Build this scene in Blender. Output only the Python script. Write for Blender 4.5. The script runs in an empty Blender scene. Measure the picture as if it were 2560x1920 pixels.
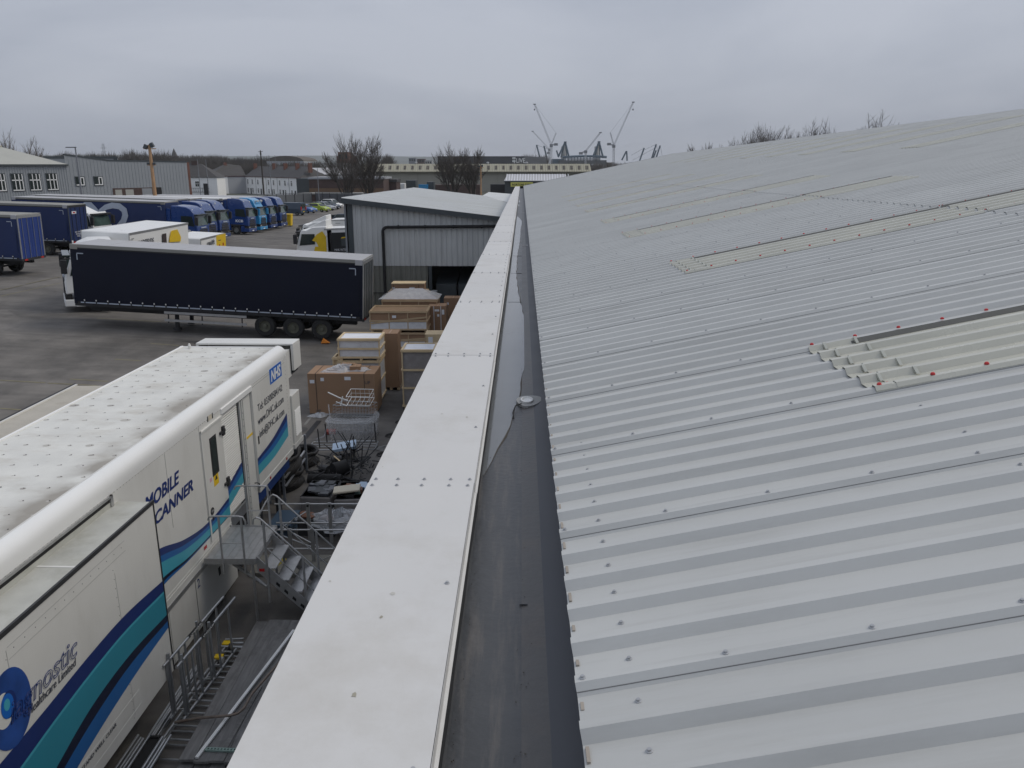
import bpy, bmesh, math, random
from mathutils import Matrix, Vector
sc = bpy.context.scene
# ---------------------------------------------------------------- camera, sky, sun, exposure
F, CX, CY, HZ = 2000.0, 1280.0, 960.0, 412.0          # focal length and horizon row, in photograph pixels
TH = math.atan((CY-HZ)/F)
CAM = Vector((0, 0, 8.75))
cd = bpy.data.cameras.new('camera'); cam = bpy.data.objects.new('camera', cd); sc.collection.objects.link(cam)
cd.sensor_width = 36; cd.lens = 36*F/2560; cd.clip_start = .05; cd.clip_end = 20000
cam.location = CAM; cam.rotation_euler = (math.pi/2-TH, 0, 0)
sc.camera = cam
SUN_EL, SUN_AZ = 48, 76                                # azimuth clockwise from +Y
wd = bpy.data.worlds.new('World'); sc.world = wd; wd.use_nodes = True
nt = wd.node_tree; N = nt.nodes; L = nt.links; N.clear()
o = N.new('ShaderNodeOutputWorld'); bg = N.new('ShaderNodeBackground'); L.new(bg.outputs[0], o.inputs[0])
sky = N.new('ShaderNodeTexSky'); sky.sky_type = 'NISHITA'; sky.sun_disc = False
sky.sun_elevation = math.radians(SUN_EL); sky.sun_rotation = math.radians(SUN_AZ); sky.air_density = 1; sky.dust_density = 3
tc = N.new('ShaderNodeTexCoord'); mp = N.new('ShaderNodeMapping'); mp.inputs['Scale'].default_value = (1, 1, 3.6)
L.new(tc.outputs['Generated'], mp.inputs[0])
n1 = N.new('ShaderNodeTexNoise'); n1.inputs['Scale'].default_value = 1.7; n1.inputs['Detail'].default_value = 5; n1.inputs['Roughness'].default_value = .5; n1.inputs['Distortion'].default_value = .5
L.new(mp.outputs[0], n1.inputs['Vector'])
cr = N.new('ShaderNodeValToRGB'); e = cr.color_ramp.elements
e[0].position = .34; e[0].color = (3.7, 4.12, 5.05, 1); e[1].position = .66; e[1].color = (5.6, 5.95, 6.8, 1)
L.new(n1.outputs['Fac'], cr.inputs[0])
sx = N.new('ShaderNodeSeparateXYZ'); L.new(tc.outputs['Generated'], sx.inputs[0])
mr = N.new('ShaderNodeMapRange'); mr.inputs['From Min'].default_value = -.02; mr.inputs['From Max'].default_value = .75; mr.inputs['To Min'].default_value = .80; mr.inputs['To Max'].default_value = 1.18
L.new(sx.outputs['Z'], mr.inputs['Value'])
vm = N.new('ShaderNodeVectorMath'); vm.operation = 'SCALE'; L.new(cr.outputs[0], vm.inputs[0]); L.new(mr.outputs[0], vm.inputs['Scale'])
mx = N.new('ShaderNodeMixRGB'); mx.inputs[0].default_value = .93
L.new(sky.outputs[0], mx.inputs[1]); L.new(vm.outputs[0], mx.inputs[2]); L.new(mx.outputs[0], bg.inputs[0])
bg.inputs[1].default_value = .1
sl = bpy.data.lights.new('sun', 'SUN'); sl.energy = 1.3; sl.angle = math.radians(25); sl.color = (1, .93, .82)
so = bpy.data.objects.new('sun', sl); sc.collection.objects.link(so)
sd = Vector((math.sin(math.radians(SUN_AZ))*math.cos(math.radians(SUN_EL)), math.cos(math.radians(SUN_AZ))*math.cos(math.radians(SUN_EL)), math.sin(math.radians(SUN_EL))))
so.rotation_euler = sd.to_track_quat('Z', 'Y').to_euler(); so.location = (0, 0, 60)
sc.view_settings.view_transform = 'Standard'; sc.view_settings.look = 'None'; sc.view_settings.exposure = 0; sc.view_settings.gamma = 1
sc.view_settings.use_curve_mapping = False
# ---------------------------------------------------------------- helpers
def ray(px, py):
    a = (px-CX)/F; b = (py-CY)/F
    return Vector((a, math.cos(TH)-b*math.sin(TH), -math.sin(TH)-b*math.cos(TH)))
def at_y(px, py, Y):
    r = ray(px, py); return CAM+r*(Y/r.y)
def at_z(px, py, z):
    r = ray(px, py); return CAM+r*((z-CAM.z)/r.z)
def lerp(a, b, t): return a+(b-a)*t
def interp(x, pts):
    if x <= pts[0][0]: return pts[0][1]
    for (x0, y0), (x1, y1) in zip(pts, pts[1:]):
        if x <= x1: return lerp(y0, y1, (x-x0)/(x1-x0))
    return pts[-1][1]
def ground(x, y):
    X = min(max(-x, 0), 30)*.055+min(max(-x-30, 0), 20)*.03
    a = interp(y, [(12, .15), (22, .3), (37, 1), (76, 1), (93, .62), (106, .48), (140, .45), (210, 0), (1000, 0)])
    b = interp(y, [(20, 0), (37, .12), (120, .12), (210, 0)])
    return a*X+b
def frame(x, y, head=0, dz=0, tilt=1.0):
    """matrix standing on the sloping yard; local +X points along head (degrees, anticlockwise from world +X)"""
    h = math.radians(head); f = Vector((math.cos(h), math.sin(h), 0)); s = Vector((-f.y, f.x, 0)); d = 2.5
    gz = ground(x, y)
    f.z = (ground(x+f.x*d, y+f.y*d)-ground(x-f.x*d, y-f.y*d))/(2*d)*tilt
    s.z = (ground(x+s.x, y+s.y)-ground(x-s.x, y-s.y))/2*tilt
    f.normalize(); n = f.cross(s).normalized(); s = n.cross(f)
    M = Matrix((f, s, n)).transposed().to_4x4(); M.translation = Vector((x, y, gz+dz)); return M
COL = sc.collection
def mat(name, col, rough=.6, metal=0, var=.08, scale=3, bump=0, bscale=40, dirt=None, dscale=1.2, damt=.5, stretch=(1, 1, 1), coat=0, alpha=1, trans=0, streak=None, ovar=0, spec=.5):
    m = bpy.data.materials.new(name); m.use_nodes = True; t = m.node_tree; nd = t.nodes; lk = t.links
    b = nd['Principled BSDF']; b.inputs['Roughness'].default_value = rough; b.inputs['Metallic'].default_value = metal; b.inputs['Specular IOR Level'].default_value = spec
    b.inputs['Coat Weight'].default_value = coat; b.inputs['Alpha'].default_value = alpha; b.inputs['Transmission Weight'].default_value = trans
    tc = nd.new('ShaderNodeTexCoord'); mp = nd.new('ShaderNodeMapping'); mp.inputs['Scale'].default_value = stretch
    oi = nd.new('ShaderNodeObjectInfo'); ad = nd.new('ShaderNodeVectorMath'); ad.operation = 'ADD'
    cm = nd.new('ShaderNodeVectorMath'); cm.operation = 'SCALE'; cm.inputs[0].default_value = (13.1, 7.7, 3.3); lk.new(oi.outputs['Random'], cm.inputs['Scale'])
    lk.new(tc.outputs['Object'], ad.inputs[0]); lk.new(cm.outputs[0], ad.inputs[1]); lk.new(ad.outputs[0], mp.inputs[0])
    n = nd.new('ShaderNodeTexNoise'); n.inputs['Scale'].default_value = scale; n.inputs['Detail'].default_value = 6; n.inputs['Roughness'].default_value = .6
    lk.new(mp.outputs[0], n.inputs['Vector'])
    r = nd.new('ShaderNodeMapRange'); r.inputs['From Min'].default_value = .25; r.inputs['From Max'].default_value = .75
    r.inputs['To Min'].default_value = 1-var; r.inputs['To Max'].default_value = 1+var; lk.new(n.outputs['Fac'], r.inputs['Value'])
    v = nd.new('ShaderNodeVectorMath'); v.operation = 'SCALE'; v.inputs[0].default_value = col[:3]; lk.new(r.outputs[0], v.inputs['Scale'])
    out = v.outputs[0]
    if ovar:
        ro = nd.new('ShaderNodeMapRange'); ro.inputs['To Min'].default_value = 1-ovar; ro.inputs['To Max'].default_value = 1+ovar; lk.new(oi.outputs['Random'], ro.inputs['Value'])
        vo = nd.new('ShaderNodeVectorMath'); vo.operation = 'SCALE'; lk.new(out, vo.inputs[0]); lk.new(ro.outputs[0], vo.inputs['Scale']); out = vo.outputs[0]
    if dirt:
        n2 = nd.new('ShaderNodeTexNoise'); n2.inputs['Scale'].default_value = dscale; n2.inputs['Detail'].default_value = 8; n2.inputs['Roughness'].default_value = .7
        if streak:
            m2 = nd.new('ShaderNodeMapping'); m2.inputs['Scale'].default_value = streak; lk.new(ad.outputs[0], m2.inputs[0]); lk.new(m2.outputs[0], n2.inputs['Vector'])
        else: lk.new(ad.outputs[0], n2.inputs['Vector'])
        r2 = nd.new('ShaderNodeMapRange'); r2.inputs['From Min'].default_value = .5; r2.inputs['From Max'].default_value = .75; r2.inputs['To Min'].default_value = 0; r2.inputs['To Max'].default_value = damt
        lk.new(n2.outputs['Fac'], r2.inputs['Value'])
        mi = nd.new('ShaderNodeMixRGB'); lk.new(r2.outputs[0], mi.inputs[0]); lk.new(out, mi.inputs[1]); mi.inputs[2].default_value = (*dirt, 1); out = mi.outputs[0]
    lk.new(out, b.inputs['Base Color'])
    rr = nd.new('ShaderNodeMapRange'); rr.inputs['To Min'].default_value = max(0.02, rough-.1); rr.inputs['To Max'].default_value = min(1, rough+.12); lk.new(n.outputs['Fac'], rr.inputs['Value']); lk.new(rr.outputs[0], b.inputs['Roughness'])
    if bump:
        n3 = nd.new('ShaderNodeTexNoise'); n3.inputs['Scale'].default_value = bscale; n3.inputs['Detail'].default_value = 4; lk.new(mp.outputs[0], n3.inputs['Vector'])
        bp = nd.new('ShaderNodeBump'); bp.inputs['Strength'].default_value = bump; bp.inputs['Distance'].default_value = .02; lk.new(n3.outputs['Fac'], bp.inputs['Height']); lk.new(bp.outputs[0], b.inputs['Normal'])
    m.diffuse_color = (*col[:3], 1)
    return m
class MB:
    def __init__(s, M=None): s.v = []; s.f = []; s.m = []; s.M = M or Matrix()
    def add(s, vs, fs, m=0):
        k = len(s.v); s.v += [tuple(s.M @ Vector(p)) for p in vs]; s.f += [tuple(i+k for i in f) for f in fs]; s.m += [m]*len(fs); return s
    def box(s, x0, x1, y0, y1, z0, z1, m=0):
        return s.add([(x0, y0, z0), (x1, y0, z0), (x1, y1, z0), (x0, y1, z0), (x0, y0, z1), (x1, y0, z1), (x1, y1, z1), (x0, y1, z1)],
                     [(0, 3, 2, 1), (4, 5, 6, 7), (0, 1, 5, 4), (1, 2, 6, 5), (2, 3, 7, 6), (3, 0, 4, 7)], m)
    def poly(s, pts, m=0): return s.add(pts, [tuple(range(len(pts)))], m)
    def prism(s, prof, a0, a1, axis='y', m=0):
        """closed profile extruded; axis y: prof=(x,z), axis x: prof=(y,z), axis z: prof=(x,y)"""
        g = {'y': lambda p, a: (p[0], a, p[1]), 'x': lambda p, a: (a, p[0], p[1]), 'z': lambda p, a: (p[0], p[1], a)}[axis]
        n = len(prof); vs = [g(p, a0) for p in prof]+[g(p, a1) for p in prof]
        return s.add(vs, [tuple(range(n)), tuple(range(2*n-1, n-1, -1))]+[(i, i+n, (i+1) % n+n, (i+1) % n) for i in range(n)], m)
    def ribbon(s, prof, a0, a1, axis='y', m=0):
        g = {'y': lambda p, a: (p[0], a, p[1]), 'x': lambda p, a: (a, p[0], p[1]), 'z': lambda p, a: (p[0], p[1], a)}[axis]
        n = len(prof); vs = [g(p, a0) for p in prof]+[g(p, a1) for p in prof]
        return s.add(vs, [(i, i+1, i+1+n, i+n) for i in range(n-1)], m)
    def tube(s, pts, r, n=8, m=0, cap=True, r1=None):
        pts = [Vector(p) for p in pts]; rs = [lerp(r, r1 if r1 is not None else r, i/max(1, len(pts)-1)) for i in range(len(pts))]
        vs = []; up = None
        for i, p in enumerate(pts):
            d = (pts[min(i+1, len(pts)-1)]-pts[max(i-1, 0)]).normalized()
            if up is None: up = Vector((0, 0, 1)) if abs(d.z) < .9 else Vector((1, 0, 0))
            a = d.cross(up).normalized(); b = a.cross(d).normalized(); up = b
            for k in range(n):
                t = 2*math.pi*k/n+math.pi/n; vs.append(tuple(p+(a*math.cos(t)+b*math.sin(t))*rs[i]))
        fs = []
        for i in range(len(pts)-1):
            for k in range(n): fs.append((i*n+k, i*n+(k+1) % n, (i+1)*n+(k+1) % n, (i+1)*n+k))
        if cap: fs.append(tuple(range(n-1, -1, -1))); fs.append(tuple((len(pts)-1)*n+k for k in range(n)))
        return s.add(vs, fs, m)
    def lathe(s, prof, c=(0, 0, 0), axis='z', n=16, m=0, cap=True):
        """prof: (radius, along axis)"""
        vs = []
        for r, h in prof:
            for k in range(n):
                t = 2*math.pi*k/n; a, b = r*math.cos(t), r*math.sin(t)
                p = {'z': (a, b, h), 'y': (a, h, b), 'x': (h, a, b)}[axis]; vs.append((p[0]+c[0], p[1]+c[1], p[2]+c[2]))
        fs = [(i*n+k, i*n+(k+1) % n, (i+1)*n+(k+1) % n, (i+1)*n+k) for i in range(len(prof)-1) for k in range(n)]
        if cap and prof[0][0] > 0: fs.append(tuple(range(n)))
        if cap and prof[-1][0] > 0: fs.append(tuple((len(prof)-1)*n+k for k in range(n)))
        return s.add(vs, fs, m)
    def build(s, name, mats, parent=None, smooth=False, bevel=0, seg=2, kind=None, label=None, M=None):
        me = bpy.data.meshes.new(name); me.from_pydata(s.v, [], s.f)
        mats = mats if isinstance(mats, (list, tuple)) else [mats]
        for q in mats: me.materials.append(q)
        if any(s.m): me.polygons.foreach_set('material_index', s.m)
        if smooth: me.polygons.foreach_set('use_smooth', [True]*len(me.polygons))
        bm = bmesh.new(); bm.from_mesh(me)
        if smooth: bmesh.ops.remove_doubles(bm, verts=bm.verts, dist=1e-5)
        if len(bm.faces) < 60000: bmesh.ops.recalc_face_normals(bm, faces=bm.faces)
        bm.to_mesh(me); bm.free(); me.update()
        o = bpy.data.objects.new(name, me); COL.objects.link(o)
        if parent: o.parent = parent
        if M is not None: o.matrix_local = M
        if bevel:
            b = o.modifiers.new('bevel', 'BEVEL'); b.width = bevel; b.segments = seg; b.limit_method = 'ANGLE'; b.angle_limit = math.radians(35)
            me.polygons.foreach_set('use_smooth', [True]*len(me.polygons)); b.harden_normals = True
        elif smooth:
            try: me.set_sharp_from_angle(angle=math.radians(40))
            except Exception: pass
        if kind: o['kind'] = kind
        if label: o['label'] = label
        return o
def tag(o, label, cat, group=None):
    o['label'] = label; o['category'] = cat
    if group: o['group'] = group
    return o
def thing(name, label, cat, M=None, group=None):
    o = bpy.data.objects.new(name, None); COL.objects.link(o); o.empty_display_size = .3
    if M is not None: o.matrix_world = M
    return tag(o, label, cat, group)
KIDS = {}
def copy_tree(root, M, label=None, mats=None):
    kids = {}
    for ob in bpy.data.objects:
        if ob.parent: kids.setdefault(ob.parent.name, []).append(ob)
    def cp(o, p):
        c = o.copy(); COL.objects.link(c); c.parent = p
        if mats and o.type == 'MESH' and any(ms and ms.name in mats for ms in o.data.materials):
            c.data = o.data.copy()
            for i, ms in enumerate(c.data.materials):
                if ms and ms.name in mats: c.data.materials[i] = mats[ms.name]
        for ch in kids.get(o.name, []): cp(ch, c)
        return c
    r = cp(root, None); r.matrix_world = M
    if label: r['label'] = label
    return r
def RT(x, y, z, right=(1, 0, 0), up=(0, 0, 1)):
    """matrix at a point with local X=right, Y=up (for lettering)"""
    r = Vector(right).normalized(); u = Vector(up).normalized(); n = r.cross(u)
    M = Matrix((r, u, n)).transposed().to_4x4(); M.translation = (x, y, z); return M
def text(s, M, size, m, parent, width=None, shear=0, bold=0, name='lettering', outline=0):
    c = bpy.data.curves.new(name, 'FONT'); c.body = s; c.size = size; c.shear = shear; c.offset = bold; c.extrude = .0015; c.resolution_u = 3
    if outline: c.fill_mode = 'NONE'; c.bevel_depth = outline; c.extrude = 0
    t = bpy.data.objects.new(name, c); COL.objects.link(t)
    dg = bpy.context.evaluated_depsgraph_get(); dg.update()
    me = bpy.data.meshes.new_from_object(t.evaluated_get(dg)); bpy.data.objects.remove(t); bpy.data.curves.remove(c)
    me.materials.clear(); me.materials.append(m)
    if width and len(me.vertices):
        xs_ = [v.co.x for v in me.vertices]; k = width/max(1e-6, max(xs_)-min(xs_))
        for v in me.vertices: v.co.x *= k
    o = bpy.data.objects.new(name, me); COL.objects.link(o); o.parent = parent; o.matrix_local = M; return o
# ---------------------------------------------------------------- materials
M_ = {}
M_['roof'] = mat('roof_sheet_paint', (.485, .492, .478), .40, 0, .05, 1.2, dirt=(.30, .30, .28), dscale=2.2, damt=.38, streak=(.3, 3.2, 1), ovar=.035, bump=.05, bscale=6)
M_['roof2'] = mat('roof_sheet_paint_far', (.49, .495, .48), .42, 0, .05, .5)
M_['coping'] = mat('coping_paint', (.60, .592, .572), .42, 0, .04, 1.0, dirt=(.38, .35, .29), dscale=1.3, damt=.42, ovar=.02, bump=.08, bscale=3)
M_['gutter'] = mat('gutter_lining', (.066, .069, .073), .38, 0, .25, 2, dirt=(.18, .16, .14), dscale=3, damt=.6, streak=(6, .5, 1), bump=.15, bscale=25)
M_['gutter_tan'] = mat('gutter_lining_silt', (.092, .09, .088), .42, 0, .2, 3, dirt=(.17, .13, .10), dscale=2.5, damt=.35, bump=.15, bscale=30)
M_['gutter_side'] = mat('gutter_lining_side', (.066, .071, .082), .5, 0, .15, 2)
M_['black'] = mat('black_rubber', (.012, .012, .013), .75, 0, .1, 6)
M_['upstand'] = mat('dark_upstand', (.02, .021, .023), .8, 0, .3, 9, bump=.4, bscale=30)
M_['silt'] = mat('dark_silt', (.085, .075, .062), .95, 0, .3, 20)
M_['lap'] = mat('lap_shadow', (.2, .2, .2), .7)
M_['water'] = mat('standing_water', (.17, .18, .19), .04, 0, .05, 2)
M_['steel'] = mat('galvanised_steel', (.42, .43, .44), .38, .85, .12, 5)
M_['alu'] = mat('dull_aluminium', (.46, .46, .46), .42, .75, .12, 8, dirt=(.2, .19, .17), dscale=6, damt=.4)
M_['screw'] = mat('screw_zinc', (.40, .41, .42), .45, .4, .1, 20)
M_['red'] = mat('red_cap', (.5, .03, .03), .5)
M_['grp'] = mat('rooflight_fibreglass', (.505, .50, .435), .25, 0, .08, 1.5, dirt=(.36, .365, .31), dscale=1.5, damt=.5, streak=(.5, 3, 1))
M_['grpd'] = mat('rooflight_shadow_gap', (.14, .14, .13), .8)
M_['sealant'] = mat('rusty_foam_filler', (.33, .295, .255), .9, var=.3)
M_['asphalt'] = mat('yard_asphalt', (.15, .139, .126), .88, 0, .35, .6, bump=.6, bscale=60, dirt=(.045, .043, .042), dscale=.16, damt=.8)
M_['white'] = mat('white_trailer_paint', (.68, .675, .64), .35, 0, .04, .8, dirt=(.42, .4, .36), dscale=1.0, damt=.35, streak=(1, 1, .25))
M_['whitep'] = mat('clean_white_paint', (.80, .80, .78), .3, 0, .03, 1)
M_['whiteroof'] = mat('dirty_white_roof', (.56, .545, .52), .55, 0, .08, 1.4, dirt=(.34, .31, .27), dscale=.7, damt=.6, streak=(.6, 2, 1))
M_['podroof'] = mat('stained_pod_roof', (.46, .46, .42), .5, 0, .14, 2, dirt=(.26, .25, .19), dscale=1.6, damt=.6)
M_['navy'] = mat('navy_print', (.012, .03, .15), .4)
M_['ink'] = mat('dark_print', (.05, .055, .075), .45)
M_['pblue'] = mat('mid_blue_print', (.015, .12, .36), .4, 0, .15, .5)
M_['teal'] = mat('teal_print', (.03, .25, .34), .4, 0, .1, .5)
M_['teal2'] = mat('pale_teal_print', (.06, .36, .47), .4, 0, .1, .5)
M_['blackp'] = mat('black_navy_print', (.006, .01, .035), .4)
M_['nhs'] = mat('bright_blue_print', (.01, .13, .5), .4)
M_['yellow'] = mat('yellow_paint', (.75, .5, .01), .45)
M_['glass'] = mat('dark_glass', (.02, .03, .028), .08, 0, .2, 1)
M_['glassg'] = mat('greenish_glass', (.05, .08, .07), .1, 0, .5, 1.5)
M_['tyre'] = mat('tyre_rubber', (.02, .02, .02), .85, 0, .2, 8)
M_['rim'] = mat('steel_rim', (.25, .26, .25), .5, .5, .2, 6)
M_['rimg'] = mat('dirty_rim', (.12, .12, .09), .7, .2, .3, 6)
M_['chassis'] = mat('dark_chassis', (.022, .022, .024), .7, 0, .3, 4)
M_['curtain'] = mat('navy_curtain', (.0045, .0068, .019), .55, 0, .12, .8, spec=.25, bump=.35, bscale=1.6, stretch=(1, 1, .35))
M_['curtb'] = mat('blue_curtain', (.007, .022, .095), .6, 0, .12, .8, bump=.35, bscale=1.6, stretch=(1, 1, .35))
M_['curtb2'] = mat('royal_blue_curtain', (.013, .04, .2), .45, 0, .12, .8, bump=.3, bscale=1.6)
M_['troof'] = mat('grey_trailer_roof', (.42, .42, .43), .5, 0, .06, .8, dirt=(.3, .29, .27), dscale=.8, damt=.5)
M_['troofd'] = mat('dull_trailer_roof', (.27, .265, .24), .6, 0, .12, .8, dirt=(.17, .16, .13), dscale=.8, damt=.6)
M_['cabblue'] = mat('cab_blue_paint', (.010, .045, .19), .25, 0, .05, 1, coat=.5)
M_['cabsky'] = mat('cab_sky_blue_paint', (.03, .27, .55), .25, 0, .05, 1, coat=.5)
M_['silver'] = mat('pale_print', (.42, .47, .55), .4)
M_['orange'] = mat('orange_plastic', (.75, .25, .03), .5)
M_['card'] = mat('cardboard', (.30, .185, .11), .8, 0, .06, 2)
M_['wood'] = mat('raw_timber', (.46, .34, .21), .75, 0, .15, 4, stretch=(1, 1, 6))
M_['wood2'] = mat('pale_timber', (.60, .47, .29), .75, 0, .12, 4)
M_['board'] = mat('weathered_board', (.19, .185, .18), .8, 0, .3, 2.2, stretch=(9, .8, 4), dirt=(.07, .065, .06), dscale=3, damt=.6, bump=.3, bscale=20)
M_['wrap'] = mat('plastic_wrap', (.68, .70, .73), .22, 0, .15, 5, bump=.8, bscale=7, alpha=.5)
M_['wrapo'] = mat('packed_film', (.62, .63, .65), .3, 0, .12, 4, bump=.9, bscale=5)
M_['wrapg'] = mat('grey_film', (.26, .24, .23), .35, 0, .15, 4, bump=.7, bscale=5, dirt=(.4, .4, .4), dscale=3, damt=.4)
M_['paper'] = mat('paper_label', (.72, .73, .76), .7)
M_['cable'] = mat('black_cable', (.028, .026, .025), .65, 0, .3, 6)
M_['iron'] = mat('dark_iron', (.05, .05, .052), .55, .3, .3, 6)
M_['rust'] = mat('rusty_pipe', (.22, .18, .15), .5, .5, .35, 6, dirt=(.16, .08, .04), dscale=5, damt=.6)
M_['pbl'] = mat('pale_blue_panel', (.42, .53, .66), .4)
M_['cream'] = mat('cream_panel', (.62, .56, .44), .5)
M_['green'] = mat('pale_green_steel', (.28, .38, .34), .5, .3)
M_['greyc'] = mat('grey_cladding', (.27, .285, .30), .5, 0, .06, 1)
M_['clad'] = mat('warehouse_cladding', (.50, .51, .50), .45, 0, .05, 1, dirt=(.2, .2, .2), dscale=1, damt=.4, streak=(3, 3, .3))
M_['cladold'] = mat('greenish_old_cladding', (.175, .175, .15), .55, 0, .15, 1, dirt=(.09, .095, .075), dscale=.8, damt=.6, streak=(3, 3, .25))
M_['trim'] = mat('slate_grey_trim', (.055, .065, .07), .45)
M_['officec'] = mat('office_cladding', (.30, .32, .335), .5, 0, .05, 1)
M_['officer'] = mat('office_roof', (.40, .40, .36), .6, 0, .07, .5)
M_['render'] = mat('white_render', (.86, .86, .85), .8, 0, .04, 1, dirt=(.6, .58, .54), dscale=1, damt=.4)
M_['grender'] = mat('grey_render', (.36, .37, .39), .8, 0, .04, 1)
M_['slate'] = mat('slate_tiles', (.06, .057, .056), .75, 0, .2, .8, bump=.4, bscale=8)
M_['brick'] = mat('red_brick', (.16, .075, .055), .85, 0, .15, 1.5)
M_['brickd'] = mat('dark_brick', (.085, .055, .048), .85, 0, .2, 1)
M_['brown'] = mat('brown_cladding', (.17, .105, .06), .7, 0, .1, .6)
M_['creamc'] = mat('cream_cladding', (.44, .415, .32), .6, 0, .06, .2, dirt=(.3, .28, .2), dscale=.5, damt=.5, streak=(2, 1, .2))
M_['creamw'] = mat('cream_grey_wall', (.30, .29, .25), .7, 0, .06, .2, dirt=(.2, .19, .16), dscale=.5, damt=.4, streak=(2, 1, .2))
M_['fence'] = mat('galvanised_fence', (.17, .18, .19), .6, .2)
M_['twig'] = mat('bare_twigs', (.085, .074, .064), .9, 0, .2, 1)
M_['twigg'] = mat('grey_brown_twigs', (.12, .105, .09), .9, 0, .2, 1)
M_['bark'] = mat('dark_bark', (.05, .043, .036), .9, 0, .3, 3)
M_['cranew'] = mat('white_crane_steel', (.5, .51, .53), .5)
M_['craned'] = mat('grey_crane_machinery', (.2, .21, .23), .6)
M_['stad'] = mat('stadium_blue_steel', (.055, .10, .14), .5)
M_['conc'] = mat('pale_concrete', (.36, .36, .35), .8)
M_['arena'] = mat('black_arena_cladding', (.018, .022, .03), .45)
M_['lineY'] = mat('worn_yellow_line', (.20, .18, .11), .85, 0, .5, 3, dirt=(.09, .085, .08), dscale=3, damt=1)
M_['lineW'] = mat('worn_white_line', (.22, .215, .20), .85, 0, .5, 3, dirt=(.09, .085, .08), dscale=3, damt=1)
M_['grass'] = mat('far_land', (.07, .075, .055), .95, 0, .3, .01)
M_['hill'] = mat('distant_hill', (.09, .105, .10), .95, 0, .2, .004)
M_['lime'] = mat('lime_green_paint', (.36, .46, .03), .3, 0, .04, 1, coat=.4)
M_['carblue'] = mat('car_blue_paint', (.05, .14, .38), .3, 0, .04, 1, coat=.4)
M_['carsilver'] = mat('silver_paint', (.36, .38, .41), .3, .4, .04, 1, coat=.4)
M_['carnavy'] = mat('dark_navy_paint', (.02, .032, .055), .3, 0, .04, 1, coat=.4)
M_['vanblue'] = mat('slate_blue_van_paint', (.022, .045, .075), .3, 0, .04, 1, coat=.4)
M_['lens'] = mat('lamp_lens', (.6, .6, .58), .1, 0, .1, 3)
M_['redlens'] = mat('red_lamp_lens', (.45, .02, .02), .2)
# ---------------------------------------------------------------- ground
t_ = M_['asphalt'].node_tree; nd_ = t_.nodes; lk_ = t_.links; bs_ = nd_['Principled BSDF']; src_ = bs_.inputs['Base Color'].links[0].from_socket
tc_ = nd_.new('ShaderNodeTexCoord'); nw = nd_.new('ShaderNodeTexNoise'); nw.inputs['Scale'].default_value = .35; lk_.new(tc_.outputs['Object'], nw.inputs['Vector'])
mxv = nd_.new('ShaderNodeMixRGB'); mxv.inputs[0].default_value = .12; lk_.new(tc_.outputs['Object'], mxv.inputs[1]); lk_.new(nw.outputs['Color'], mxv.inputs[2])
vo_ = nd_.new('ShaderNodeTexVoronoi'); vo_.inputs['Scale'].default_value = .11; vo_.distance = 'CHEBYCHEV'; lk_.new(tc_.outputs['Object'], vo_.inputs['Vector'])
rg = nd_.new('ShaderNodeMapRange'); rg.inputs['To Min'].default_value = .84; rg.inputs['To Max'].default_value = 1.12; lk_.new(vo_.outputs['Color'], rg.inputs['Value'])
ms = nd_.new('ShaderNodeMapping'); ms.inputs['Scale'].default_value = (.12, 2.2, 1); ms.inputs['Rotation'].default_value = (0, 0, .12); lk_.new(tc_.outputs['Object'], ms.inputs[0])
nt2 = nd_.new('ShaderNodeTexNoise'); nt2.inputs['Scale'].default_value = 1.0; nt2.inputs['Detail'].default_value = 7; lk_.new(ms.outputs[0], nt2.inputs['Vector'])
rg2 = nd_.new('ShaderNodeMapRange'); rg2.inputs['From Min'].default_value = .3; rg2.inputs['From Max'].default_value = .7; rg2.inputs['To Min'].default_value = .82; rg2.inputs['To Max'].default_value = 1.15; lk_.new(nt2.outputs['Fac'], rg2.inputs['Value'])
mu = nd_.new('ShaderNodeMath'); mu.operation = 'MULTIPLY'; lk_.new(rg.outputs[0], mu.inputs[0]); lk_.new(rg2.outputs[0], mu.inputs[1])
sc_ = nd_.new('ShaderNodeVectorMath'); sc_.operation = 'SCALE'; lk_.new(src_, sc_.inputs[0]); lk_.new(mu.outputs[0], sc_.inputs['Scale']); lk_.new(sc_.outputs[0], bs_.inputs['Base Color'])
g = MB(); xs = [-1400, -800, -400, -250, -180]+[-140+4*i for i in range(42)]+[40, 80, 200, 500, 1400]
ys = [-40, -10]+[3*i for i in range(75)]+[240, 280, 340, 450, 700, 1200, 2500, 4200]
for y in ys:
    for x in xs: g.v.append((x, y, ground(x, y)))
nx = len(xs)
for j in range(len(ys)-1):
    for i in range(nx-1): g.f.append((j*nx+i, j*nx+i+1, (j+1)*nx+i+1, (j+1)*nx+i)); g.m.append(1 if ys[j] >= 205 or xs[i] < -140 or xs[i+1] > 60 else 0)
g.build('ground', [M_['asphalt'], M_['grass']], smooth=True, kind='structure')
def line(name, p, q, w, m, dz=.006):
    b = MB(); n = max(2, int((Vector(q)-Vector(p)).length/1.2)); d = (Vector(q)-Vector(p)).normalized(); s = Vector((-d.y, d.x))*w/2
    for i in range(n+1):
        c = Vector(p).lerp(Vector(q), i/n)
        for k in (-1, 1): x, y = c.x+s.x*k, c.y+s.y*k; b.v.append((x, y, ground(x, y)+dz))
    for i in range(n): b.f.append((2*i, 2*i+1, 2*i+3, 2*i+2)); b.m.append(0)
    o = b.build(name, m, kind='structure'); return o
def gp(px, py):
    z = 0
    for _ in range(8):
        p = at_z(px, py, z); z = ground(p.x, p.y)
    return (p.x, p.y)
z1 = lambda x, y: (x*640/2212, 320+y*640/2212)
z5 = lambda x, y: (x*640/2212, 780+y*640/2212)
z2 = lambda x, y: (400+x*640/2212, 340+y*640/2212)
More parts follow.
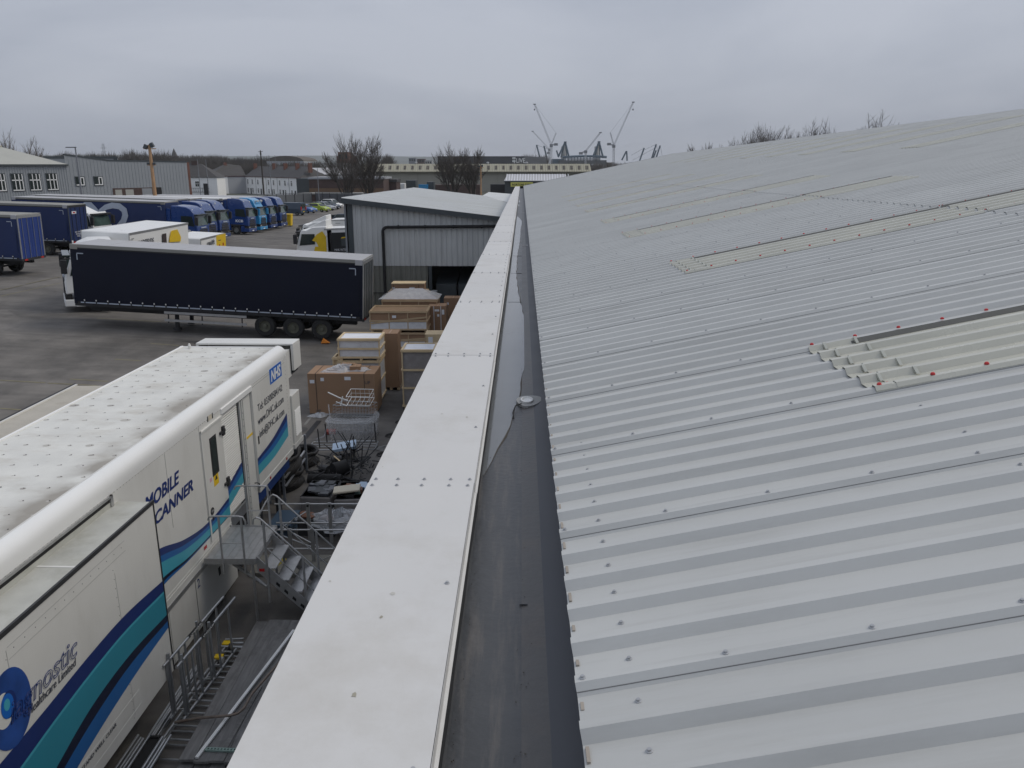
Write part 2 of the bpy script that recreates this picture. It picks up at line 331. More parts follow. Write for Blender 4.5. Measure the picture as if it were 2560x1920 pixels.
for a, b_ in [(z5(0, 590), z5(390, 612)), (z5(415, 615), z5(850, 637)), (z5(605, 580), z5(930, 600)), (z5(0, 833), z5(235, 850)), (z5(1300, 272), z5(1545, 290)), (z5(840, 55), z5(1390, 85)), (z5(990, 408), z5(1220, 422)),
              (z1(0, 1400), z1(200, 1358)), (z1(0, 1455), z1(520, 1340)), (z1(220, 1350), z1(520, 1285))]:
    line('parking_line', gp(*a), gp(*b_), .09, M_['lineY'])
for a, b_ in [(z2(620, 900), z2(1130, 800)), (z2(640, 915), z2(1000, 850)), ((768, 1018), (792, 1022)), ((762, 1062), (790, 1028))]:
    line('parking_line', gp(*a), gp(*b_), .09, M_['lineW'])
line('drain_channel', gp(760, 1098), gp(798, 1052), .18, M_['chassis'], .01)
# ---------------------------------------------------------------- near building: roof, gutter, parapet
dv = ray(1305, 432).normalized(); vv = dv.cross(Vector((0, 0, 1))).normalized(); ww = vv.cross(dv)
MBF = Matrix((vv, dv, ww)).transposed().to_4x4(); MBF.translation = CAM
bld = thing('industrial_unit', 'long pale grey ribbed metal roof with gutter and parapet in the foreground', 'building', MBF)
VE, HE, SL = .175, -1.55, math.radians(11.8)
PITCH, SHW, U0, UEND = .212, 1.06, 2.12, 98.5
def roofM(v, u, n=0):
    L = (v-VE)/math.cos(SL); M = Matrix.Translation((VE, u, HE)) @ Matrix.Rotation(-SL, 4, 'Y') @ Matrix.Translation((L, 0, n)); return M
RH, CR, WB = .036, .036, .024
def sheet_profile(u0=0, lip=.0, last_low=True, n=5):
    p = [(.004, .004), (WB*.55, RH*.55)] if False else [(WB*.38, RH*.38-.004), (WB*.38, RH*.38)]
    for k in range(n):
        b = k*PITCH
        p += [(b+WB, RH), (b+WB+CR, RH), (b+2*WB+CR, 0)]
        p += [(b+PITCH, 0)]
    b = n*PITCH
    p += [(b+WB, RH-.005), (b+WB+CR, RH-.005)]
    return p
def make_sheet(v0, v1, name='roof_sheet'):
    L = (v1-v0)/math.cos(SL); b = MB(); pr = sheet_profile()
    nseg = 1
    b.ribbon([(p[0], p[1]) for p in pr], 0, L, 'x')
    for q in range(len(pr)-1):  # thin cut edge at the lower end
        pass
    b.add([(0, p[0], p[1]) for p in pr]+[(0, p[0], p[1]-.004) for p in pr], [(i, i+1, i+1+len(pr), i+len(pr)) for i in range(len(pr)-1)])
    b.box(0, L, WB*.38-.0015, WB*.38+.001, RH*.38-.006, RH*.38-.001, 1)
    return b
cols = [(VE, 5.42), (5.38, 10.52), (10.48, 15.78), (15.74, 18.0)]
NIND = 58
protos = []
k0, k1 = -4, int((UEND-U0)/SHW)
LIGHTS = {}      # (column, sheet index) -> rooflight
for k in (2, 7, 12, 16, 21, 25, 30, 35): LIGHTS[(0, k)] = 1.95
random.seed(4)
for ci, (v0, v1) in enumerate(cols):
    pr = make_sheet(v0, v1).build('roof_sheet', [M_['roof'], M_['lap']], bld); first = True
    for k in range(k0, k0+NIND+4):
        u = U0+k*SHW
        o = pr if first else pr.copy()
        if not first: COL.objects.link(o)
        first = False
        o.parent = bld; o.matrix_local = roofM(v0, u, .0045*(ci % 2 == 1)+.005*ci)
    b = MB()
    for k in range(k0+NIND+4, k1+1):
        b.M = roofM(v0, U0+k*SHW, .005*ci); pp = sheet_profile(); b.ribbon([(p[0], p[1]) for p in pp], 0, (v1-v0)/math.cos(SL), 'x')
    b.build('roof_sheets_far', M_['roof'], bld, kind='stuff')
# far slope, ridge, verge, eave closure, walls
RV = 18.0; RW = HE+(RV-VE)*math.tan(SL)
b = MB(); b.poly([(RV, -3, RW+.01), (RV, UEND+1, RW+.01), (36, UEND+1, HE), (36, -3, HE)]); b.build('far_roof_slope', M_['roof2'], bld)
MB().prism([(RV-.16, RW-.02), (RV, RW+.05), (RV+.16, RW-.02)], -3, UEND+1, 'y').build('ridge_cap', M_['roof'], bld)
MB().poly([(-.75, UEND+.9, -9.5), (36, UEND+.9, -9.5), (36, UEND+.9, HE-.05), (RV, UEND+.9, RW-.04), (VE, UEND+.9, HE-.05), (-.75, UEND+.9, HE-.05)]).build('end_wall', M_['greyc'], bld)
b = MB(); b.box(-.75, -.60, -6, UEND+.9, -11, -1.70); b.build('side_wall', M_['greyc'], bld)
# verge flashing at the far end
b = MB(); b.M = roofM(VE, UEND+.9, 0); b.box(0, (RV-VE)/math.cos(SL), -.12, .03, -.1, .055); b.build('verge_flashing', M_['roof'], bld)
# coping panels, joints 3.05 m apart
CV0, CV1, CW = -.80, -.243, -1.58
CP = MB(); CP.box(CV0, CV1, 0, 3.046, CW-.003, CW)
CP.box(CV0-.003, CV0, 0, 3.046, CW-.16, CW); CP.box(CV1-.002, CV1+.001, 0, 3.046, CW-.055, CW)
CP.prism([(CV1+.001, CW-.052), (CV1+.012, CW-.06), (CV1+.001, CW-.064)], 0, 3.046)
cp0 = CP.build('coping_panel', M_['coping'], bld)
SC = MB(); SC.lathe([(.0105, 0), (.0105, .0022), (.0085, .0032), (.006, .0032), (.006, .009), (.0, .0095)], n=10)
def scr(mt):
    o = SC.build('screw', mt, None, smooth=True); COL.objects.unlink(o); me = o.data; bpy.data.objects.remove(o); return me
scr_me, red_me = scr(M_['screw']), None
RC = MB(); RC.lathe([(.013, 0), (.013, .004), (.009, .011), (.0, .014)], n=10); o = RC.build('screw_cap', M_['red'], None, smooth=True); COL.objects.unlink(o); red_me = o.data; bpy.data.objects.remove(o)
cps = []
for k in range(33):
    o = cp0 if k == 0 else cp0.copy()
    if k: COL.objects.link(o); o.parent = bld
    o.location = (random.uniform(-.003, .003), .89-3.05+3.05*k, .0015*(k % 2)); cps.append(o)
screws = 0
def screw(me, parent, M):
    global screws
    o = bpy.data.objects.new('screw', me); COL.objects.link(o); o.parent = parent; o.matrix_local = M; screws += 1; return o
for k, o in enumerate(cps[:8]):
    for v in (-.77, -.65, -.51, -.37, -.275):
        for du in (.045, 3.05-.045): screw(scr_me, o, Matrix.Translation((v+random.uniform(-.006, .006), du, CW)))
    for du in ((.95, 1.98) if k < 4 else (.5, 1.0, 1.5, 2.0, 2.5)): screw(scr_me, o, Matrix.Translation((-.29, du, CW)))
b = MB(); far = []
for k in range(8, 33):
    for v in (-.77, -.65, -.51, -.37, -.275):
        for du in (.045, 3.0): far.append((v, .89-3.05+3.05*k+du, CW+.003))
    for j in range(6): far.append((-.29, .89-3.05+3.05*k+.25+.5*j, CW+.003))
for p in far: b.lathe([(.0105, 0), (.007, .006)], c=p, n=6)
b.build('far_coping_screws', M_['screw'], bld, kind='stuff')
# dark membrane strip painting the gap shadow under the coping, upstand, gutter
GZ = -1.80
random.seed(7)
b = MB(); n = 420; top = []; bot = []
for i in range(n+1):
    u = -2+i*.24; top.append((CV1-.004, u, CW-.03)); bot.append((CV1+.004+random.uniform(0, .006), u, GZ+.055+random.uniform(-.012, .014)))
b.add(top+bot, [(i, i+1, i+n+2, i+n+1) for i in range(n)]); b.build('membrane_gap_shade', M_['upstand'], bld)
b = MB(); b.ribbon([(-.255, CW-.05), (-.25, GZ+.02), (-.235, GZ), (.012, GZ), (.012, GZ)], -3, UEND, 'y'); b.build('gutter_lining', M_['gutter'], bld)
b = MB(); b.ribbon([(.004, GZ+.0005), (.03, GZ+.004), (.10, GZ+.012)], -3, UEND, 'y'); b.build('gutter_sole', M_['gutter_tan'], bld)
b = MB(); b.ribbon([(.10, GZ+.012), (.21, GZ+.03), (.27, HE-.06)], -3, UEND, 'y'); b.build('gutter_side', M_['gutter_side'], bld)
b = MB(); b.box(-.25, .20, UEND-.05, UEND, GZ, HE+.02); b.build('gutter_stop_end', M_['black'], bld)
edge = [(4.6, -.235), (5.3, -.12), (6.2, -.03), (7.4, .02), (8.7, .07), (9.8, .05), (11, 0), (12.2, -.05), (14.7, -.10), (18, -.10), (21, -.06), (24, -.04), (27, -.04), (29, .0), (31.5, .0), (33, -.07), (34, -.12), (35, -.2)]
b = MB(); pts = []
for u in [4.6+.25*i for i in range(122)]: pts.append((interp(u, edge)+.008*math.sin(u*7), u))
b.v = [(-.24, u, GZ+.004) for v, u in pts]+[(v, u, GZ+.004) for v, u in pts]; b.f = [(i, i+1, i+1+len(pts), i+len(pts)) for i in range(len(pts)-1)]; b.m = [0]*len(b.f)
b.build('puddle', M_['water'], bld)
for (u0, u1, w) in ((45, 49, .10), (51, 56, .13), (62, 66, .08)):
    b = MB(); b.poly([(-.24, u0, GZ+.004), (-.24+w*.6, u0+.5, GZ+.004), (-.24+w, (u0+u1)/2, GZ+.004), (-.24+w*.5, u1-.5, GZ+.004), (-.24, u1, GZ+.004)]); b.build('puddle', M_['water'], bld)
for u, w in ((18, .006), (14.8, .006), (11.4, .012)):
    b = MB(); b.box(-.2, .0, u, u+w, GZ, GZ+.006); b.build('gutter_seam', M_['upstand'], bld)
for u in (3.08,): MB().box(-.005, .03, u, u+.004, GZ+.002, GZ+.009).build('gutter_seam', M_['gutter'], bld); 
for u, l in ((20.5, .15), (37.5, .12)): MB(Matrix.Translation((.04, u, GZ+.015)) @ Matrix.Rotation(.25, 4, 'Z')).box(0, l, 0, .1, 0, .006).build('sealant_smear', M_['coping'], bld)
random.seed(41)
for (z_, d_, m_) in ((.003, .006, 'silt'),):
    b = MB(); b.v = [(v, u, GZ+z_) for v, u in pts]+[(v+d_*(1.2+math.sin(u*5)+.8*math.sin(u*13)), u, GZ+z_) for v, u in pts]
    b.f = [(i, i+1, i+1+len(pts), i+len(pts)) for i in range(len(pts)-1)]; b.m = [0]*len(b.f); b.build('silt_edge', M_[m_], bld)
b = MB()
for k in range(420):
    u = 1.4+random.random()**1.6*40; v = random.choice((random.gauss(.01, .012), random.gauss(.015, .03), -.225+abs(random.gauss(0, .012)))); r = random.uniform(.0012, .0045); a = random.uniform(0, 3.1)
    b.add([(v+r*math.cos(a), u+r*math.sin(a)*1.5, GZ+.006), (v-r*math.sin(a), u+r*math.cos(a), GZ+.006), (v-r*math.cos(a), u-r*math.sin(a), GZ+.006), (v, u, GZ+.006+r*.8)], [(0, 1, 3), (1, 2, 3), (2, 0, 3)])
b.build('gutter_debris', M_['silt'], bld, kind='stuff')
b = MB()
for k in range(46):
    u = 1.5+random.random()**1.5*30; v = random.uniform(CV0+.03, CV1-.03); r = random.uniform(.003, .011)
    b.poly([(v+r*math.cos(t)*random.uniform(.6, 1.2), u+r*1.3*math.sin(t)*random.uniform(.6, 1.3), CW+.0028) for t in [i*.785 for i in range(8)]], k % 2)
b.build('dirt_marks', [mat('bird_lime', (.50, .49, .45), .8), mat('moss_spot', (.33, .31, .25), .9)], bld, kind='stuff')
# round outlet repair patch
b = MB(); ring = []
for k in range(28):
    t = 2*math.pi*k/28; r = .088+.006*math.sin(3*t); ring.append((.05+r*1.0*math.cos(t)*(1.35 if math.cos(t) > 0 else 1), 6.22+r*1.75*math.sin(t)+.02*math.cos(t), GZ+.022))
b.poly(ring); b.v += [(x, y, z-.02) for x, y, z in ring]; b.f += [(i, (i+1) % 28, (i+1) % 28+28, i+28) for i in range(28)]; b.m += [0]*28
b.build('outlet_plate', M_['conc'], bld)
MB(Matrix.Translation((.045, 6.2, GZ+.022)) @ Matrix.Diagonal((1, 1.7, 1, 1))).lathe([(.048, 0), (.05, .016), (.04, .018), (.036, .004), (0, .002)], n=28).build('outlet_ring', M_['whitep'], bld, smooth=True)
MB().tube([(.0, 6.1, GZ+.03), (-.045, 6.02, GZ+.035), (-.065, 5.88, GZ+.02), (-.055, 5.76, GZ+.012)], .0045, 6).build('loose_strap', M_['black'], bld)
# eave fillers and screws of the roof
b = MB()
for k in range(0, 200): b.box(VE+.006, VE+.016, U0-3*SHW+k*PITCH-.085+random.uniform(0, .03), U0-3*SHW+k*PITCH-.03+random.uniform(0, .02), HE-.006, HE+.005+random.uniform(0, .006))
b.build('foam_fillers', M_['sealant'], bld, kind='stuff')
farS = []
def rs(v, u, crest, me=None, n=0):
    z = RH if crest else 0
    if u < 11 and v < 4.6 and v > 0: screw(me or scr_me, bld, roofM(v, u, z+n) )
    else: farS.append((v, u, z+n, me is red_me))
for k in range(-3, k1):
    u = U0+k*SHW; cr_ = u+WB+CR/2
    lit = [c for c in (0, 1) if (0, k) in LIGHTS]
    v = .2; j = 0
    while v < 17.8:
        rl = (0, k) in LIGHTS or (0, k-1) in LIGHTS
        if not (rl and 1.9 < v < 7.1): rs(v, cr_, True)
        v += .435; j += 1
    for r in range(5):
        up = u+r*PITCH+2*WB+CR+.064
        rs(.35, up, False)
        if (k*5+r) % 2 == 0:
            for vp in (2.05, 3.75, 5.45, 7.1, 8.8, 10.5, 12.2, 13.9, 15.75, 17.2):
                if not ((0, k) in LIGHTS and 1.9 < vp < 7.1): rs(vp, up, False)
# rooflights
b0 = None
def rooflight(v0, v1, k, nm, n=None):
    global b0
    u = U0+k*SHW; L = (v1-v0)/math.cos(SL); pr = sheet_profile()
    root = MB(); root.ribbon([(p[0], p[1]+.002) for p in pr[:-1]], 0, L, 'x')
    o = root.build('rooflight', M_['grp'], bld, M=roofM(v0, u, n or (.0055 if v0 < 3 else .026)))
    # crimped lap at the lower end: a second thickness with pressed ribs
    if v0 < 3:
        c = MB(); c.ribbon([(p[0], p[1]+.006) for p in pr[:-1]], .0, .09, 'x'); c.ribbon([(p[0], p[1]+.006) for p in pr[:-1]], .115, .30, 'x')
        c.build('crimped_lap', M_['grp'], o, M=Matrix())
        for r in range(5):
            for xx in (.095, .30): MB().prism([(r*PITCH+PITCH-.03, .012), (r*PITCH+PITCH+.012, .014), (r*PITCH+PITCH+.026, .046), (r*PITCH+PITCH+.012, .044)], xx, xx+.018, 'x').build('crimp', M_['grpd'] if 0 else M_['sealant2'], o)
    if v0 < 6:
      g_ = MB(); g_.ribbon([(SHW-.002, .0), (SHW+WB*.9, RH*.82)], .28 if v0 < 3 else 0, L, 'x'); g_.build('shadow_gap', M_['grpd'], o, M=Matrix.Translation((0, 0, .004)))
    v = v0+.03
    while v < v1:
        for kk in (k, k+1): rs(v, U0+kk*SHW+WB+CR/2, True, red_me, .01)
        v += .285
    for r in range(5): rs(v0+.11, u+r*PITCH+2*WB+CR+.05, False, red_me, .01)
M_['sealant2'] = mat('crimp_shade', (.44, .45, .40), .4)
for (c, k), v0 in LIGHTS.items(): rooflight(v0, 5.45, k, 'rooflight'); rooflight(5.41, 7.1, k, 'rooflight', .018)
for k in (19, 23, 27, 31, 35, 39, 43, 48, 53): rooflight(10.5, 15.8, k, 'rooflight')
b = MB()
for v, u, z, red in farS:
    M = roofM(v, u, z)
    b.M = M
    if u < 25: b.lathe([(.012, 0), (.011, .003), (.007, .004), (.006, .011)], n=6, m=1 if red else 0)
    elif u < 60: b.add([(-.012, -.012, .001), (.012, -.012, .001), (0, .014, .001), (0, 0, .012)], [(0, 1, 3), (1, 2, 3), (2, 0, 3)], 1 if red else 0)
b.M = Matrix(); b.build('far_roof_screws', [M_['screw'], M_['red']], bld, kind='stuff')
# ---------------------------------------------------------------- mobile scanner trailer
MM = Matrix.Translation((-5.81-.0285*18, 0, 0)) @ Matrix.Rotation(-math.radians(1.63), 4, 'Z')
tr = thing('scanner_trailer', 'white mobile scanner trailer with blue swoosh, slide-out side pod and stained pale roof', 'trailer', MM @ Matrix.Translation((-1.35, 13, 0)))
bpy.context.view_layer.update()
def tb(): return MB(Matrix.Translation((1.35, -13, 0)))     # local (x from side plane, y, z)
TL = Matrix.Translation((1.35, -13, 0))
cut = (4.30, .15)
def body(y0, y1, z0, x1=0): return tb().box(-2.7, x1, y0, y1, z0, 4.13)
b = body(5.5, 15.42, 1.30); b.box(-2.7, -.16, 15.42, 17.22, .5, 4.13); b.box(-2.7, 0, 17.22, 19.8, 1.45, 4.13); b.build('body', M_['white'], tr)
# cove rail and roof
prof = [(-2.7, 4.13), (-2.69, 4.24), (-2.62, 4.29), (-.2, 4.29), (-.2, 4.0), (-2.7, 4.0)]
prof = [(-2.7, 4.131), (-2.68, 4.22), (-2.6, 4.28), (-.21, 4.28), (-.21, 4.131)]
md = M_['whiteroof']
# roof panel with rows of fixings that gather grime
rm = mat('fixing_stained_roof', (.68, .675, .63), .55, 0, .1, 1.9, dirt=(.42, .38, .31), dscale=1.1, damt=.7, streak=(.7, 1.5, 1))
t = rm.node_tree; nd = t.nodes; lk = t.links; bs = nd['Principled BSDF']
tcn = nd.new('ShaderNodeTexCoord'); src = bs.inputs['Base Color'].links[0].from_socket
def mth(op, a, b_=None):
    m = nd.new('ShaderNodeMath'); m.operation = op
    for i, v in enumerate((a, b_)):
        if v is None: continue
        if isinstance(v, (int, float)): m.inputs[i].default_value = v
        else: lk.new(v, m.inputs[i])
    return m.outputs[0]
sp = nd.new('ShaderNodeSeparateXYZ'); lk.new(tcn.outputs['Object'], sp.inputs[0])
nz = nd.new('ShaderNodeTexNoise'); nz.inputs['Scale'].default_value = 1.3; lk.new(tcn.outputs['Object'], nz.inputs['Vector'])
# grime gathered along the gutter seam of the roof
ed = nd.new('ShaderNodeMapRange'); ed.inputs['From Min'].default_value = .40; ed.inputs['From Max'].default_value = 1.13; lk.new(sp.outputs['X'], ed.inputs['Value'])
ng = nd.new('ShaderNodeTexNoise'); ng.inputs['Scale'].default_value = .9; ng.inputs['Detail'].default_value = 5; lk.new(tcn.outputs['Object'], ng.inputs['Vector'])
gr = mth('MULTIPLY', mth('POWER', ed.outputs[0], 1.6), mth('MULTIPLY', mth('MAXIMUM', mth('SUBTRACT', ng.outputs['Fac'], .36), 0), 6))
gr = mth('MINIMUM', gr, .75)
mi = nd.new('ShaderNodeMixRGB'); lk.new(gr, mi.inputs[0]); lk.new(src, mi.inputs[1]); mi.inputs[2].default_value = (.21, .18, .14, 1); lk.new(mi.outputs[0], bs.inputs['Base Color'])
b = tb(); b.prism(prof, 5.5, 19.8, 'y'); b.build('roof', rm, tr)
b = tb(); random.seed(3)
st = tb()
for i in range(32):
    for j in range(7):
        x = -2.5+.36*j+random.uniform(-.01, .01)+(.09 if i % 2 else 0); y = 5.7+.45*i+random.uniform(-.02, .02)
        b.lathe([(.011, 4.28), (.009, 4.286)], c=(x, y, 0), n=6)
        r = random.uniform(.008, .03)*(1.8 if random.random() < .15 else 1); dx = random.uniform(-.02, .02)
        st.add([(x+dx+r*math.cos(a)*1.9-.02, y+r*math.sin(a)*1.5-.015, 4.2812) for a in [k*math.pi/4+.3 for k in range(8)]], [tuple(range(8))], i % 3)
b.build('roof_rivets', M_['chassis'], tr, kind='stuff')
st.build('grime_spots', [mat('grime_a', (.46, .44, .40), .7), mat('grime_b', (.54, .525, .49), .7), mat('grime_c', (.36, .34, .31), .7)], tr, kind='stuff')
cove = [(-.205, 4.12), (-.21, 4.31), (-.195, 4.325)]+[(-.195+.20*math.sin(a), 4.125+.20*math.cos(a)) for a in [math.pi/2*k/10 for k in range(11)]]+[(.006, 4.08), (0, 4.0)]
b = tb(); b.prism(cove, 5.5, 19.83, 'y'); b.build('cove_rail', M_['whitep'], tr, smooth=True)
b = tb(); b.box(-.225, -.205, 5.5, 19.8, 4.28, 4.325); b.build('roof_seam', M_['white'], tr)
b = tb(); b.prism([(-2.705, 4.12), (-2.71, 4.25), (-2.64, 4.31), (-2.6, 4.30), (-2.6, 4.12)], 5.5, 19.83, 'y'); b.prism([(-2.7, 4.13), (-2.7, 4.29), (0-.2, 4.29), (-.0, 4.13)], 19.8, 19.86, 'y'); b.build('far_edge_rail', M_['whitep'], tr)
b = tb()
for i in range(150): b.box(-.002, .003, 5.6+.095*i, 5.61+.095*i, 3.985, 3.995)
b.build('rail_rivets', M_['chassis'], tr, kind='stuff')
# lower skirt panels
for k, (y0, y1) in enumerate(((5.5, 7.9), (7.92, 10.4), (10.42, 12.38), (12.4, 13.48), (13.5, 15.5))):
    tb().box(-.05, -.004, y0, y1, .21, 1.24).build('skirt_panel', M_['white'], tr)
tb().box(-.04, .012, 5.5, 15.42, 1.25, 1.34).build('lower_rail', M_['alu'], tr)
tb().box(-.02, .008, 5.5, 15.42, 1.42, 1.47).build('lower_rail', M_['white'], tr)
tb().box(-.02, .006, 5.5, 15.42, 1.50, 1.53).build('lower_rail', M_['white'], tr)
tb().box(-2.6, -.06, 5.5, 16.4, .25, 1.3).build('underframe', M_['chassis'], tr)
tb().box(-2.5, -.08, 17.2, 19.7, 1.1, 1.45).build('underframe', mat('blue_chassis', (.01, .04, .17), .5), tr)
tb().box(-.05, .012, 17.22, 19.85, 1.43, 1.58).build('lower_rail', M_['white'], tr)
for y in (17.9, 19.2): tb().box(.01, .016, y, y+.09, 1.47, 1.53).build('marker_lamp', M_['redlens'], tr)
tb().box(.008, .014, 14.0, 14.12, 1.6, 1.66).build('marker_lamp', M_['redlens'], tr)
for y in (12.1, 14.55, 10.9): tb().box(-.003, .003, y, y+.1, .55 if y != 14.55 else .75, .72 if y != 14.55 else .92).build('latch', M_['chassis'], tr)
# recess, roller shutter, post
sh = tb().box(-.10, -.06, 15.44, 16.42, 1.62, 3.9).build('roller_shutter', M_['white'], tr)
for k in range(44): tb().prism([(-.061, 1.64+.051*k), (-.048, 1.652+.051*k), (-.048, 1.672+.051*k), (-.061, 1.684+.051*k)], 15.45, 16.41, 'y').build('slat', M_['white'], sh, M=TL.inverted() @ TL)
tb().box(-.15, .03, 15.42, 17.22, 3.88, 4.0).build('shutter_hood', M_['whitep'], tr, bevel=.012)
tb().box(-.15, -.06, 16.43, 16.5, 1.0, 3.88).build('shutter_gap', M_['black'], tr)
po = tb(); po.box(-.15, -.02, 16.5, 16.72, .55, 3.88); po.box(-.021, .01, 16.55, 16.58, .6, 3.86); po.box(-.021, .01, 16.64, 16.67, .6, 3.86); po.build('corner_post', M_['white'], tr)
b = tb()
for k in range(18): b.box(.008, .013, 16.56, 16.575, 1.0+.15*k, 1.02+.15*k)
b.build('post_bolts', M_['chassis'], tr, kind='stuff')
tb().box(-.16, -.05, 16.74, 17.22, .55, 3.88).build('recess_panel', M_['white'], tr)
tb().box(-.05, -.044, 16.76, 17.2, 2.86, 2.91).build('warning_strip', M_['yellow'], tr)
tb().box(-.05, .0, 15.44, 16.44, 1.36, 1.6).build('door_sill', M_['steel'], tr)
tb().tube([(-.03, 17.0, 1.75), (.03, 17.02, 1.75), (.03, 17.14, 1.68), (.03, 17.16, 1.58)], .012, 8).build('grab_handle', M_['chassis'], tr)
# doors
d = tb().box(-.01, .014, 14.42, 15.38, 1.62, 3.82).build('side_door', M_['white'], tr, bevel=.006)
tb().box(.0, .02, 14.36, 14.41, 1.6, 3.87).build('door_frame', M_['white'], d, M=TL.inverted() @ TL)
tb().box(.0, .035, 14.36, 15.42, 3.83, 3.87).build('door_frame', M_['white'], d)
tb().box(.012, .022, 14.72, 15.04, 2.82, 3.61).build('window_frame', M_['chassis'], d)
tb().box(.018, .026, 14.76, 15.0, 2.87, 3.56).build('pane', M_['glass'], d)
for z in (3.52, 2.42):
    tb().box(.014, .05, 15.22, 15.48, z, z+.05).box(.014, .055, 15.34, 15.44, z-.06, z+.13).build('hinge', M_['iron'], d)
tb().lathe([(.075, 0), (.075, .012), (.06, .012), (.055, .004), (0, .004)], c=(.014, 14.52, 2.18), axis='x', n=16).build('door_handle', M_['iron'], d)
tb().box(.014, .03, 14.47, 14.6, 2.17, 2.2).build('door_handle', M_['alu'], d)
tb().box(.014, .02, 14.5, 14.56, 1.98, 2.05).build('keyhole', M_['black'], d)
tb().box(.014, .017, 14.74, 14.98, 2.6, 2.84).build('warning_sticker', M_['yellow'], d)
tb().poly([(.0175, 14.80, 2.71), (.0175, 14.93, 2.71), (.0175, 14.865, 2.82)]).build('sticker_symbol', M_['black'], d)
tb().box(.014, .016, 14.56, 14.66, 2.76, 2.84).build('pink_sticker', mat('pink_print', (.6, .35, .42), .6), d)
for y in (14.76, 15.0): tb().box(-.001, .006, y, y+.035, 3.94, 4.05).build('vent_slot', M_['black'], tr)
tb().box(-.001, .004, 14.82, 14.98, 3.945, 4.045).build('vent_plate', M_['cream'], tr)
# swoosh printing on the side: bands between two curves
def bands(curves, mats, x=.004, ys=None, par=tr, lo=None, hi=None):
    lo = lo or min(p[0] for c in curves for p in c); hi = hi or max(p[0] for c in curves for p in c); n = 40
    def cs(c, y):
        for i in range(len(c)-1):
            if y <= c[i+1][0] or i == len(c)-2:
                p0 = c[max(i-1, 0)]; p1 = c[i]; p2 = c[i+1]; p3 = c[min(i+2, len(c)-1)]; t = (y-p1[0])/(p2[0]-p1[0])
                m1 = (p2[1]-p0[1])/(p2[0]-p0[0])*(p2[0]-p1[0]); m2 = (p3[1]-p1[1])/(p3[0]-p1[0])*(p2[0]-p1[0])
                return (2*t**3-3*t**2+1)*p1[1]+(t**3-2*t**2+t)*m1+(-2*t**3+3*t**2)*p2[1]+(t**3-t**2)*m2
    for k in range(len(curves)-1):
        b = tb(); n_ = n+1
        for i in range(n_):
            y = lerp(lo, hi, i/n); a, c_ = cs(curves[k], y), cs(curves[k+1], y); b.v.append((x+1.35, y-13, a)); b.v.append((x+1.35, y-13, min(c_, a)))
        b.f = [(2*i, 2*i+1, 2*i+3, 2*i+2) for i in range(n)]; b.m = [0]*n
        b.build('swoosh_stripe', mats[k], par)
def off(c, d): return [(y, z+d*(1 if not isinstance(d, (list,)) else 1)) for y, z in c]
T1 = [(9.5, 2.62), (11.3, 2.66), (12.37, 2.47), (13.23, 2.20), (14.24, 2.04), (15.42, 2.10)]
T2 = [(9.5, 2.5), (11.3, 2.52), (12.37, 2.33), (13.23, 2.10), (14.24, 1.97), (15.42, 2.03)]
T3 = [(9.5, 2.4), (11.3, 2.4), (12.37, 2.21), (13.23, 2.0), (14.24, 1.90), (15.42, 1.93)]
T4 = [(9.5, 1.9), (11.3, 1.95), (12.37, 1.93), (13.3, 1.80), (14.3, 1.755), (15.42, 1.73)]
T5 = [(9.5, 1.7), (11.3, 1.80), (12.37, 1.86), (13.3, 1.76), (14.3, 1.73), (15.42, 1.72)]
T6 = [(9.5, 1.6), (11.3, 1.72), (12.37, 1.80), (13.3, 1.735), (14.3, 1.715), (15.42, 1.715)]
bands([T1, T2, T3, T4, T5, T6], [M_['navy'], M_['pblue'], M_['teal2'], M_['blackp'], M_['pblue']], lo=10.5, hi=14.41)
bands([T1, T2, T3, T4, T5], [M_['navy'], M_['pblue'], M_['teal2'], M_['blackp']], lo=14.42, hi=15.38, x=.018)
bands([[(15.44, 2.25), (16.4, 2.50)], [(15.44, 2.16), (16.4, 2.40)], [(15.44, 2.05), (16.4, 2.25)], [(15.44, 1.82), (16.4, 2.03)]], [M_['navy'], M_['pblue'], M_['teal2']], x=-.042)
bands([[(17.24, 2.25), (18.4, 2.36), (19.55, 2.62)], [(17.24, 2.17), (18.4, 2.24), (19.55, 2.45)], [(17.24, 2.08), (18.4, 2.10), (19.55, 2.28)], [(17.24, 1.86), (18.4, 1.88), (19.55, 2.02)]], [M_['navy'], M_['pblue'], M_['teal2']], x=.004)
SX = lambda y, z, x=.006: RT(1.35+x, y-13, z, (0, 1, 0), (0, 0, 1))
text('MOBILE', SX(12.02, 3.28), .33, M_['navy'], tr, 1.31, .25, .008)
text('SCANNER', SX(12.08, 2.93), .30, M_['navy'], tr, 1.75, .25, .008)
text('Tel: 03300584142', SX(17.52, 3.29), .24, M_['ink'], tr, 1.82)
text('www.DHC.uk.com', SX(17.46, 2.98), .26, M_['ink'], tr, 1.92)
text('info@DHC.uk.com', SX(17.48, 2.67), .25, M_['ink'], tr, 1.86)
tb().box(.002, .01, 17.38, 17.44, 2.55, 2.74).build('side_marker', M_['chassis'], tr)
tb().box(.001, .005, 18.5, 19.4, 3.66, 4.03).build('blue_logo_plate', M_['nhs'], tr)
text('NHS', SX(18.56, 3.72, .008), .36, M_['whitep'], tr, .76, .22, .012)
text('2', SX(13.56, 1.08-.06, 0), .26, M_['navy'], tr)
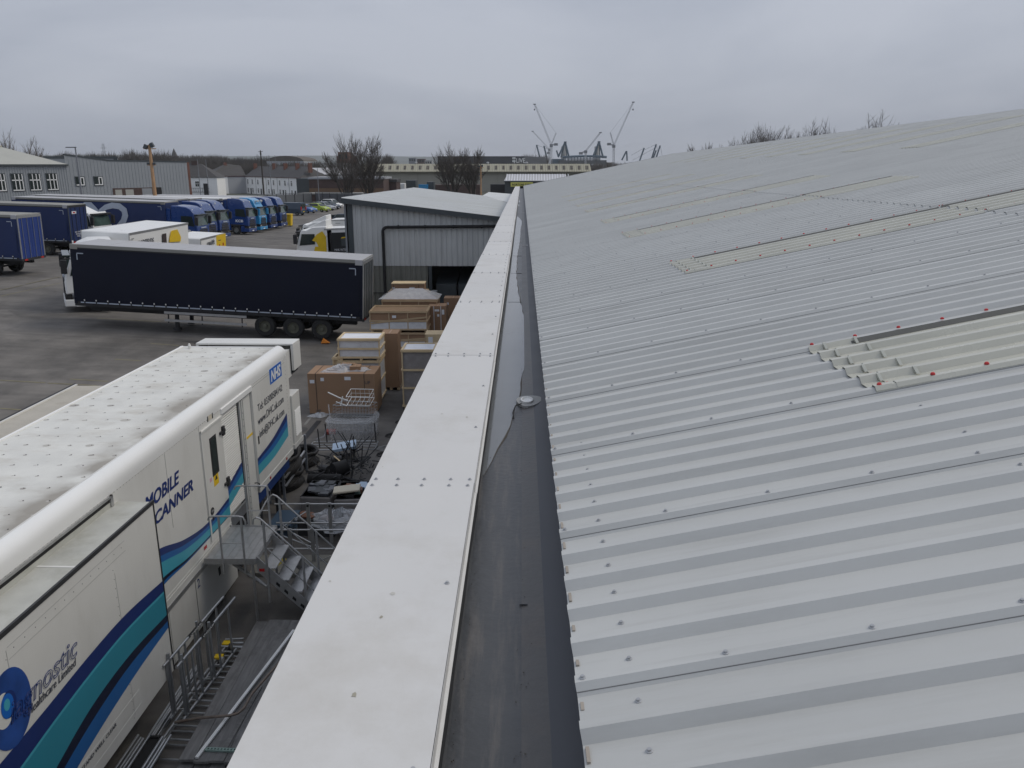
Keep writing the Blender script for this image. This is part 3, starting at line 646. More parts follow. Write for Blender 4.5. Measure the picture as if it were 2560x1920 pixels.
# side panel seams
for y, z0, z1_ in ((17.23, 1.6, 3.98), (14.33, 1.55, 3.98), (12.9, 2.6, 3.98), (13.49, .25, 1.24)): tb().box(-.002, .0035, y, y+.006, z0, z1_).build('panel_seam', M_['alu'], tr)
b = tb()
for i in range(60): b.box(-.001, .005, 17.3+.04*i, 17.306+.04*i, 3.93, 3.936)
for i in range(22): b.box(-.001, .005, 19.7, 19.71, 1.7+.1*i, 1.71+.1*i)
b.build('side_rivets', M_['chassis'], tr, kind='stuff')
# slide-out pod
pod = tb().box(-.3, .54, 5.2, 11.28, .88, 3.80).build('slide_out_pod', M_['white'], tr)
PM = None
pb = tb; 
tb().box(-.02, .535, 5.2, 11.27, 3.80, 3.812).build('pod_roof', M_['podroof'], pod)
tb().box(.52, .552, 5.2, 11.3, 3.775, 3.835).build('pod_edge_trim', M_['iron'], pod)
tb().box(.53, .548, 11.26, 11.29, .88, 3.8).build('pod_edge_trim', M_['chassis'], pod)
tb().box(.0, .006, 5.2, 11.05, 3.89, 3.97).build('pod_opening', M_['black'], tr); tb().box(.0, .01, 5.2, 11.05, 3.812, 3.885).build('pod_seal', M_['podroof'], tr)
tb().box(-.005, .03, 5.2, 11.12, 3.955, 3.99).build('pod_opening_frame', M_['alu'], tr)
tb().box(.0, .03, 11.05, 11.12, 3.82, 3.99).build('pod_opening_frame', M_['alu'], tr)
tb().box(.0, .53, 9.2, 9.24, 3.812, 3.818).build('pod_roof_seam', M_['white'], pod)
E1 = [(5.4, 2.3), (6.4, 2.42), (7.31, 2.46), (8.11, 2.50), (9.16, 2.57), (10.12, 2.585), (11.27, 2.48)]
E2 = [(5.4, 1.9), (6.4, 2.02), (7.6, 2.17), (8.23, 2.25), (9.11, 2.33), (10.06, 2.365), (11.27, 2.30)]
E3 = [(5.4, 1.86), (6.4, 1.98), (7.6, 2.13), (8.23, 2.21), (9.11, 2.29), (10.06, 2.325), (11.27, 2.26)]
E4 = [(5.4, .92), (6.4, 1.15), (7.6, 1.48), (8.15, 1.66), (9.03, 1.88), (10.08, 1.955), (11.27, 1.885)]
E5 = [(5.4, .90), (6.4, 1.0), (7.6, 1.32), (8.3, 1.54), (9.12, 1.71), (10.09, 1.81), (11.27, 1.775)]
E6 = [(5.4, .89), (6.4, .95), (7.6, 1.10), (8.55, 1.34), (9.27, 1.47), (10.25, 1.59), (11.27, 1.66)]
bands([E1, E2, E3, E4, E5, E6], [M_['navy'], M_['teal2'], M_['teal'], M_['blackp'], M_['pblue']], x=.544, lo=5.5, hi=11.255, par=pod)
PX = lambda y, z, x=.546: RT(1.35+x, y-13, z, (0, 1, 0), (0, 0, 1))
def ell(cy, cz, ry, rz, x, m, n=36, rot=0, name='logo_disc'):
    b = tb(); b.poly([(x, cy+ry*math.cos(t)*math.cos(rot)-rz*math.sin(t)*math.sin(rot), cz+ry*math.cos(t)*math.sin(rot)+rz*math.sin(t)*math.cos(rot)) for t in [2*math.pi*k/n for k in range(n)]]); return b.build(name, m, pod)
ell(7.63, 2.93, .36, .47, .545, mat('logo_blue', (.02, .07, .28), .4, var=.5, scale=2)); ell(7.52, 2.98, .155, .205, .547, M_['white']); ell(7.61, 3.0, .125, .16, .549, M_['navy']); ell(7.58, 3.0, .105, .145, .551, M_['nhs'])
ell(7.575, 3.02, .05, .07, .5525, M_['teal2'])
text('iagnostic', PX(7.56, 2.76, .5535), .36, M_['navy'], pod, 1.36, .3, 0, outline=.004)
text('Healthcare Limited', PX(7.86, 2.64, .549), .145, M_['ink'], pod, 1.0, .25)
text('CAUTION EXPANDING WALL STAND WELL CLEAR', PX(7.3, 1.22), .075, M_['ink'], pod, 2.2, .1)
for y, z0, z1_ in ((7.72, .95, 3.6), (10.0, 1.0, 3.3)): tb().box(.54, .5415, y, y+.006, z0, z1_).build('pod_seam', M_['alu'], pod)
b = tb()
for i in range(13): b.lathe([(.006, .54), (.005, .544)], c=(0, 7.85+.2*i, 3.56), axis='x', n=6)
for i in range(18): b.lathe([(.005, .54), (.004, .544)], c=(0, 7.70+.0*i, .95+.15*i), axis='x', n=6); b.lathe([(.005, .54), (.004, .544)], c=(0, 9.97, .98+.14*i), axis='x', n=6)
b.build('pod_rivets', M_['chassis'], pod, kind='stuff')
tb().box(.54, .5418, 7.75, 10.35, 3.47, 3.474).build('pod_seam', M_['alu'], pod)
tb().box(.54, .5418, 7.75, 10.35, 3.62, 3.624).build('pod_seam', M_['alu'], pod)
for a in ((8.3, 10.2, 1.06, 1.064), (10.2, 10.204, 1.06, 1.3), (8.3, 10.2, 1.3, 1.304)): tb().box(.54, .542, *a[:2], *a[2:]).build('pod_seam', M_['whitep'], pod)
# front bulkhead equipment
b = tb(); b.box(-2.68, -.03, 19.86, 20.02, 1.5, 4.1); b.build('front_wall', M_['white'], tr)
fr = tb(); fr.box(-2.5, .05, 20.32, 20.95, 4.22, 4.27); fr.box(-.02, .05, 20.32, 20.95, 3.55, 4.22); fr.box(-2.5, -2.43, 20.32, 20.95, 3.55, 4.22); fr.box(-2.5, .0, 20.9, 20.95, 3.55, 4.22); fr.build('cooler_hood', M_['white'], tr, bevel=.012)
tb().box(-2.42, -.03, 20.36, 20.88, 3.45, 4.0).build('cooler_core', M_['chassis'], tr)
for x in (-1.9, -.7): tb().lathe([(.26, 4.0), (.26, 4.06), (.22, 4.06), (.2, 4.01), (0, 4.01)], c=(x, 20.62, 0), n=20).build('cooler_fan', M_['navy'], tr)
tb().box(-2.5, -.05, 20.0, 20.36, 3.4, 4.12).build('front_locker', M_['white'], tr)
gb = tb().box(-2.6, .02, 20.0, 20.68, 1.62, 2.95).build('generator_box', M_['white'], tr, bevel=.02)
for k in range(12): tb().prism([(.02, 2.5-.06*k), (.045, 2.47-.06*k), (.02, 2.46-.06*k)], 20.12, 20.6, 'y').build('louvre', M_['whitep'], gb)
tb().box(-2.55, .03, 19.95, 20.74, 1.5, 1.62).build('generator_base', M_['white'], tr)
for y in (17.5, 18.9): tb().box(-.25, -.13, y, y+.12, .1, 1.45).build('landing_leg', M_['chassis'], tr)
tb().lathe([(.03, 4.28), (.04, 4.36), (.02, 4.42), (0, 4.42)], c=(-2.35, 19.6, 0), n=10).build('roof_vent', M_['white'], tr)
# ---------------------------------------------------------------- access platform and stairs
pf = thing('access_platform', 'aluminium access platform with handrails and steps leading down from the scanner trailer door', 'stairs', Matrix.Translation((-5.4, 14.6, 0)))
def pbx(): return MB(Matrix.Translation((5.4, -14.6, 0)))
al = M_['alu']
for k in range(7): pbx().box(-5.86+.134*k, -5.86+.134*k+.129, 13.86, 15.3, 1.455, 1.48).build('deck_board', al, pf)
fr = pbx()
for y in (13.84, 15.3): fr.box(-5.88, -4.9, y, y+.02, 1.38, 1.50)
fr.box(-4.92, -4.90, 13.86, 15.3, 1.38, 1.478); fr.build('deck_frame', al, pf)
def rail(pts, r=.017): return pbx().tube(pts, r, 8).build('handrail', al, pf, smooth=True)
rail([(-5.72, 13.84, 2.3), (-5.70, 13.84, 2.36), (-5.62, 13.84, 2.38), (-5.14, 13.84, 2.38), (-5.06, 13.84, 2.36), (-5.02, 13.84, 2.27), (-5.02, 13.84, 2.2)])
for x in (-5.52, -5.10): pbx().box(x-.017, x+.017, 13.822, 13.856, 1.2, 2.38).build('post', al, pf)
rail([(-5.52, 13.84, 1.83), (-5.10, 13.84, 1.82)], .012)
rail([(-5.72, 15.32, 2.3), (-5.70, 15.32, 2.36), (-5.62, 15.32, 2.38), (-5.12, 15.32, 2.38), (-5.04, 15.32, 2.36), (-5.0, 15.32, 2.27)])
for x in (-5.49, -5.04): pbx().box(x-.017, x+.017, 15.302, 15.336, 1.2, 2.38).build('post', al, pf)
rail([(-5.49, 15.32, 1.83), (-5.04, 15.32, 1.83)], .012)
rail([(-5.02, 14.62, 2.02), (-4.99, 14.62, 2.10), (-4.90, 14.75, 2.28), (-4.86, 14.78, 2.33)])
# stairs: from (-4.92,1.46) to (-3.6,.18)
sA, sB = (-4.90, 1.46), (-3.62, .12)
def sp_(t): return (lerp(sA[0], sB[0], t), lerp(sA[1], sB[1], t))
for y in (13.9, 14.92):
    d = Vector((sB[0]-sA[0], sB[1]-sA[1])).normalized(); nrm = Vector((-d.y, d.x))*.11
    P = [(sA[0]+nrm.x*0, sA[1]+.06), (sB[0], sB[1]+.06), (sB[0]-nrm.x*1.9, sB[1]-.08), (sA[0]-.0, sA[1]-.26)]
    pbx().prism(P, y, y+.025, 'y').build('stringer', al, pf)
    st_ = pbx()
for k in range(5):
    x, z = sp_((k+.45)/5.4)
    pbx().box(x-.02, x+.24, 13.925, 14.92, z-.12, z-.095).build('tread', al, pf)
    pbx().box(x-.03, x-.015, 13.925, 14.92, z-.20, z-.095).build('riser', al, pf)
for k in range(6):
    x, z = sp_(.3+k*.115); pbx().prism([(x-.05, z-.13), (x+.02, z-.20), (x+.03, z-.14), (x-.03, z-.08)], 13.893, 13.899, 'y').build('hazard_mark', M_['black'], pf)
pbx().box(-4.86, -4.76, 13.892, 13.898, 1.2, 1.26).build('red_reflector', M_['redlens'], pf)
for y in (13.88, 14.96):
    rail([(-4.9, y, 2.2), (-4.88, y, 2.30), (-4.82, y, 2.34), (-4.75, y, 2.31), (-3.55, y, 1.05)])
    rail([(-4.72, y, 1.75), (-3.6, y, .55)], .012)
    for x, z0, z1_ in ((-4.70, 1.0, 2.26), (-4.0, .2, 1.52)): pbx().box(x-.02, x+.02, y-.017, y+.017, 0 if x == -4.0 or y > 14 else .55, z1_).build('post', al, pf)
pbx().tube([(-5.5, 14.3, 1.15), (-4.75, 13.95, .85)], .035, 10).build('support_strut', al, pf, smooth=True)
for x, y in ((-4.95, 15.2), (-5.0, 13.95)): pbx().box(x-.02, x+.02, y-.02, y+.02, .0, 1.4).build('post', al, pf)
# low plinth behind the stairs
tag(MB().box(-5.75, -4.1, 15.75, 16.6, .0, .16).build('wooden_plinth', mat('pale_plinth', (.22, .21, .18), .8, var=.2), None, bevel=.01), 'low pale timber plinth with a yellow stripe lying under the stairs', 'plinth')
pl = bpy.data.objects['wooden_plinth']
MB().prism([(-5.45, 15.76), (-5.3, 15.76), (-5.0, 16.58), (-5.15, 16.58)], .161, .164, 'z').build('yellow_stripe', mat('worn_yellow', (.38, .3, .04), .7), pl)
# ---------------------------------------------------------------- barrier frame behind the stairs
gf = thing('guard_rail_frame', 'large aluminium frame of rails and posts standing behind the trailer stairs', 'railing', Matrix.Translation((-4.5, 17, 0)))
def gbx(): return MB(Matrix.Translation((4.5, -17, 0)))
for y, z0, ht in ((17.3, 0, 1.10), (16.3, 0, .92)):
    for z in (ht, ht-.48 if y > 17 else ht-.46):
        gbx().tube([(-5.55, y, z), (-2.6, y, z)], .02, 8).build('rail', M_['alu'], gf, smooth=True)
    for x in (-4.78, -4.27, -3.3) if y > 17 else (-4.95, -4.45, -3.4): gbx().box(x-.04, x+.04, y-.02, y+.02, z0, ht+.03).build('post', M_['alu'], gf)
for a in (((-5.6, 17.3, .2), (-5.1, 17.3, .75)), ((-4.27, 17.3, .5), (-3.3, 17.3, .9)), ((-4.45, 16.3, .1), (-3.4, 16.3, .6)), ((-5.3, 16.9, .7), (-4.4, 16.6, .35))):
    gbx().tube(a, .014, 6).build('brace', M_['alu'], gf)
for x in (-4.78, -4.27): gbx().lathe([(.028, 17.27), (.028, 17.279)], c=(x, 0, 1.06), axis='y', n=12).build('hole', M_['black'], gf)
# ---------------------------------------------------------------- scaffold boards, ladders, tubes
random.seed(11)
bx = -4.93
LB = ['grey weathered scaffold board in the flat stack beside the parapet']
for lay in range(3):
    for k in range(6):
        w = .225; x = bx+.01+k*.233+random.uniform(-.008, .008)-lay*.0; y0 = 9.86+random.uniform(-.05, .06)-(0 if lay == 2 else .05)
        o = MB().box(0, w, 0, 3.75+random.uniform(-.05, .05), 0, .045).build('scaffold_board', M_['board'], None, bevel=.004, seg=1)
        o.matrix_world = Matrix.Translation((x, y0, .05+.052*lay*2.0)) @ Matrix.Rotation(random.uniform(-.006, .006), 4, 'Z')
        tag(o, ['weathered grey board in the stack, first from the trailer side', 'weathered grey board in the stack, second from the trailer side', 'weathered grey board in the stack, third from the trailer side', 'weathered grey board in the stack, fourth from the trailer side', 'weathered grey board in the stack, nearly under the parapet edge', 'weathered grey board in the stack, hidden deepest under the parapet'][k] if lay == 2 else 'grey board in the lower layers of the flat board stack', 'board', 'scaffold boards stacked flat' if lay == 2 else 'boards in the lower layers of the stack')
for k, y in enumerate((10.2, 11.8, 13.2)):
    tag(MB().box(bx, bx+1.42, y, y+.08, .0, .05).build('timber_bearer', M_['board'], None), ['dark timber bearer under the near end of the board stack', 'dark timber bearer under the middle of the board stack', 'dark timber bearer under the far end of the board stack'][k], 'timber bearer')
def strip(p, q, w, h, m, name, label, cat):
    p, q = Vector(p), Vector(q); d = q-p; M = RT(*p, right=d, up=(0, 0, 1)); r = d.normalized(); s = Vector((-r.y, r.x, 0)).normalized(); n = r.cross(s); M = Matrix((r, s, n)).transposed().to_4x4(); M.translation = p
    o = MB().box(0, d.length, -w/2, w/2, 0, h).build(name, m, None); o.matrix_world = M; return tag(o, label, cat)
strip((-4.64, 9.90, .32), (-4.06, 13.15, .38), .05, .03, M_['whitep'], 'white_strip', 'long thin white plastic strip lying diagonally across the grey boards', 'plastic strip')
strip((-4.3, 10.1, .305), (-4.22, 11.6, .31), .07, .02, M_['board'], 'loose_batten', 'short grey loose batten lying on top of the board stack', 'batten')
o = MB().tube([(-5.3, 10.72, .30), (-4.9, 10.72, .38), (-4.42, 10.70, .44), (-4.30, 10.74, .45), (-4.24, 10.85, .46), (-4.22, 11.2, .47), (-4.14, 11.5, .48), (-3.9, 12.4, .5)], .022, 10).build('bent_pipe', M_['rust'], None, smooth=True)
tag(o, 'bent rusty brown steel pipe lying across the grey boards', 'pipe')
# perforated green steel channels
def perf(x0, y0, ang, ln, label, n=2):
    o = thing('perforated_channel', label, 'steel channel', Matrix.Translation((x0, y0, 0)) @ Matrix.Rotation(ang, 4, 'Z'), 'perforated green channels')
    for k in range(n):
        b = MB(); w = .06
        b.box(k*.075, k*.075+.012, 0, ln, .0, .03); b.box(k*.075+.048, k*.075+.06, 0, ln, 0, .03)
        for i in range(int(ln/.05)): b.box(k*.075+.012, k*.075+.048, i*.05, i*.05+.022, .022, .03)
        b.build('channel', M_['green'], o)
    return o
perf(-5.22, 10.0, -.05, .62, 'pale green perforated channels lying between the black panel and the boards')
perf(-5.25, 9.25, -.05, .7, 'pale green perforated channels at the bottom edge beside the ribbed black panel')
o = perf(-4.62, 10.12, -1.62, .55, 'pale green perforated channel lying across the near end of the boards', 1); o.location.z = .31
# ladder flat on the ground (scaffold ladder frame)
def ladder(label, M, L, w, n, rr=.022, m=None, legs=False):
    t = thing('aluminium_ladder', label, 'ladder', M, 'aluminium ladder frames')
    m = m or M_['steel']
    for x in (0, w): MB().tube([(x, 0, 0), (x, L, 0)], rr, 10).build('stile', m, t, smooth=True)
    for i in range(n):
        y = L*(i+.5)/n; MB().tube([(0, y, 0), (w, y, 0)], rr*.8, 8).build('rung', m, t, smooth=True)
    return t
ladder('long aluminium ladder frame lying flat nearest the grey boards', Matrix.Translation((-5.45, 10.0, .10)) @ Matrix.Rotation(-.06, 4, 'Z'), 3.1, .50, 10)
ladder('aluminium ladder frame lying flat under the standing frame', Matrix.Translation((-5.42, 10.35, .17)) @ Matrix.Rotation(-.07, 4, 'Z'), 2.8, .50, 9)
# standing tower frame seen edge on
tf = thing('scaffold_tower', 'upright aluminium scaffold tower frame standing beside the trailer pod', 'scaffold frame', Matrix.Translation((-5.45, 10.95, 0)) @ Matrix.Rotation(-.10, 4, 'Z'))
for x, z0 in ((0, 0), (.22, 0)):
    for zz in (.22, 1.18):
        MB().tube([(x, -.05, zz), (x, 2.05 if zz > 1 else 1.9, zz)], .024, 10).build('rail', M_['steel'], tf, smooth=True)
    for k, y in enumerate((.05, .12, .42, .62, .95, 1.05, 1.3, 1.75)):
        MB().tube([(x, y, .22), (x, y, 1.18+(.12 if k in (1, 5) else 0))], .024 if k in (0, 1, 5) else .019, 10).build('upright', M_['steel'], tf, smooth=True)
MB().tube([(.22, .75, 1.181), (.22, 1.2, 1.181)], .027, 10).build('printed_sleeve', M_['black'], tf, smooth=True)
MB().tube([(.0, .75, 1.181), (.0, 1.2, 1.181)], .027, 10).build('printed_sleeve', M_['black'], tf, smooth=True)
for x in (0, .22): text('UNISCAFF', RT(x+.028, .78, 1.175, (0, 1, 0), (0, 0, 1)), .045, M_['whitep'], tf, .38)
for i in range(5): MB().tube([(0, .2+.4*i, .22), (.22, .2+.4*i, .22)], .015, 8).build('rung', M_['steel'], tf)
# stacks of tubes
random.seed(5)
for k in range(9):
    x = -5.66+.045*(k % 3)+random.uniform(-.01, .01); z = .06+.055*(k//3); y0 = 10.45+random.uniform(-.1, .15)
    o = MB().tube([(x, y0, z), (x+.02-.06*.0, y0+1.9, z)], .022, 10).build('aluminium_tube', M_['steel'], None, smooth=True)
    tag(o, 'long bright aluminium tube in the bundle close under the trailer pod', 'tube', 'aluminium tubes bundled by the trailer')
for k in range(3):
    o = MB().tube([(-5.60+.08*k, 10.42-.06*k, .19), (-5.60+.08*k+.0, 10.52-.06*k, .19)], .038, 12).build('blue_end_cap', M_['navy'], None, smooth=True)
    tag(o, ['navy blue end cap nearest the trailer pod', 'navy blue end cap in the middle of three', 'navy blue end cap farthest from the trailer pod'][k], 'end cap', 'blue end caps on the tubes')
for k in range(7):
    x = (-5.75+.055*k) if k < 4 else (-5.36+.055*(k-4)); z = .32-.012*(k % 2)
    o = MB().tube([(x, 8.9, z), (x+.02, 10.4-.04*(k % 3), z)], .024, 10).build('aluminium_tube', M_['steel'], None, smooth=True)
    tag(o, 'bright aluminium tube beside the black panel at the bottom of the picture' if k < 4 else 'bright aluminium tube right of the black panel at the bottom of the picture', 'tube', 'tubes left of the black panel' if k < 4 else 'tubes right of the black panel')
o = MB().box(-5.56, -5.37, 8.9, 10.38, .24, .27).build('black_deck_panel', M_['black'], None); tag(o, 'flat black platform panel between bright aluminium tubes', 'panel')
for k in range(11): MB().box(-5.56+.0175*k, -5.552+.0175*k, 10.38, 10.43, .25, .30).build('ridge', M_['iron'], o)
for k in range(2):
    o = MB().box(-5.33, -5.18, 12.9-.42*k, 13.02-.42*k, .22, .27).build('yellow_clamp', M_['yellow'], None, bevel=.01); tag(o, ['yellow plastic brake clamp farther along the flat ladder', 'yellow and white castor clamp nearer along the flat ladder'][k], 'clamp')
    MB().lathe([(.06, -.02), (.06, .02)], c=(-5.16, 12.86-.42*k, .24), axis='x', n=14).build('castor_wheel', M_['conc'] if k else M_['iron'], o, smooth=True)
for k in range(3):
    o = MB().tube([(-5.35, 13.15-.14*k, .2+.02*k), (-5.02+.04*k, 13.18-.14*k, .2)], .022, 8).build('short_tube', M_['steel'], None, smooth=True); tag(o, ['short cross tube at the far end of the ladder frames', 'second short cross tube at the end of the ladder frames', 'third short cross tube beside the yellow clamp'][k], 'tube')
# ---------------------------------------------------------------- cartons and crates in the yard
def Tz(x, y, rot=0, z=None): return Matrix.Translation((x, y, ground(x, y) if z is None else z)) @ Matrix.Rotation(math.radians(rot), 4, 'Z')
def labels(par, spots, y=-.003):
    for x, z, w, h in spots: MB().box(x, x+w, y-.002, y+.002, z, z+h).build('paper_label', M_['paper'], par)
def carton(M, w, d, h, label, straps=(), labs=(), group=None, pallet=False):
    t = thing('cardboard_box', label, 'box', M, group); z0 = .1 if pallet else .01
    MB().box(0, w, 0, d, z0, h).build('carton', M_['card'], t, bevel=.012, seg=1)
    MB().box(w/2-.03, w/2+.03, -.002, d+.002, h-.001, h+.002).build('tape', mat('brown_tape', (.33, .2, .11), .35), t)
    for x in straps: MB().box(x, x+.018, -.006, d+.006, z0+.01, h+.006).build('strap', M_['chassis'], t)
    if pallet:
        for x in (0, w/2-.05, w-.1): MB().box(x, x+.1, 0, d, 0, .1).build('pallet_block', M_['wood'], t)
    labels(t, labs); return t
big = carton(Tz(-7.15, 27.0, -1), 2.36, 1.2, 1.47, 'wide brown cardboard box strapped twice, with crumpled film and two small boxes on top', (.28, 1.98), ((.08, 1.12, .16, .12), (.46, 1.2, .12, .12), (1.3, 1.24, .22, .12)))
for x, z in ((2.0, 1.1), (.22, .05)): text('⌂'.replace('⌂', 'UP'), RT(x, -.004, z), .16, M_['ink'], big)
for k, (x, y, w) in enumerate(((-6.15, 27.55, .5), (-5.72, 27.3, .38))):
    t = carton(Tz(x, y, 12*k-8, ground(-6, 27)+1.475), w, .42, .2, ['small open cardboard box on the wide carton, left of two', 'small cardboard box on the wide carton, right of two'][k])
def crumple(M, rx, ry, h, m, seed, n=26, name='plastic_film', label='', cat='plastic sheet', ring=12):
    random.seed(seed); b = MB(); vs = [(0, 0, h)]
    for i in range(1, ring+1):
        for k in range(n):
            t = 2*math.pi*k/n; r = i/ring; rr = r*(1+.22*math.sin(3*t+seed)+.12*math.sin(7*t)+random.uniform(-.06, .06))
            z = h*(1-r**2)*(.4+.6*random.random())+.01+random.uniform(0, .05)*(1-r)
            vs.append((rx*rr*math.cos(t), ry*rr*math.sin(t), z))
    fs = [(0, 1+k, 1+(k+1) % n) for k in range(n)]
    for i in range(ring-1):
        for k in range(n): a = 1+i*n; fs.append((a+k, a+(k+1) % n, a+n+(k+1) % n, a+n+k))
    b.add(vs, fs); o = b.build(name, m, None); o.matrix_world = M; return tag(o, label, cat)
crumple(Tz(-5.95, 27.55, 0, ground(-6, 27)+1.48), .82, .46, .22, M_['wrap'], 2, label='crumpled clear plastic film lying on the wide cardboard box')
crumple(Tz(-6.75, 26.8, 20), .35, .22, .1, M_['wrap'], 6, label='scrap of clear film on the ground at the corner of the wide box')
carton(Tz(-5.05, 30.1, 0), .66, .8, 2.25, 'tall narrow brown cardboard box on a pallet right of the film-packed crates', pallet=True)
def crate(M, w, d, h, fill, label, rails=(0, .5, 1), top=True, group=None, diag=False, posts=2, wood='wood2', labs=(), topm=None, inner=True, roofslats=0, upper=None):
    t = thing('timber_crate', label, 'crate', M, group); W = M_[wood]; c = .07
    if inner: MB().box(.03, w-.03, .03, d-.03, .12, h-.05).build('packed_goods', fill, t, bevel=.015)
    for i in range(posts):
        x = (w-c)*i/(posts-1)
        for y in (0, d-c*.5): MB().box(x, x+c*.7, y-.012, y+c*.5, .1, h).build('post', W, t)
    for r in rails:
        z = lerp(.1, h-c, r)
        for y in (-.02, d-.02): MB().box(-.01, w+.01, y-.012, y+.025, z, z+c).build('rail', W, t)
        for x in (-.02, w-.02): MB().box(x-.008, x+.03, 0, d, z+.004, z+c-.004).build('rail', W, t)
    if top:
        for x in (0, w-c): MB().box(x, x+c, -.01, d+.01, h, h+.025).build('top_board', W, t)
        for y in (-.01, d-c+.01): MB().box(.071, w-.071, y, y+c, h, h+.022).build('top_board', W, t)
        if topm: MB().box(.06, w-.06, .06, d-.06, h-.04, h-.01).build('top_sheet', topm, t)
    for k in range(roofslats):
        y = d*k/(roofslats-1)-.03*(k == roofslats-1); MB().box(0, w, y, y+.035, h+.025, h+.045).build('top_slat', W, t)
    if upper: MB().box(.02, w-.02, -.006, .02, upper[0], upper[1]).build('white_panel', M_['wrapo'], t)
    if diag: MB().add([(0.02, -.035, .45), (.1, -.035, .40), (w, -.035, h-.30), (w-.05, -.035, h-.22), (0.02, -.02, .45), (.1, -.02, .40), (w, -.02, h-.30), (w-.05, -.02, h-.22)], [(0, 1, 2, 3), (4, 7, 6, 5), (0, 4, 5, 1), (1, 5, 6, 2), (2, 6, 7, 3), (3, 7, 4, 0)]).build('diagonal_brace', W, t)
    for x in (.05, w/2, w-.15): MB().box(x, x+.1, 0, d, 0, .1).build('skid', W, t)
    labels(t, labs, -.03); return t
crate(Tz(-6.38, 28.5, 0, ground(-6, 28.5)), 1.55, 1.15, 1.55, M_['wrapo'], 'pale timber crate of film-packed goods, lower of the stack behind the wide carton')
crate(Tz(-6.35, 28.48, 0, ground(-6, 28.5)+1.56), 1.55, 1.15, .82, M_['wrapo'], 'pale timber crate of white film-packed goods, top of the stack', topm=M_['paper'])
crate(Tz(-6.62, 28.7, 0), .28, .7, 1.6, M_['wood2'], 'narrow pale timber case left of the film-packed crate stack', posts=2)
crate(Tz(-3.95, 27.8, 0), 1.2, 1.15, 2.2, M_['wrapg'], 'tall open timber crate of grey film-packed goods beside the parapet', rails=(0, .33, .66, 1), topm=M_['paper'])
g0 = ground(-5, 36.6)
crate(Tz(-6.55, 36.5, 0, g0), 2.62, 1.45, .82, M_['card'], 'long timber crate of cartons, lower of the front pair beside the navy trailer', posts=4, wood='wood', diag=True, upper=(.12, .42))
crate(Tz(-6.58, 36.45, 0, g0+.86), 2.68, 1.5, .98, M_['card'], 'long timber crate with slatted top, upper of the front pair beside the trailer', posts=4, wood='wood', diag=True, roofslats=6, upper=(.12, .48), labs=((1.05, .68, .18, .12),))
crate(Tz(-6.3, 38.35, 0, ground(-5, 38)), 2.7, 1.5, 1.0, M_['card'], 'long timber crate behind the front pair, lower one', posts=4, wood='wood')
crate(Tz(-6.3, 38.35, 0, ground(-5, 38)+1.05), 2.7, 1.5, .98, M_['card'], 'long timber crate under a tent of clear film, behind the front pair', posts=4, wood='wood', roofslats=5)
b = MB(); z = ground(-5, 38)+2.1; b.add([(-6.45, 38.3, z), (-3.55, 38.3, z), (-3.5, 39.9, z), (-6.4, 39.9, z), (-5.7, 39.0, z+.42), (-4.4, 39.05, z+.42)], [(0, 1, 5, 4), (1, 2, 5), (2, 3, 4, 5), (3, 0, 4)]); tag(b.build('film_tent', M_['wrap'], None), 'clear plastic film pulled over the rear timber crate like a low tent', 'plastic sheet')
bcz = ground(-5.5, 42.4)
bc = crate(Tz(-6.75, 42.6, 0, bcz), 2.3, 1.2, 1.62, M_['card'], 'timber crate with V-shaped braces against the ribbed wall', posts=3, wood='wood', labs=((1.85, 1.15, .22, .18), (.62, 1.4, .1, .07)))
for q in (((.15, 1.55), (.55, .5)), ((.95, .6), (1.35, 1.5)), ((1.5, 1.5), (1.95, .6))):
    (xa, za), (xb, zb) = q; MB().add([(xa, -.04, za), (xa+.1, -.04, za), (xb+.1, -.04, zb), (xb, -.04, zb), (xa, -.02, za), (xa+.1, -.02, za), (xb+.1, -.02, zb), (xb, -.02, zb)], [(0, 1, 2, 3), (4, 7, 6, 5), (0, 4, 5, 1), (1, 5, 6, 2), (2, 6, 7, 3), (3, 7, 4, 0)]).build('brace', M_['wood'], bc)
t = thing('pallet', 'flat timber pallet on top of the V-braced crate', 'pallet', Tz(-6.65, 42.6, 0, bcz+1.66))
for k in range(6): MB().box(.02+.38*k, .2+.38*k, 0, 1.1, .09, .11).build('slat', M_['wood'], t)
for k in range(3): MB().box(0, 2.1, .02+.48*k, .12+.48*k, 0, .09).build('block', M_['wood2'], t)
carton(Tz(-6.45, 42.7, 0, bcz+1.78), 1.75, .9, .38, 'flat brown carton with pale wooden lid, topmost against the ribbed wall', (.1, 1.45), ((.05, .1, .12, .12), (.95, .12, .28, .1)))
o = bpy.data.objects[bpy.data.objects[-1].name]
MB().box(-6.47, -4.68, 42.68, 43.62, bcz+2.165, bcz+2.21).build('lid', M_['wood2'], None); o = bpy.data.objects['lid']; tag(o, 'pale wooden board laid as a lid on the flat brown carton', 'board')
carton(Tz(-3.98, 37.8, 0), .84, .8, 1.92, 'upright brown carton with two white straps and labels beside the parapet', (), ((.28, 1.65, .22, .1), (.62, 1.5, .12, .24), (.4, 1.4, .1, .12)), pallet=True)
sb = bpy.data.objects['cardboard_box.004'] if 'cardboard_box.004' in bpy.data.objects else None
for x in (-3.75, -3.42): tag(MB().box(x, x+.03, 37.785, 37.795, ground(-3.6, 37.8)+.12, ground(-3.6, 37.8)+1.92).build('white_strap', M_['paper'], None), ['left white strap round the upright carton', 'right white strap round the upright carton'][x > -3.5], 'strap')
carton(Tz(-3.55, 41.3, 0), .95, .8, 1.75, 'brown carton standing behind the strapped one, half hidden by the parapet', (), ((.15, 1.4, .1, .12), (.6, 1.1, .18, .28)))
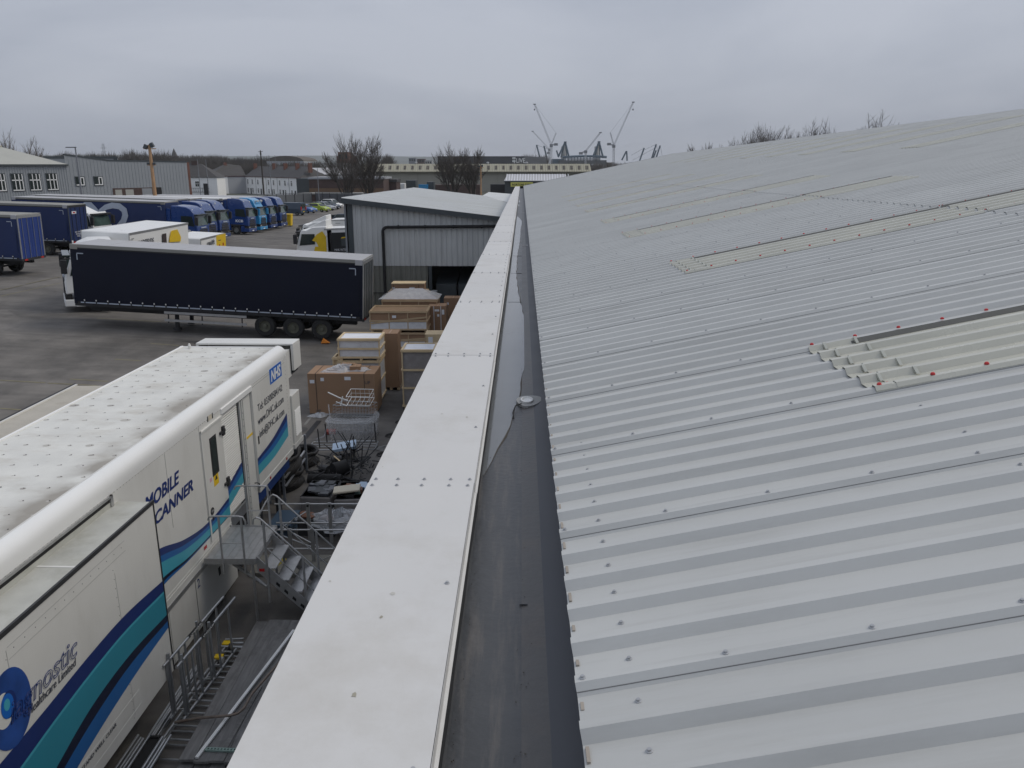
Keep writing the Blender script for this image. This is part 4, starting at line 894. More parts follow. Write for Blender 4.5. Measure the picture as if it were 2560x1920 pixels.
MB().box(-4.42, -4.12, 43.2, 43.9, ground(-4, 43), ground(-4, 43)+1.75).build('metal_cabinet', M_['carsilver'], None); tag(bpy.data.objects['metal_cabinet'], 'thin pale grey metal cabinet beside the V-braced crate', 'cabinet')
t = thing('plywood_case', 'pale plywood case with a paper label right of the long timber crates', 'crate', Tz(-3.85, 34.6, 0))
MB().box(0, 1.0, 0, .9, 0, 1.25).build('plywood_body', M_['wood2'], t, bevel=.01); labels(t, ((.15, .85, .2, .28),))
for x in (0, .94): MB().box(x, x+.06, -.012, 0, 0, 1.25).build('edge_batten', M_['wood'], t)
# ---------------------------------------------------------------- wire cages wrapped in film
random.seed(9)
def cage(M, w, d, h, label, nx=9, nz=5, m=None):
    t = thing('wire_cage', label, 'wire cage', M, 'wire cages wrapped in film'); m = m or M_['steel']
    for z in (0, h):
        MB().tube([(0, 0, z), (w, 0, z), (w, d, z), (0, d, z), (0, 0, z)], .012, 6).build('frame_ring', m, t)
    b = MB()
    for i in range(nx+1):
        x = w*i/nx
        for y in (0, d): b.tube([(x, y, 0), (x, y, h)], .005, 4)
        b.tube([(x, 0, 0), (x, d, 0)], .005, 4)
    for k in range(nz+1):
        z = h*k/nz
        for y in (0, d): b.tube([(0, y, z), (w, y, z)], .005, 4)
        for x in (0, w): b.tube([(x, 0, z), (x, d, z)], .005, 4)
    b.build('wire_mesh', m, t); return t
z0 = ground(-5.3, 24.7)
cage(Tz(-5.85, 24.35, -3, z0), 1.35, 1.0, .62, 'lowest wire cage of the wrapped heap', 12, 4)
cage(Tz(-5.75, 24.5, -8, z0+.66) @ Matrix.Rotation(-.12, 4, 'X'), 1.2, .85, .5, 'middle wire cage, tipped, in the wrapped heap', 12, 5)
cage(Tz(-5.3, 24.6, -4, z0+1.15) @ Matrix.Rotation(.15, 4, 'X'), .75, .6, .3, 'white top wire tray of the wrapped heap', 5, 2, M_['whitep'])
o = MB().tube([(-5.85, 24.45, z0+1.62), (-5.5, 24.4, z0+1.46), (-5.22, 24.4, z0+1.36)], .02, 6).tube([(-5.45, 24.35, z0+1.2), (-5.38, 24.4, z0+1.5)], .02, 6).tube([(-5.6, 24.4, z0+1.32), (-5.25, 24.35, z0+1.2)], .02, 6).build('white_bracket', M_['whitep'], None); tag(o, 'white metal bracket sticking out of the top of the wrapped cages', 'bracket')
b = MB(); n = 40; rings = []
for j, (z, k) in enumerate(((.02, .88), (.25, .98), (.5, 1.03), (.66, 1.08), (.8, .92))):
    for i in range(n):
        t = 2*math.pi*i/n; ex = math.copysign(abs(math.cos(t))**.4, math.cos(t)); ey = math.copysign(abs(math.sin(t))**.4, math.sin(t)); r = k+random.uniform(-.025, .025)
        b.v.append((-5.18+.76*ex*r, 24.85+.6*ey*r, z0+z+random.uniform(-.02, .02)))
for j in range(4):
    for i in range(n): b.f.append((j*n+i, j*n+(i+1) % n, (j+1)*n+(i+1) % n, (j+1)*n+i)); b.m.append(0)
thin = mat('thin_film', (.7, .72, .75), .15, 0, .1, 6, bump=1, bscale=6, alpha=.30)
tag(b.build('film_wrap', thin, None), 'clear plastic film wrapped round the stacked wire cages', 'plastic sheet')
o = MB(); o.tube([(-5.8, 24.2, z0+1.3), (-5.75, 24.1, z0+.9), (-5.95, 24.0, z0+.3), (-6.35, 24.5, z0+.02)], .02, 5); tag(o.build('film_tail', thin, None), 'twisted tail of clear film hanging from the wire cages to the ground', 'plastic sheet')
tag(MB(Tz(-6.15, 24.95, 5)).box(0, .32, 0, .3, 0, .1).build('red_case', mat('dull_red_plastic', (.26, .05, .04), .6), None, bevel=.01), 'small dull red plastic case on the ground left of the wire cages', 'case')
def stain(px, py, rx, ry, seed, m):
    x0, y0 = gp(px, py); random.seed(seed); b = MB(); pts = []
    for k in range(30):
        t = 2*math.pi*k/30; r = 1+.25*math.sin(2*t+seed)+.15*math.sin(5*t+seed*2)+random.uniform(-.05, .05); x, y = x0+rx*r*math.cos(t), y0+ry*r*math.sin(t); pts.append((x, y, ground(x, y)+.008))
    b.add([(x0, y0, ground(x0, y0)+.008)]+pts, [(0, 1+k, 1+(k+1) % 30) for k in range(30)]); b.build('oil_stain', m, None, kind='structure')
OS = mat('oil_stained_tarmac', (.062, .059, .056), .75, 0, .4, 1.5, bump=.5, bscale=60)
for k, (px, py, rx, ry) in enumerate(((520, 858, 1.0, .3), (700, 900, .6, .4), (240, 780, .8, .2), (720, 1080, .5, .6), (640, 880, .8, .25))): stain(px, py, rx, ry, k+3, OS)
# ---------------------------------------------------------------- scrap heap: trolleys, frames, wheels
t = thing('flat_trolley', 'chrome flat trolley frame with two black uprights lying in the scrap heap', 'trolley', Tz(-6.3, 23.3, 2))
MB().tube([(0, .05, .1), (.06, 0, .1), (2.0, 0, .1), (2.06, .06, .1), (2.06, .7, .1), (2.0, .78, .1), (.08, .78, .1), (0, .7, .1), (0, .05, .1)], .018, 8).build('frame', M_['steel'], t, smooth=True)
for y in (.3, .5): MB().tube([(.02, y, .1), (2.04, y, .1)], .012, 6).build('cross_bar', M_['steel'], t)
for x, y in ((.32, .2), (.45, .72), (2.0, .7)): MB().tube([(x, y, .1), (x-.03, y, .72)], .02, 6).build('upright', M_['iron'], t)
tag(MB(Matrix.Translation((-5.42, 22.75, .36)) @ Matrix.Rotation(.18, 4, 'Z') @ Matrix.Rotation(-.12, 4, 'Y')).box(0, .72, 0, .62, 0, .09).build('pale_blue_panel', M_['pbl'], None, bevel=.012), 'pale blue rectangular panel lying on the scrap heap', 'panel')
random.seed(21)
lab4 = ['upside-down black table frame with its legs in the air, leftmost', 'upside-down black table frame with splayed legs, in the middle of the heap', 'black table frame lying on its side nearest the parapet', 'black folding frame at the front of the heap']
for k, (x, y) in enumerate(((-5.15, 22.7), (-4.8, 22.9), (-4.45, 22.2), (-4.55, 21.4))):
    t = thing('table_frame', lab4[k], 'table frame', Matrix.Translation((x, y, .25+.1*(k % 2))) @ Matrix.Rotation(random.uniform(-1, 1), 4, 'Z') @ Matrix.Rotation(random.uniform(-.35, .35), 4, 'X'), 'black table frames in the heap')
    for a in range(5):
        an = a*1.256+random.uniform(-.3, .3); MB().tube([(0, 0, 0), (.12*math.cos(an), .12*math.sin(an), .1), (.5*math.cos(an)+.0, .42*math.sin(an), .55+random.uniform(-.2, .2))], .016, 6).build('leg', M_['iron'], t)
    MB().tube([(0, 0, -.25), (0, 0, .12)], .03, 8).build('column', M_['iron'], t)
    MB().box(-.25, .25, -.2, .2, -.28, -.25).build('base', M_['iron'], t)
def roll(x, y, z, r, l, ang, m, label, cat, tilt=0, name='rubber_roll'):
    o = MB().lathe([(r*.5, 0), (r, 0.01), (r, l), (r*.5, l+.01)], axis='x', n=20).build(name, m, None, smooth=True); o.matrix_world = Matrix.Translation((x, y, z)) @ Matrix.Rotation(math.radians(ang), 4, 'Z') @ Matrix.Rotation(math.radians(tilt), 4, 'Y'); return tag(o, label, cat)
roll(-5.78, 21.15, .16, .15, .95, 0, M_['black'], 'long black rubber roll lying across the front of the scrap heap', 'roll')
roll(-5.15, 21.5, .28, .22, .45, 40, M_['black'], 'fat black drum standing on its side in the scrap heap', 'drum')
roll(-5.6, 21.9, .2, .12, .3, -30, M_['iron'], 'dark motor casing left of the fat black drum', 'motor')
roll(-5.35, 22.25, .32, .10, .3, 20, M_['iron'], 'dark motor casing under the pale blue panel', 'motor')
roll(-5.85, 21.75, .1, .09, .2, -50, M_['black'], 'small black wheel left of the motor casings', 'wheel')
random.seed(13)
b = MB()
for k in range(110):
    x, y = random.uniform(-5.7, -3.9), random.uniform(20.9, 23.0); z = random.uniform(.02, .35); a = random.uniform(0, 3.14); l = random.uniform(.1, .45); dz = random.uniform(-.1, .2)
    b.tube([(x, y, z), (x+l*math.cos(a), y+l*math.sin(a), max(.02, z+dz))], random.uniform(.008, .025), 5)
b.build('scrap_bits', M_['iron'], None, kind='stuff')
strip((-5.28, 22.3, .42), (-4.9, 21.85, .32), .04, .02, M_['wood2'], 'pale_strip', 'short pale wooden strip lying in the scrap heap', 'strip')
strip((-5.85, 22.45, .04), (-5.62, 22.5, .05), .04, .015, M_['paper'], 'white_strip', 'short white strip on the ground left of the scrap heap', 'strip')
for k, (x, y, r) in enumerate(((-3.95, 24.9, .22), (-4.05, 23.7, .2), (-4.0, 23.2, .18), (-3.75, 26.3, .28))):
    o = MB()
    for j in range(3): o.tube([(r*(1-.12*j)*math.cos(a), r*.8*(1-.12*j)*math.sin(a), .03+.03*j+.02*math.sin(2*a)) for a in [i*math.pi/10 for i in range(21)]], .011, 6, cap=False)
    o = o.build('cable_coil', M_['cable'] if k != 1 else M_['conc'], None, smooth=True); o.matrix_world = Tz(x, y); tag(o, ['loose black cable loop on the ground near the parapet', 'loop of pale cable by the trolley frame', 'small loop of black cable at the edge of the heap', 'black cable loop beside the tall grey crate'][k], 'cable')
# hose coils and rack under the trailer nose
random.seed(17)
for k, (cx, cy, rx, ry, nn, lb) in enumerate(((-6.35, 22.5, .46, .62, 8, 'heap of thick black hose coiled at the trailer nose, farther one'), (-6.35, 20.9, .42, .72, 9, 'tall coil of thick black hose on the rack beside the trailer nose'))):
    b = MB(); pts = []
    for i in range(nn*22):
        a = i*2*math.pi/22; s = 1+.16*math.sin(i*.9)*random.uniform(.5, 1); z = .07+.055*(i/22)+.03*math.sin(3.1*a)
        pts.append((rx*s*math.cos(a), ry*s*math.sin(a), z))
    b.tube(pts, .045, 7); o = b.build('black_hose', M_['cable'], None, smooth=True); o.matrix_world = Matrix.Translation((cx, cy, .02+.55*k*0)); tag(o, lb, 'hose')
    if k:
        o2 = o.copy(); COL.objects.link(o2); o2.matrix_world = Matrix.Translation((cx+.02, cy-.2, .62)) @ Matrix.Rotation(.2, 4, 'X'); o2['label'] = 'upper coil of thick black hose hanging on the rack'
t = thing('hose_rack', 'grey steel rack of posts holding coiled black hose under the trailer nose', 'rack', Matrix.Translation((-6.3, 20.8, 0)))
for x, y in ((-.28, -1.15), (-.28, .9), (.28, -1.15), (.33, 0), (.35, .95), (-.1, -1.2)): MB().box(x-.03, x+.03, y-.03, y+.03, 0, 1.28).build('post', M_['craned'], t)
for z in (.55, .78): MB().box(.3, .35, -1.15, .95, z, z+.03).build('shelf_rail', M_['alu'] if z > .6 else M_['craned'], t)
for z in (.2, .7, 1.15): MB().box(-.28, .33, -1.17, -1.14, z, z+.03).build('cross_rail', M_['craned'], t)
# wrapped pallets behind the platform
def wrapped(M, w, d, h, lb, items, seed, col):
    random.seed(seed); t = thing('wrapped_pallet', lb, 'wrapped pallet', M)
    MB().box(0, w, 0, d, 0, h).build('box_sides', M_['wrapg'], t, bevel=.05)
    MB().box(.02, w-.02, .02, d-.02, h-.02, h+.0).build('tray', M_['chassis'], t)
    for k in range(items):
        x, y = random.uniform(.05, w-.3), random.uniform(.05, d-.35); MB(Matrix.Translation((x, y, h)) @ Matrix.Rotation(random.uniform(-.3, .3), 4, 'Z')).box(0, random.uniform(.12, .3), 0, random.uniform(.1, .34), 0, random.uniform(.03, .1)).build('scrap_part', random.choice(col), t, bevel=.008)
    return t
wrapped(Matrix.Translation((-5.45, 19.0, 0)) @ Matrix.Rotation(-.05, 4, 'Z'), .82, 1.15, .55, 'film-wrapped pallet box full of dark grey plastic parts', 26, 3, [mat('grey_plastic_a', (.07, .075, .085), .4), mat('grey_plastic_b', (.11, .115, .13), .4), mat('grey_plastic_c', (.045, .05, .055), .5)])
wp = wrapped(Matrix.Translation((-4.5, 18.7, 0)) @ Matrix.Rotation(.08, 4, 'Z'), 1.0, 1.2, .6, 'film-wrapped pallet box of mixed scrap with a cream panel on top', 16, 8, [M_['pbl'], mat('rust_brown_metal', (.2, .09, .05), .6), M_['green'], M_['chassis']])
tag(MB(Matrix.Translation((-4.52, 18.72, .72)) @ Matrix.Rotation(.12, 4, 'Z') @ Matrix.Rotation(-.08, 4, 'Y')).box(0, .68, 0, .42, 0, .06).build('metal_cover', M_['cream'], None, bevel=.02), 'cream metal cover lying on the right-hand wrapped pallet', 'panel')
random.seed(31)
for k, (x, y, w, d, h, m, lb, ct) in enumerate(((-5.9, 17.7, .55, .9, .4, 'cblue', 'stack of slate blue folded panels beside the stairs', 'panel stack'), (-5.2, 17.75, .42, .42, .5, 'iron', 'black bucket-like bin of rusty scrap left of the rail post', 'bin'), (-4.72, 17.7, .42, .45, .45, 'iron', 'black bin of rusty scrap between the rail posts', 'bin'), (-4.15, 17.6, 1.3, .9, .45, 'wrapg', 'low heap wrapped in dark film beside the parapet', 'wrapped heap'))):
    t = thing('scrap_container' if k else 'folded_panels', lb, ct, Matrix.Translation((x, y, 0)))
    if k == 0:
        for j in range(7): MB(Matrix.Rotation(random.uniform(-.05, .05), 4, 'Z')).box(0, w, 0, d, .055*j, .055*j+.035).build('panel', mat('slate_blue', (.06, .10, .15), .4) if j == 0 else bpy.data.materials['slate_blue'], t)
    else:
        MB().box(0, w, 0, d, 0, h).build('bin_body', M_[m], t, bevel=.05)
        for j in range(7): MB().lathe([(.09, 0), (.1, .04), (.03, .06), (0, .05)], c=(random.uniform(.1, w-.1), random.uniform(.1, d-.1), h), n=12).build('scrap_disc', bpy.data.materials['rust_brown_metal'], t, smooth=True)
for k, (a, b_) in enumerate((((-5.3, 16.95, .45), (-4.55, 16.75, .25)), ((-5.7, 17.2, .35), (-4.9, 17.9, .7)))): tag(MB().tube([a, b_], .016, 8).build('steel_rod', M_['steel'], None), ['bright steel rod with a pale handle lying beneath the rail frame', 'thin steel rod leaning on the slate blue panels'][k], 'rod')
crumple(Matrix.Translation((-4.3, 17.9, .35)), .8, .5, .35, M_['wrap'], 12, label='crumpled clear film over the scrap next to the parapet')
# low-sided white body left of the scanner trailer
t = thing('open_trailer_body', 'long low cream-white trailer roof with a dark edge trim behind the scanner trailer', 'trailer', Matrix.Translation((-15.5, 22.0, .35)) @ Matrix.Rotation(-.006, 4, 'Z'))
w2 = Matrix()
MB().box(.0, 2.5, -1.9, 5.3, .1, .85).build('body', M_['white'], t, bevel=.03)
MB().box(.06, 2.44, -1.85, 5.25, .85, .87).build('roof', mat('beige_stained_roof', (.43, .40, .34), .6, 0, .1, 1.2, dirt=(.3, .26, .2), dscale=1, damt=.6), t)
MB().box(-.05, .02, -1.95, 5.35, .78, .93).build('edge_trim', M_['chassis'], t, bevel=.01)
MB().box(.03, .09, -1.9, 5.3, .87, .92).build('edge_rail', M_['white'], t)
MB().box(.15, .75, -1.93, -1.9, .4, .62).build('purple_sign', mat('purple_print', (.25, .03, .18), .5), t)
# ---------------------------------------------------------------- vehicles
def wheel(parent, x, y, r=.5, w=.32, rim='rimg', side=1):
    T = MB(); T.lathe([(r*.55, -w/2), (r*.9, -w/2), (r*.99, -w*.36), (r, 0), (r*.99, w*.36), (r*.9, w/2), (r*.55, w/2)], axis='y', n=26, cap=False)
    o = T.build('wheel', M_['tyre'], parent, smooth=True, M=Matrix.Translation((x, y, r)))
    s = side; R = MB(); R.lathe([(r*.57, s*w*.42), (r*.52, s*w*.46), (r*.48, s*w*.2), (r*.2, s*w*.16), (r*.18, s*w*.42), (r*.08, s*w*.45), (0, s*w*.44)], axis='y', n=20, cap=False)
    R.build('rim', M_[rim], o, smooth=True); return o
def curtain_trailer(label, M, cloth='curtain', roofm='troof', L=13.6, group=None, detail=True, buckles=24, top=3.88, doors=None, sides=(0, 1)):
    """local +X to the front, origin on the ground at the rear, y from 0 to W"""
    t = thing('curtain_trailer', label, 'trailer', M, group); W = 2.55; zb = 1.12; ch = M_['chassis']; random.seed(len(label))
    rmat = M_['whitep'] if roofm == 'roofwhite' else M_[roofm]
    def bx(x0, x1, y0, y1, z0, z1, name, m, s=0, bevel=0, par=None):
        if s: y0, y1 = W-y1, W-y0
        return MB().box(x0, x1, y0, y1, z0, z1).build(name, m, par or t, bevel=bevel)
    for s in (0, 1):
        if s in sides:
            n = 46; b = MB()
            for j, z in enumerate([zb+.10, zb+.5, zb+1.1, zb+1.8, top-.16]):
                for i in range(n+1):
                    x = .12+(L-.24)*i/n; bow = .04*math.sin(math.pi*j/4)+(.012*math.sin(x*1.9+j)+random.uniform(-.008, .008) if 0 < j < 4 else 0)
                    y = -.02-bow; b.v.append((x, W-y if s else y, z))
            for j in range(4):
                for i in range(n): a = j*(n+1)+i; b.f.append((a, a+1, a+n+2, a+n+1)); b.m.append(0)
            b.build('curtain', M_[cloth], t, smooth=True)
        else: bx(.1, L-.1, -.02, 0, zb+.1, top-.16, 'curtain', M_[cloth], s)
        bx(.12, L-.12, -.03, -.005, top-.20, top-.14, 'top_rail', ch, s)
        for x in (0, L-.12): bx(x, x+.12, -.03, .1, zb, top-.02, 'corner_post', M_[cloth], s)
        bx(0, .35, -.04, .06, top-.24, top+.014, 'corner_cap', M_['troof'], s, .015)
        bx(L-.35, L+.01, -.04, .06, top-.22, top+.014, 'corner_cap', M_['troofd'], s, .015)
        if s in sides:
            bx(.3, L-.3, -.040, -.022, zb+.035, zb+.085, 'rail_strip', M_['silver'], s)
            if detail:
                for i in range(buckles):
                    x = .5+(L-1)*i/(buckles-1); bx(x-.025, x+.025, -.066, -.042, zb-.02, zb+.24, 'strap', ch, s); bx(x-.025, x+.025, -.076, -.068, zb+.15, zb+.21, 'buckle', M_['whitep'], s)
            for sx in (1, -1):
                xx = .32 if sx > 0 else L-.32
                bx(min(xx, xx+.30*sx), max(xx, xx+.30*sx), -.066, -.06, top-.42, top-.375, 'reflective_corner', M_['silver'], s); bx(xx-.02, xx+.02, -.066, -.06, top-.70, top-.42, 'reflective_corner', M_['silver'], s)
            if detail:
                for z in (.48, .85): bx(5.5, 9.4, .0, .035, z, z+.11, 'side_guard', M_['alu'], s)
                for x in (5.7, 7.6, 9.2): bx(x, x+.05, .035, .07, .4, 1.0, 'guard_post', ch, s)
        bx(8.9, 9.05, .35, .49, .12, 1.0, 'landing_leg', ch, s); bx(8.82, 9.13, .27, .57, .0, .12, 'foot', ch, s)
        bx(.4, L-.4, .6, .85, zb-.42, zb-.12, 'chassis_beam', ch, s)
        bx(1.2, 5.3, .02, .2, 1.0, 1.05, 'mudguard', ch, s)
        bx(-.07, -.06, .25, .55, zb-.12, zb-.02, 'tail_lamp', M_['redlens'], s)
        bx(-.04, .0, .0, .1, zb-.05, top-.05, 'rear_post', M_['trim'] if doors is None else M_['alu'], s)
    bx(0, L, .001, W-.001, top-.14, top-.0, 'roof_frame', M_['troofd'] if roofm != 'roofwhite' else M_['whitep'])
    bx(.03, L-.03, .03, W-.03, top, top+.012, 'roof_sheet', rmat)
    for k in range(7): bx(L*(k+1)/8, L*(k+1)/8+.04, .05, W-.05, top+.012, top+.02, 'roof_bow', rmat)
    bx(0, L, -.0, W, zb-.12, zb+.1, 'side_rave', ch)
    dm = M_[doors or cloth]
    for y0, y1 in ((.11, W/2-.01), (W/2+.01, W-.11)):
        d = bx(-.03, .0, y0, y1, zb+.02, top-.2, 'rear_door', dm)
        if detail:
            for y in (y0+.3, y1-.3): MB().tube([(-.05, y, zb), (-.05, y, top-.22)], .02, 6).build('lock_rod', ch if doors is None else M_['steel'], d)
    bx(L-.0, L+.03, .1, W-.1, zb, top-.1, 'bulkhead', M_[cloth])
    bx(-.06, .0, .0, W, zb-.14, zb+.02, 'rear_bumper', ch)
    bx(-.05, .0, .1, W-.1, top-.2, top-.04, 'rear_header', ch if doors is None else M_['alu'])
    for i, x in enumerate((1.95, 3.3, 4.65)):
        wheel(t, x, .2, side=-1); wheel(t, x, W-.2, side=1); MB().tube([(x, .1, .5), (x, W-.1, .5)], .06, 8).build('axle', ch, t)
    return t
def Mline(rear, front, near_plus):
    """near side runs rear->front on the ground; near_plus: the camera sees the local +Y side"""
    rear, front = Vector(rear), Vector(front); f = (front-rear).normalized()
    s = Vector((0, -1, 0)) if near_plus else Vector((0, 1, 0)); n = f.cross(s).normalized(); s = n.cross(f)
    M = Matrix((f, s, n)).transposed().to_4x4(); M.translation = rear-(s*2.55 if near_plus else Vector()); return M
ct = curtain_trailer('navy curtain-sided trailer with a plain dark side and grey roof, nearest across the yard', Mline((-7.13, 37.27, .60), (-20.62, 37.47, 1.33), True), doors='trim')
tag(MB(Matrix.Translation((-9.0, 36.85, ground(-9, 36.9)+.02)) @ Matrix.Rotation(.2, 4, 'Z')).prism([(0, 0), (.42, 0), (.12, .22)], 0, .2, 'y').build('wheel_chock', M_['orange'], None, bevel=.01), 'orange wheel chock behind the last wheel of the navy trailer', 'wheel chock')
def cab(label, M, col, group=None, kind='high', tall=3.75, decal=None, white=False, mats=None, wheels=3, deflector=True, rev=1):
    """tractor unit; local +X forward, origin on the ground under the middle of the front bumper; y -1.25..1.25"""
    t = thing('truck_tractor', label, 'truck', M, group); P = M_[col]; ch = M_['chassis']; zr = tall
    if kind == 'high': prof = [(-.02, .95), (.0, 1.55), (-.06, 2.0), (-.30, 2.95), (-.38, 3.1), (-.62, zr-.22), (-1.0, zr-.05), (-1.6, zr), (-2.35, zr), (-2.38, 1.1), (-1.2, 1.05)]
    elif kind == 'low': prof = [(-.02, .95), (.0, 1.55), (-.06, 2.0), (-.32, 2.85), (-.5, 3.02), (-1.1, zr-.35), (-1.6, zr-.12), (-2.35, zr), (-2.38, 1.1), (-1.2, 1.05)]
    elif kind == 'round': prof = [(-.02, .95), (.0, 1.55), (-.08, 2.0), (-.36, 2.9), (-.5, 3.1), (-.8, zr-.28), (-1.3, zr-.05), (-2.35, zr), (-2.38, 1.1), (-1.2, 1.05)]
    b = MB(); n = len(prof); W = 1.24
    def wy(z): return W if z < 2.1 else W-.10*(z-2.1)/(1.6)
    for s in (-1, 1):
        for x, z in prof: b.v.append((x, s*wy(z), z))
    b.f = [tuple(range(n)), tuple(range(2*n-1, n-1, -1))]+[(i, i+n, (i+1) % n+n, (i+1) % n) for i in range(n)]; b.m = [0]*len(b.f)
    body = b.build('cab_body', P, t, bevel=.09, seg=3)
    # windscreen follows the slope of the front
    def fx_(z): return -.06-.26*(z-2.0)/.95 if z > 2 else -.06
    MB().add([(fx_(1.98)+.03, -1.12, 1.98), (fx_(1.98)+.03, 1.12, 1.98), (fx_(2.82)+.03, 1.07, 2.82), (fx_(2.82)+.03, -1.07, 2.82), (-.3, -1.1, 1.98), (-.3, 1.1, 1.98), (-.5, 1.05, 2.82), (-.5, -1.05, 2.82)],
              [(0, 1, 2, 3), (0, 4, 5, 1), (3, 2, 6, 7), (0, 3, 7, 4), (1, 5, 6, 2)]).build('windscreen', M_['glassg'], t)
    MB().box(-.34, -.0, -1.16, 1.16, 2.86, 2.96).build('sun_visor', M_['glass'] if not white else M_['chassis'], t, bevel=.02)
    for s in (-1, 1):
        MB().add([(-.28, s*1.247, 1.92), (-1.45, s*1.247, 2.02), (-1.45, s*1.215, 2.78), (-.48, s*1.215, 2.78), (-.28, s*1.21, 1.92), (-1.45, s*1.21, 2.02), (-1.45, s*1.18, 2.78), (-.48, s*1.18, 2.78)], [(0, 1, 2, 3), (0, 3, 7, 4), (0, 4, 5, 1), (1, 5, 6, 2), (2, 6, 7, 3)]).build('side_window', M_['glass'], t)
        MB().box(-.16, .12, s*1.28, s*1.48, 2.05, 2.75).build('mirror', P if col == 'cabsky' else ch, t, bevel=.03)
        MB().tube([(-.35, s*1.2, 2.78), (-.0, s*1.42, 2.8)], .025, 6).build('mirror_arm', ch, t)
        MB().box(-.12, .03, s*.72, s*1.18, .72, .92).build('headlamp', M_['lens'], t, bevel=.03)
        for zz in (zr-.32,) if kind != 'low' else (): MB().lathe([(.09, 0), (.09, .06), (0, .08)], c=(-.62, s*.85, zz), axis='x', n=10).build('roof_lamp', M_['lens'], t)
        MB().box(-.88, -.45, s*1.05, s*1.24, .32, .95).build('step_panel', P if not white else M_['whitep'], t, bevel=.03); MB().box(-2.36, -1.98, s*1.0, s*1.235, .45, 1.06).build('rear_skirt', P, t, bevel=.03); MB().prism([(-2.0, 1.0), (-1.85, 1.12), (-1.0, 1.12), (-.85, 1.0), (-.95, .95), (-1.9, .95)], s*1.2, s*1.245, 'y').build('wheel_arch', ch, t)
        MB().box(-4.3, -2.6, s*.7, s*1.2, .4, 1.0).build('fuel_tank', M_['alu'] if not white else P, t, bevel=.08)
        MB().box(-2.75, -2.38, s*1.12, s*1.2, 1.0, zr-.25).build('side_fairing', P, t, bevel=.02)
        wheel(t, -1.42, s*1.05, r=.5, w=.3, rim='rim', side=s)
        wheel(t, -5.1, s*.95, r=.5, w=.55, rim='rim', side=s)
    MB().box(-.5, .06, -1.22, 1.22, .32, .70).build('bumper', P if not white else M_['whitep'], t, bevel=.06)
    MB().box(-.3, .03, -1.2, 1.2, .70, .95).build('lamp_panel', ch, t, bevel=.03)
    for k in range(4): MB().box(-.05, .035, -.85+.03*k, .85-.03*k, 1.02+.17*k, 1.14+.17*k).build('grille_slat', ch, t, bevel=.01)
    MB().box(-.02, .04, -.5, .5, 1.75, 1.84).build('front_badge_bar', M_['silver'], t, bevel=.01)
    MB().box(-.02, .065, -.26, .26, .4, .51).build('number_plate', M_['paper'] if kind else M_['yellow'], t)
    MB().box(-6.2, -2.2, -.45, -.2, .75, 1.0).build('chassis_rail', ch, t); MB().box(-6.2, -2.2, .2, .45, .75, 1.0).build('chassis_rail', ch, t)
    MB().box(-2.6, -2.4, -1.1, 1.1, .8, 1.5).build('rear_panel', ch, t)
    MB().lathe([(.5, 1.0), (.5, 1.08), (0, 1.1)], c=(-5.0, 0, 0), n=18).build('fifth_wheel', ch, t)
    if white: MB().prism([(-.9, zr-.1), (-2.2, zr+.45), (-2.3, zr+.45), (-2.3, zr-.1)], -.95, .95, 'y').build('air_deflector', M_['whitep'], t, bevel=.04)
    return t
def onyard(x, y, head, dz=0): return frame(x, y, head, dz)
# tractor coupled to the navy trailer (faces left)
wc1 = cab('white tractor unit parked behind the navy trailer, its nose showing at the left end', frame(-23.5, 41.75, 210), 'whitep', kind='round', tall=3.72, white=False)
# two royal blue trailers on the left, rear doors to the right
curtain_trailer('blue curtain-sided trailer at the left edge with royal blue rear doors in a grey frame', Mline((-31.3, 51.3, ground(-31.3, 51.3)), (-44.5, 51.6, ground(-44.5, 51.6)), True), 'curtb', 'troofd', buckles=20, doors='curtb2')
tt = curtain_trailer('blue curtain-sided trailer with blue rear doors, second from the left edge', Mline((-34.1, 62.5, ground(-34.1, 62.5)), (-47.5, 63.0, ground(-47.5, 63)), True), 'curtb', 'troofd', buckles=20)
MB().box(-.06, -.045, 1.5, 2.1, 3.2, 3.4).build('white_badge', M_['paper'], tt); 
MB().box(-.066, -.061, 1.68, 1.95, 3.25, 3.35).build('red_badge', M_['redlens'], tt)
for k, wd_ in enumerate((1.4, 1.1, .5)): text(('UK INTERNATIONAL', 'TRANSPORT & STORAGE', 'TEL')[k], Matrix(((0, 0, -1, -.05), (-1, 0, 0, 1.95-.1*k), (0, 1, 0, 1.75-.16*k), (0, 0, 0, 1))), .16, M_['paper'], tt, wd_)
# blue fleet, tractors facing right, trailers behind them
fleet = [('A', -27.35, 70.6, 'cabblue', 'high', 3.6, 'blue low-roofed tractor at the near end of the blue truck row', 'blue trailer with the huge white letter on its side'),
 ('B', -28.15, 74.9, 'cabblue', 'high', 3.75, 'blue tractor second from the near end of the truck row', 'blue curtain-sided trailer directly behind the lettered one'),
 ('C', -28.45, 79.2, 'cabblue', 'round', 3.85, 'blue round-roofed tractor third from the near end of the truck row', 'blue curtain-sided trailer behind the round-roofed tractor'),
 ('D', -29.2, 90.2, 'cabblue', 'high', 3.9, 'blue tractor with white door lettering, just after the gap in the row', 'blue trailer with a white roof in the middle of the row'),
 ('E', -29.3, 94.7, 'cabsky', 'round', 3.95, 'bright sky blue tractor with a pale lamp bar, between dark blue trucks', 'blue trailer coupled to the sky blue tractor'),
 ('F', -29.3, 98.8, 'cabblue', 'high', 3.9, 'dark blue tractor right of the sky blue one', 'blue trailer second from the far end of the row'),
 ('G', -29.2, 103.0, 'cabblue', 'high', 3.9, 'dark blue tractor at the far end of the row beside the yellow bin', 'blue trailer at the far end of the row')]
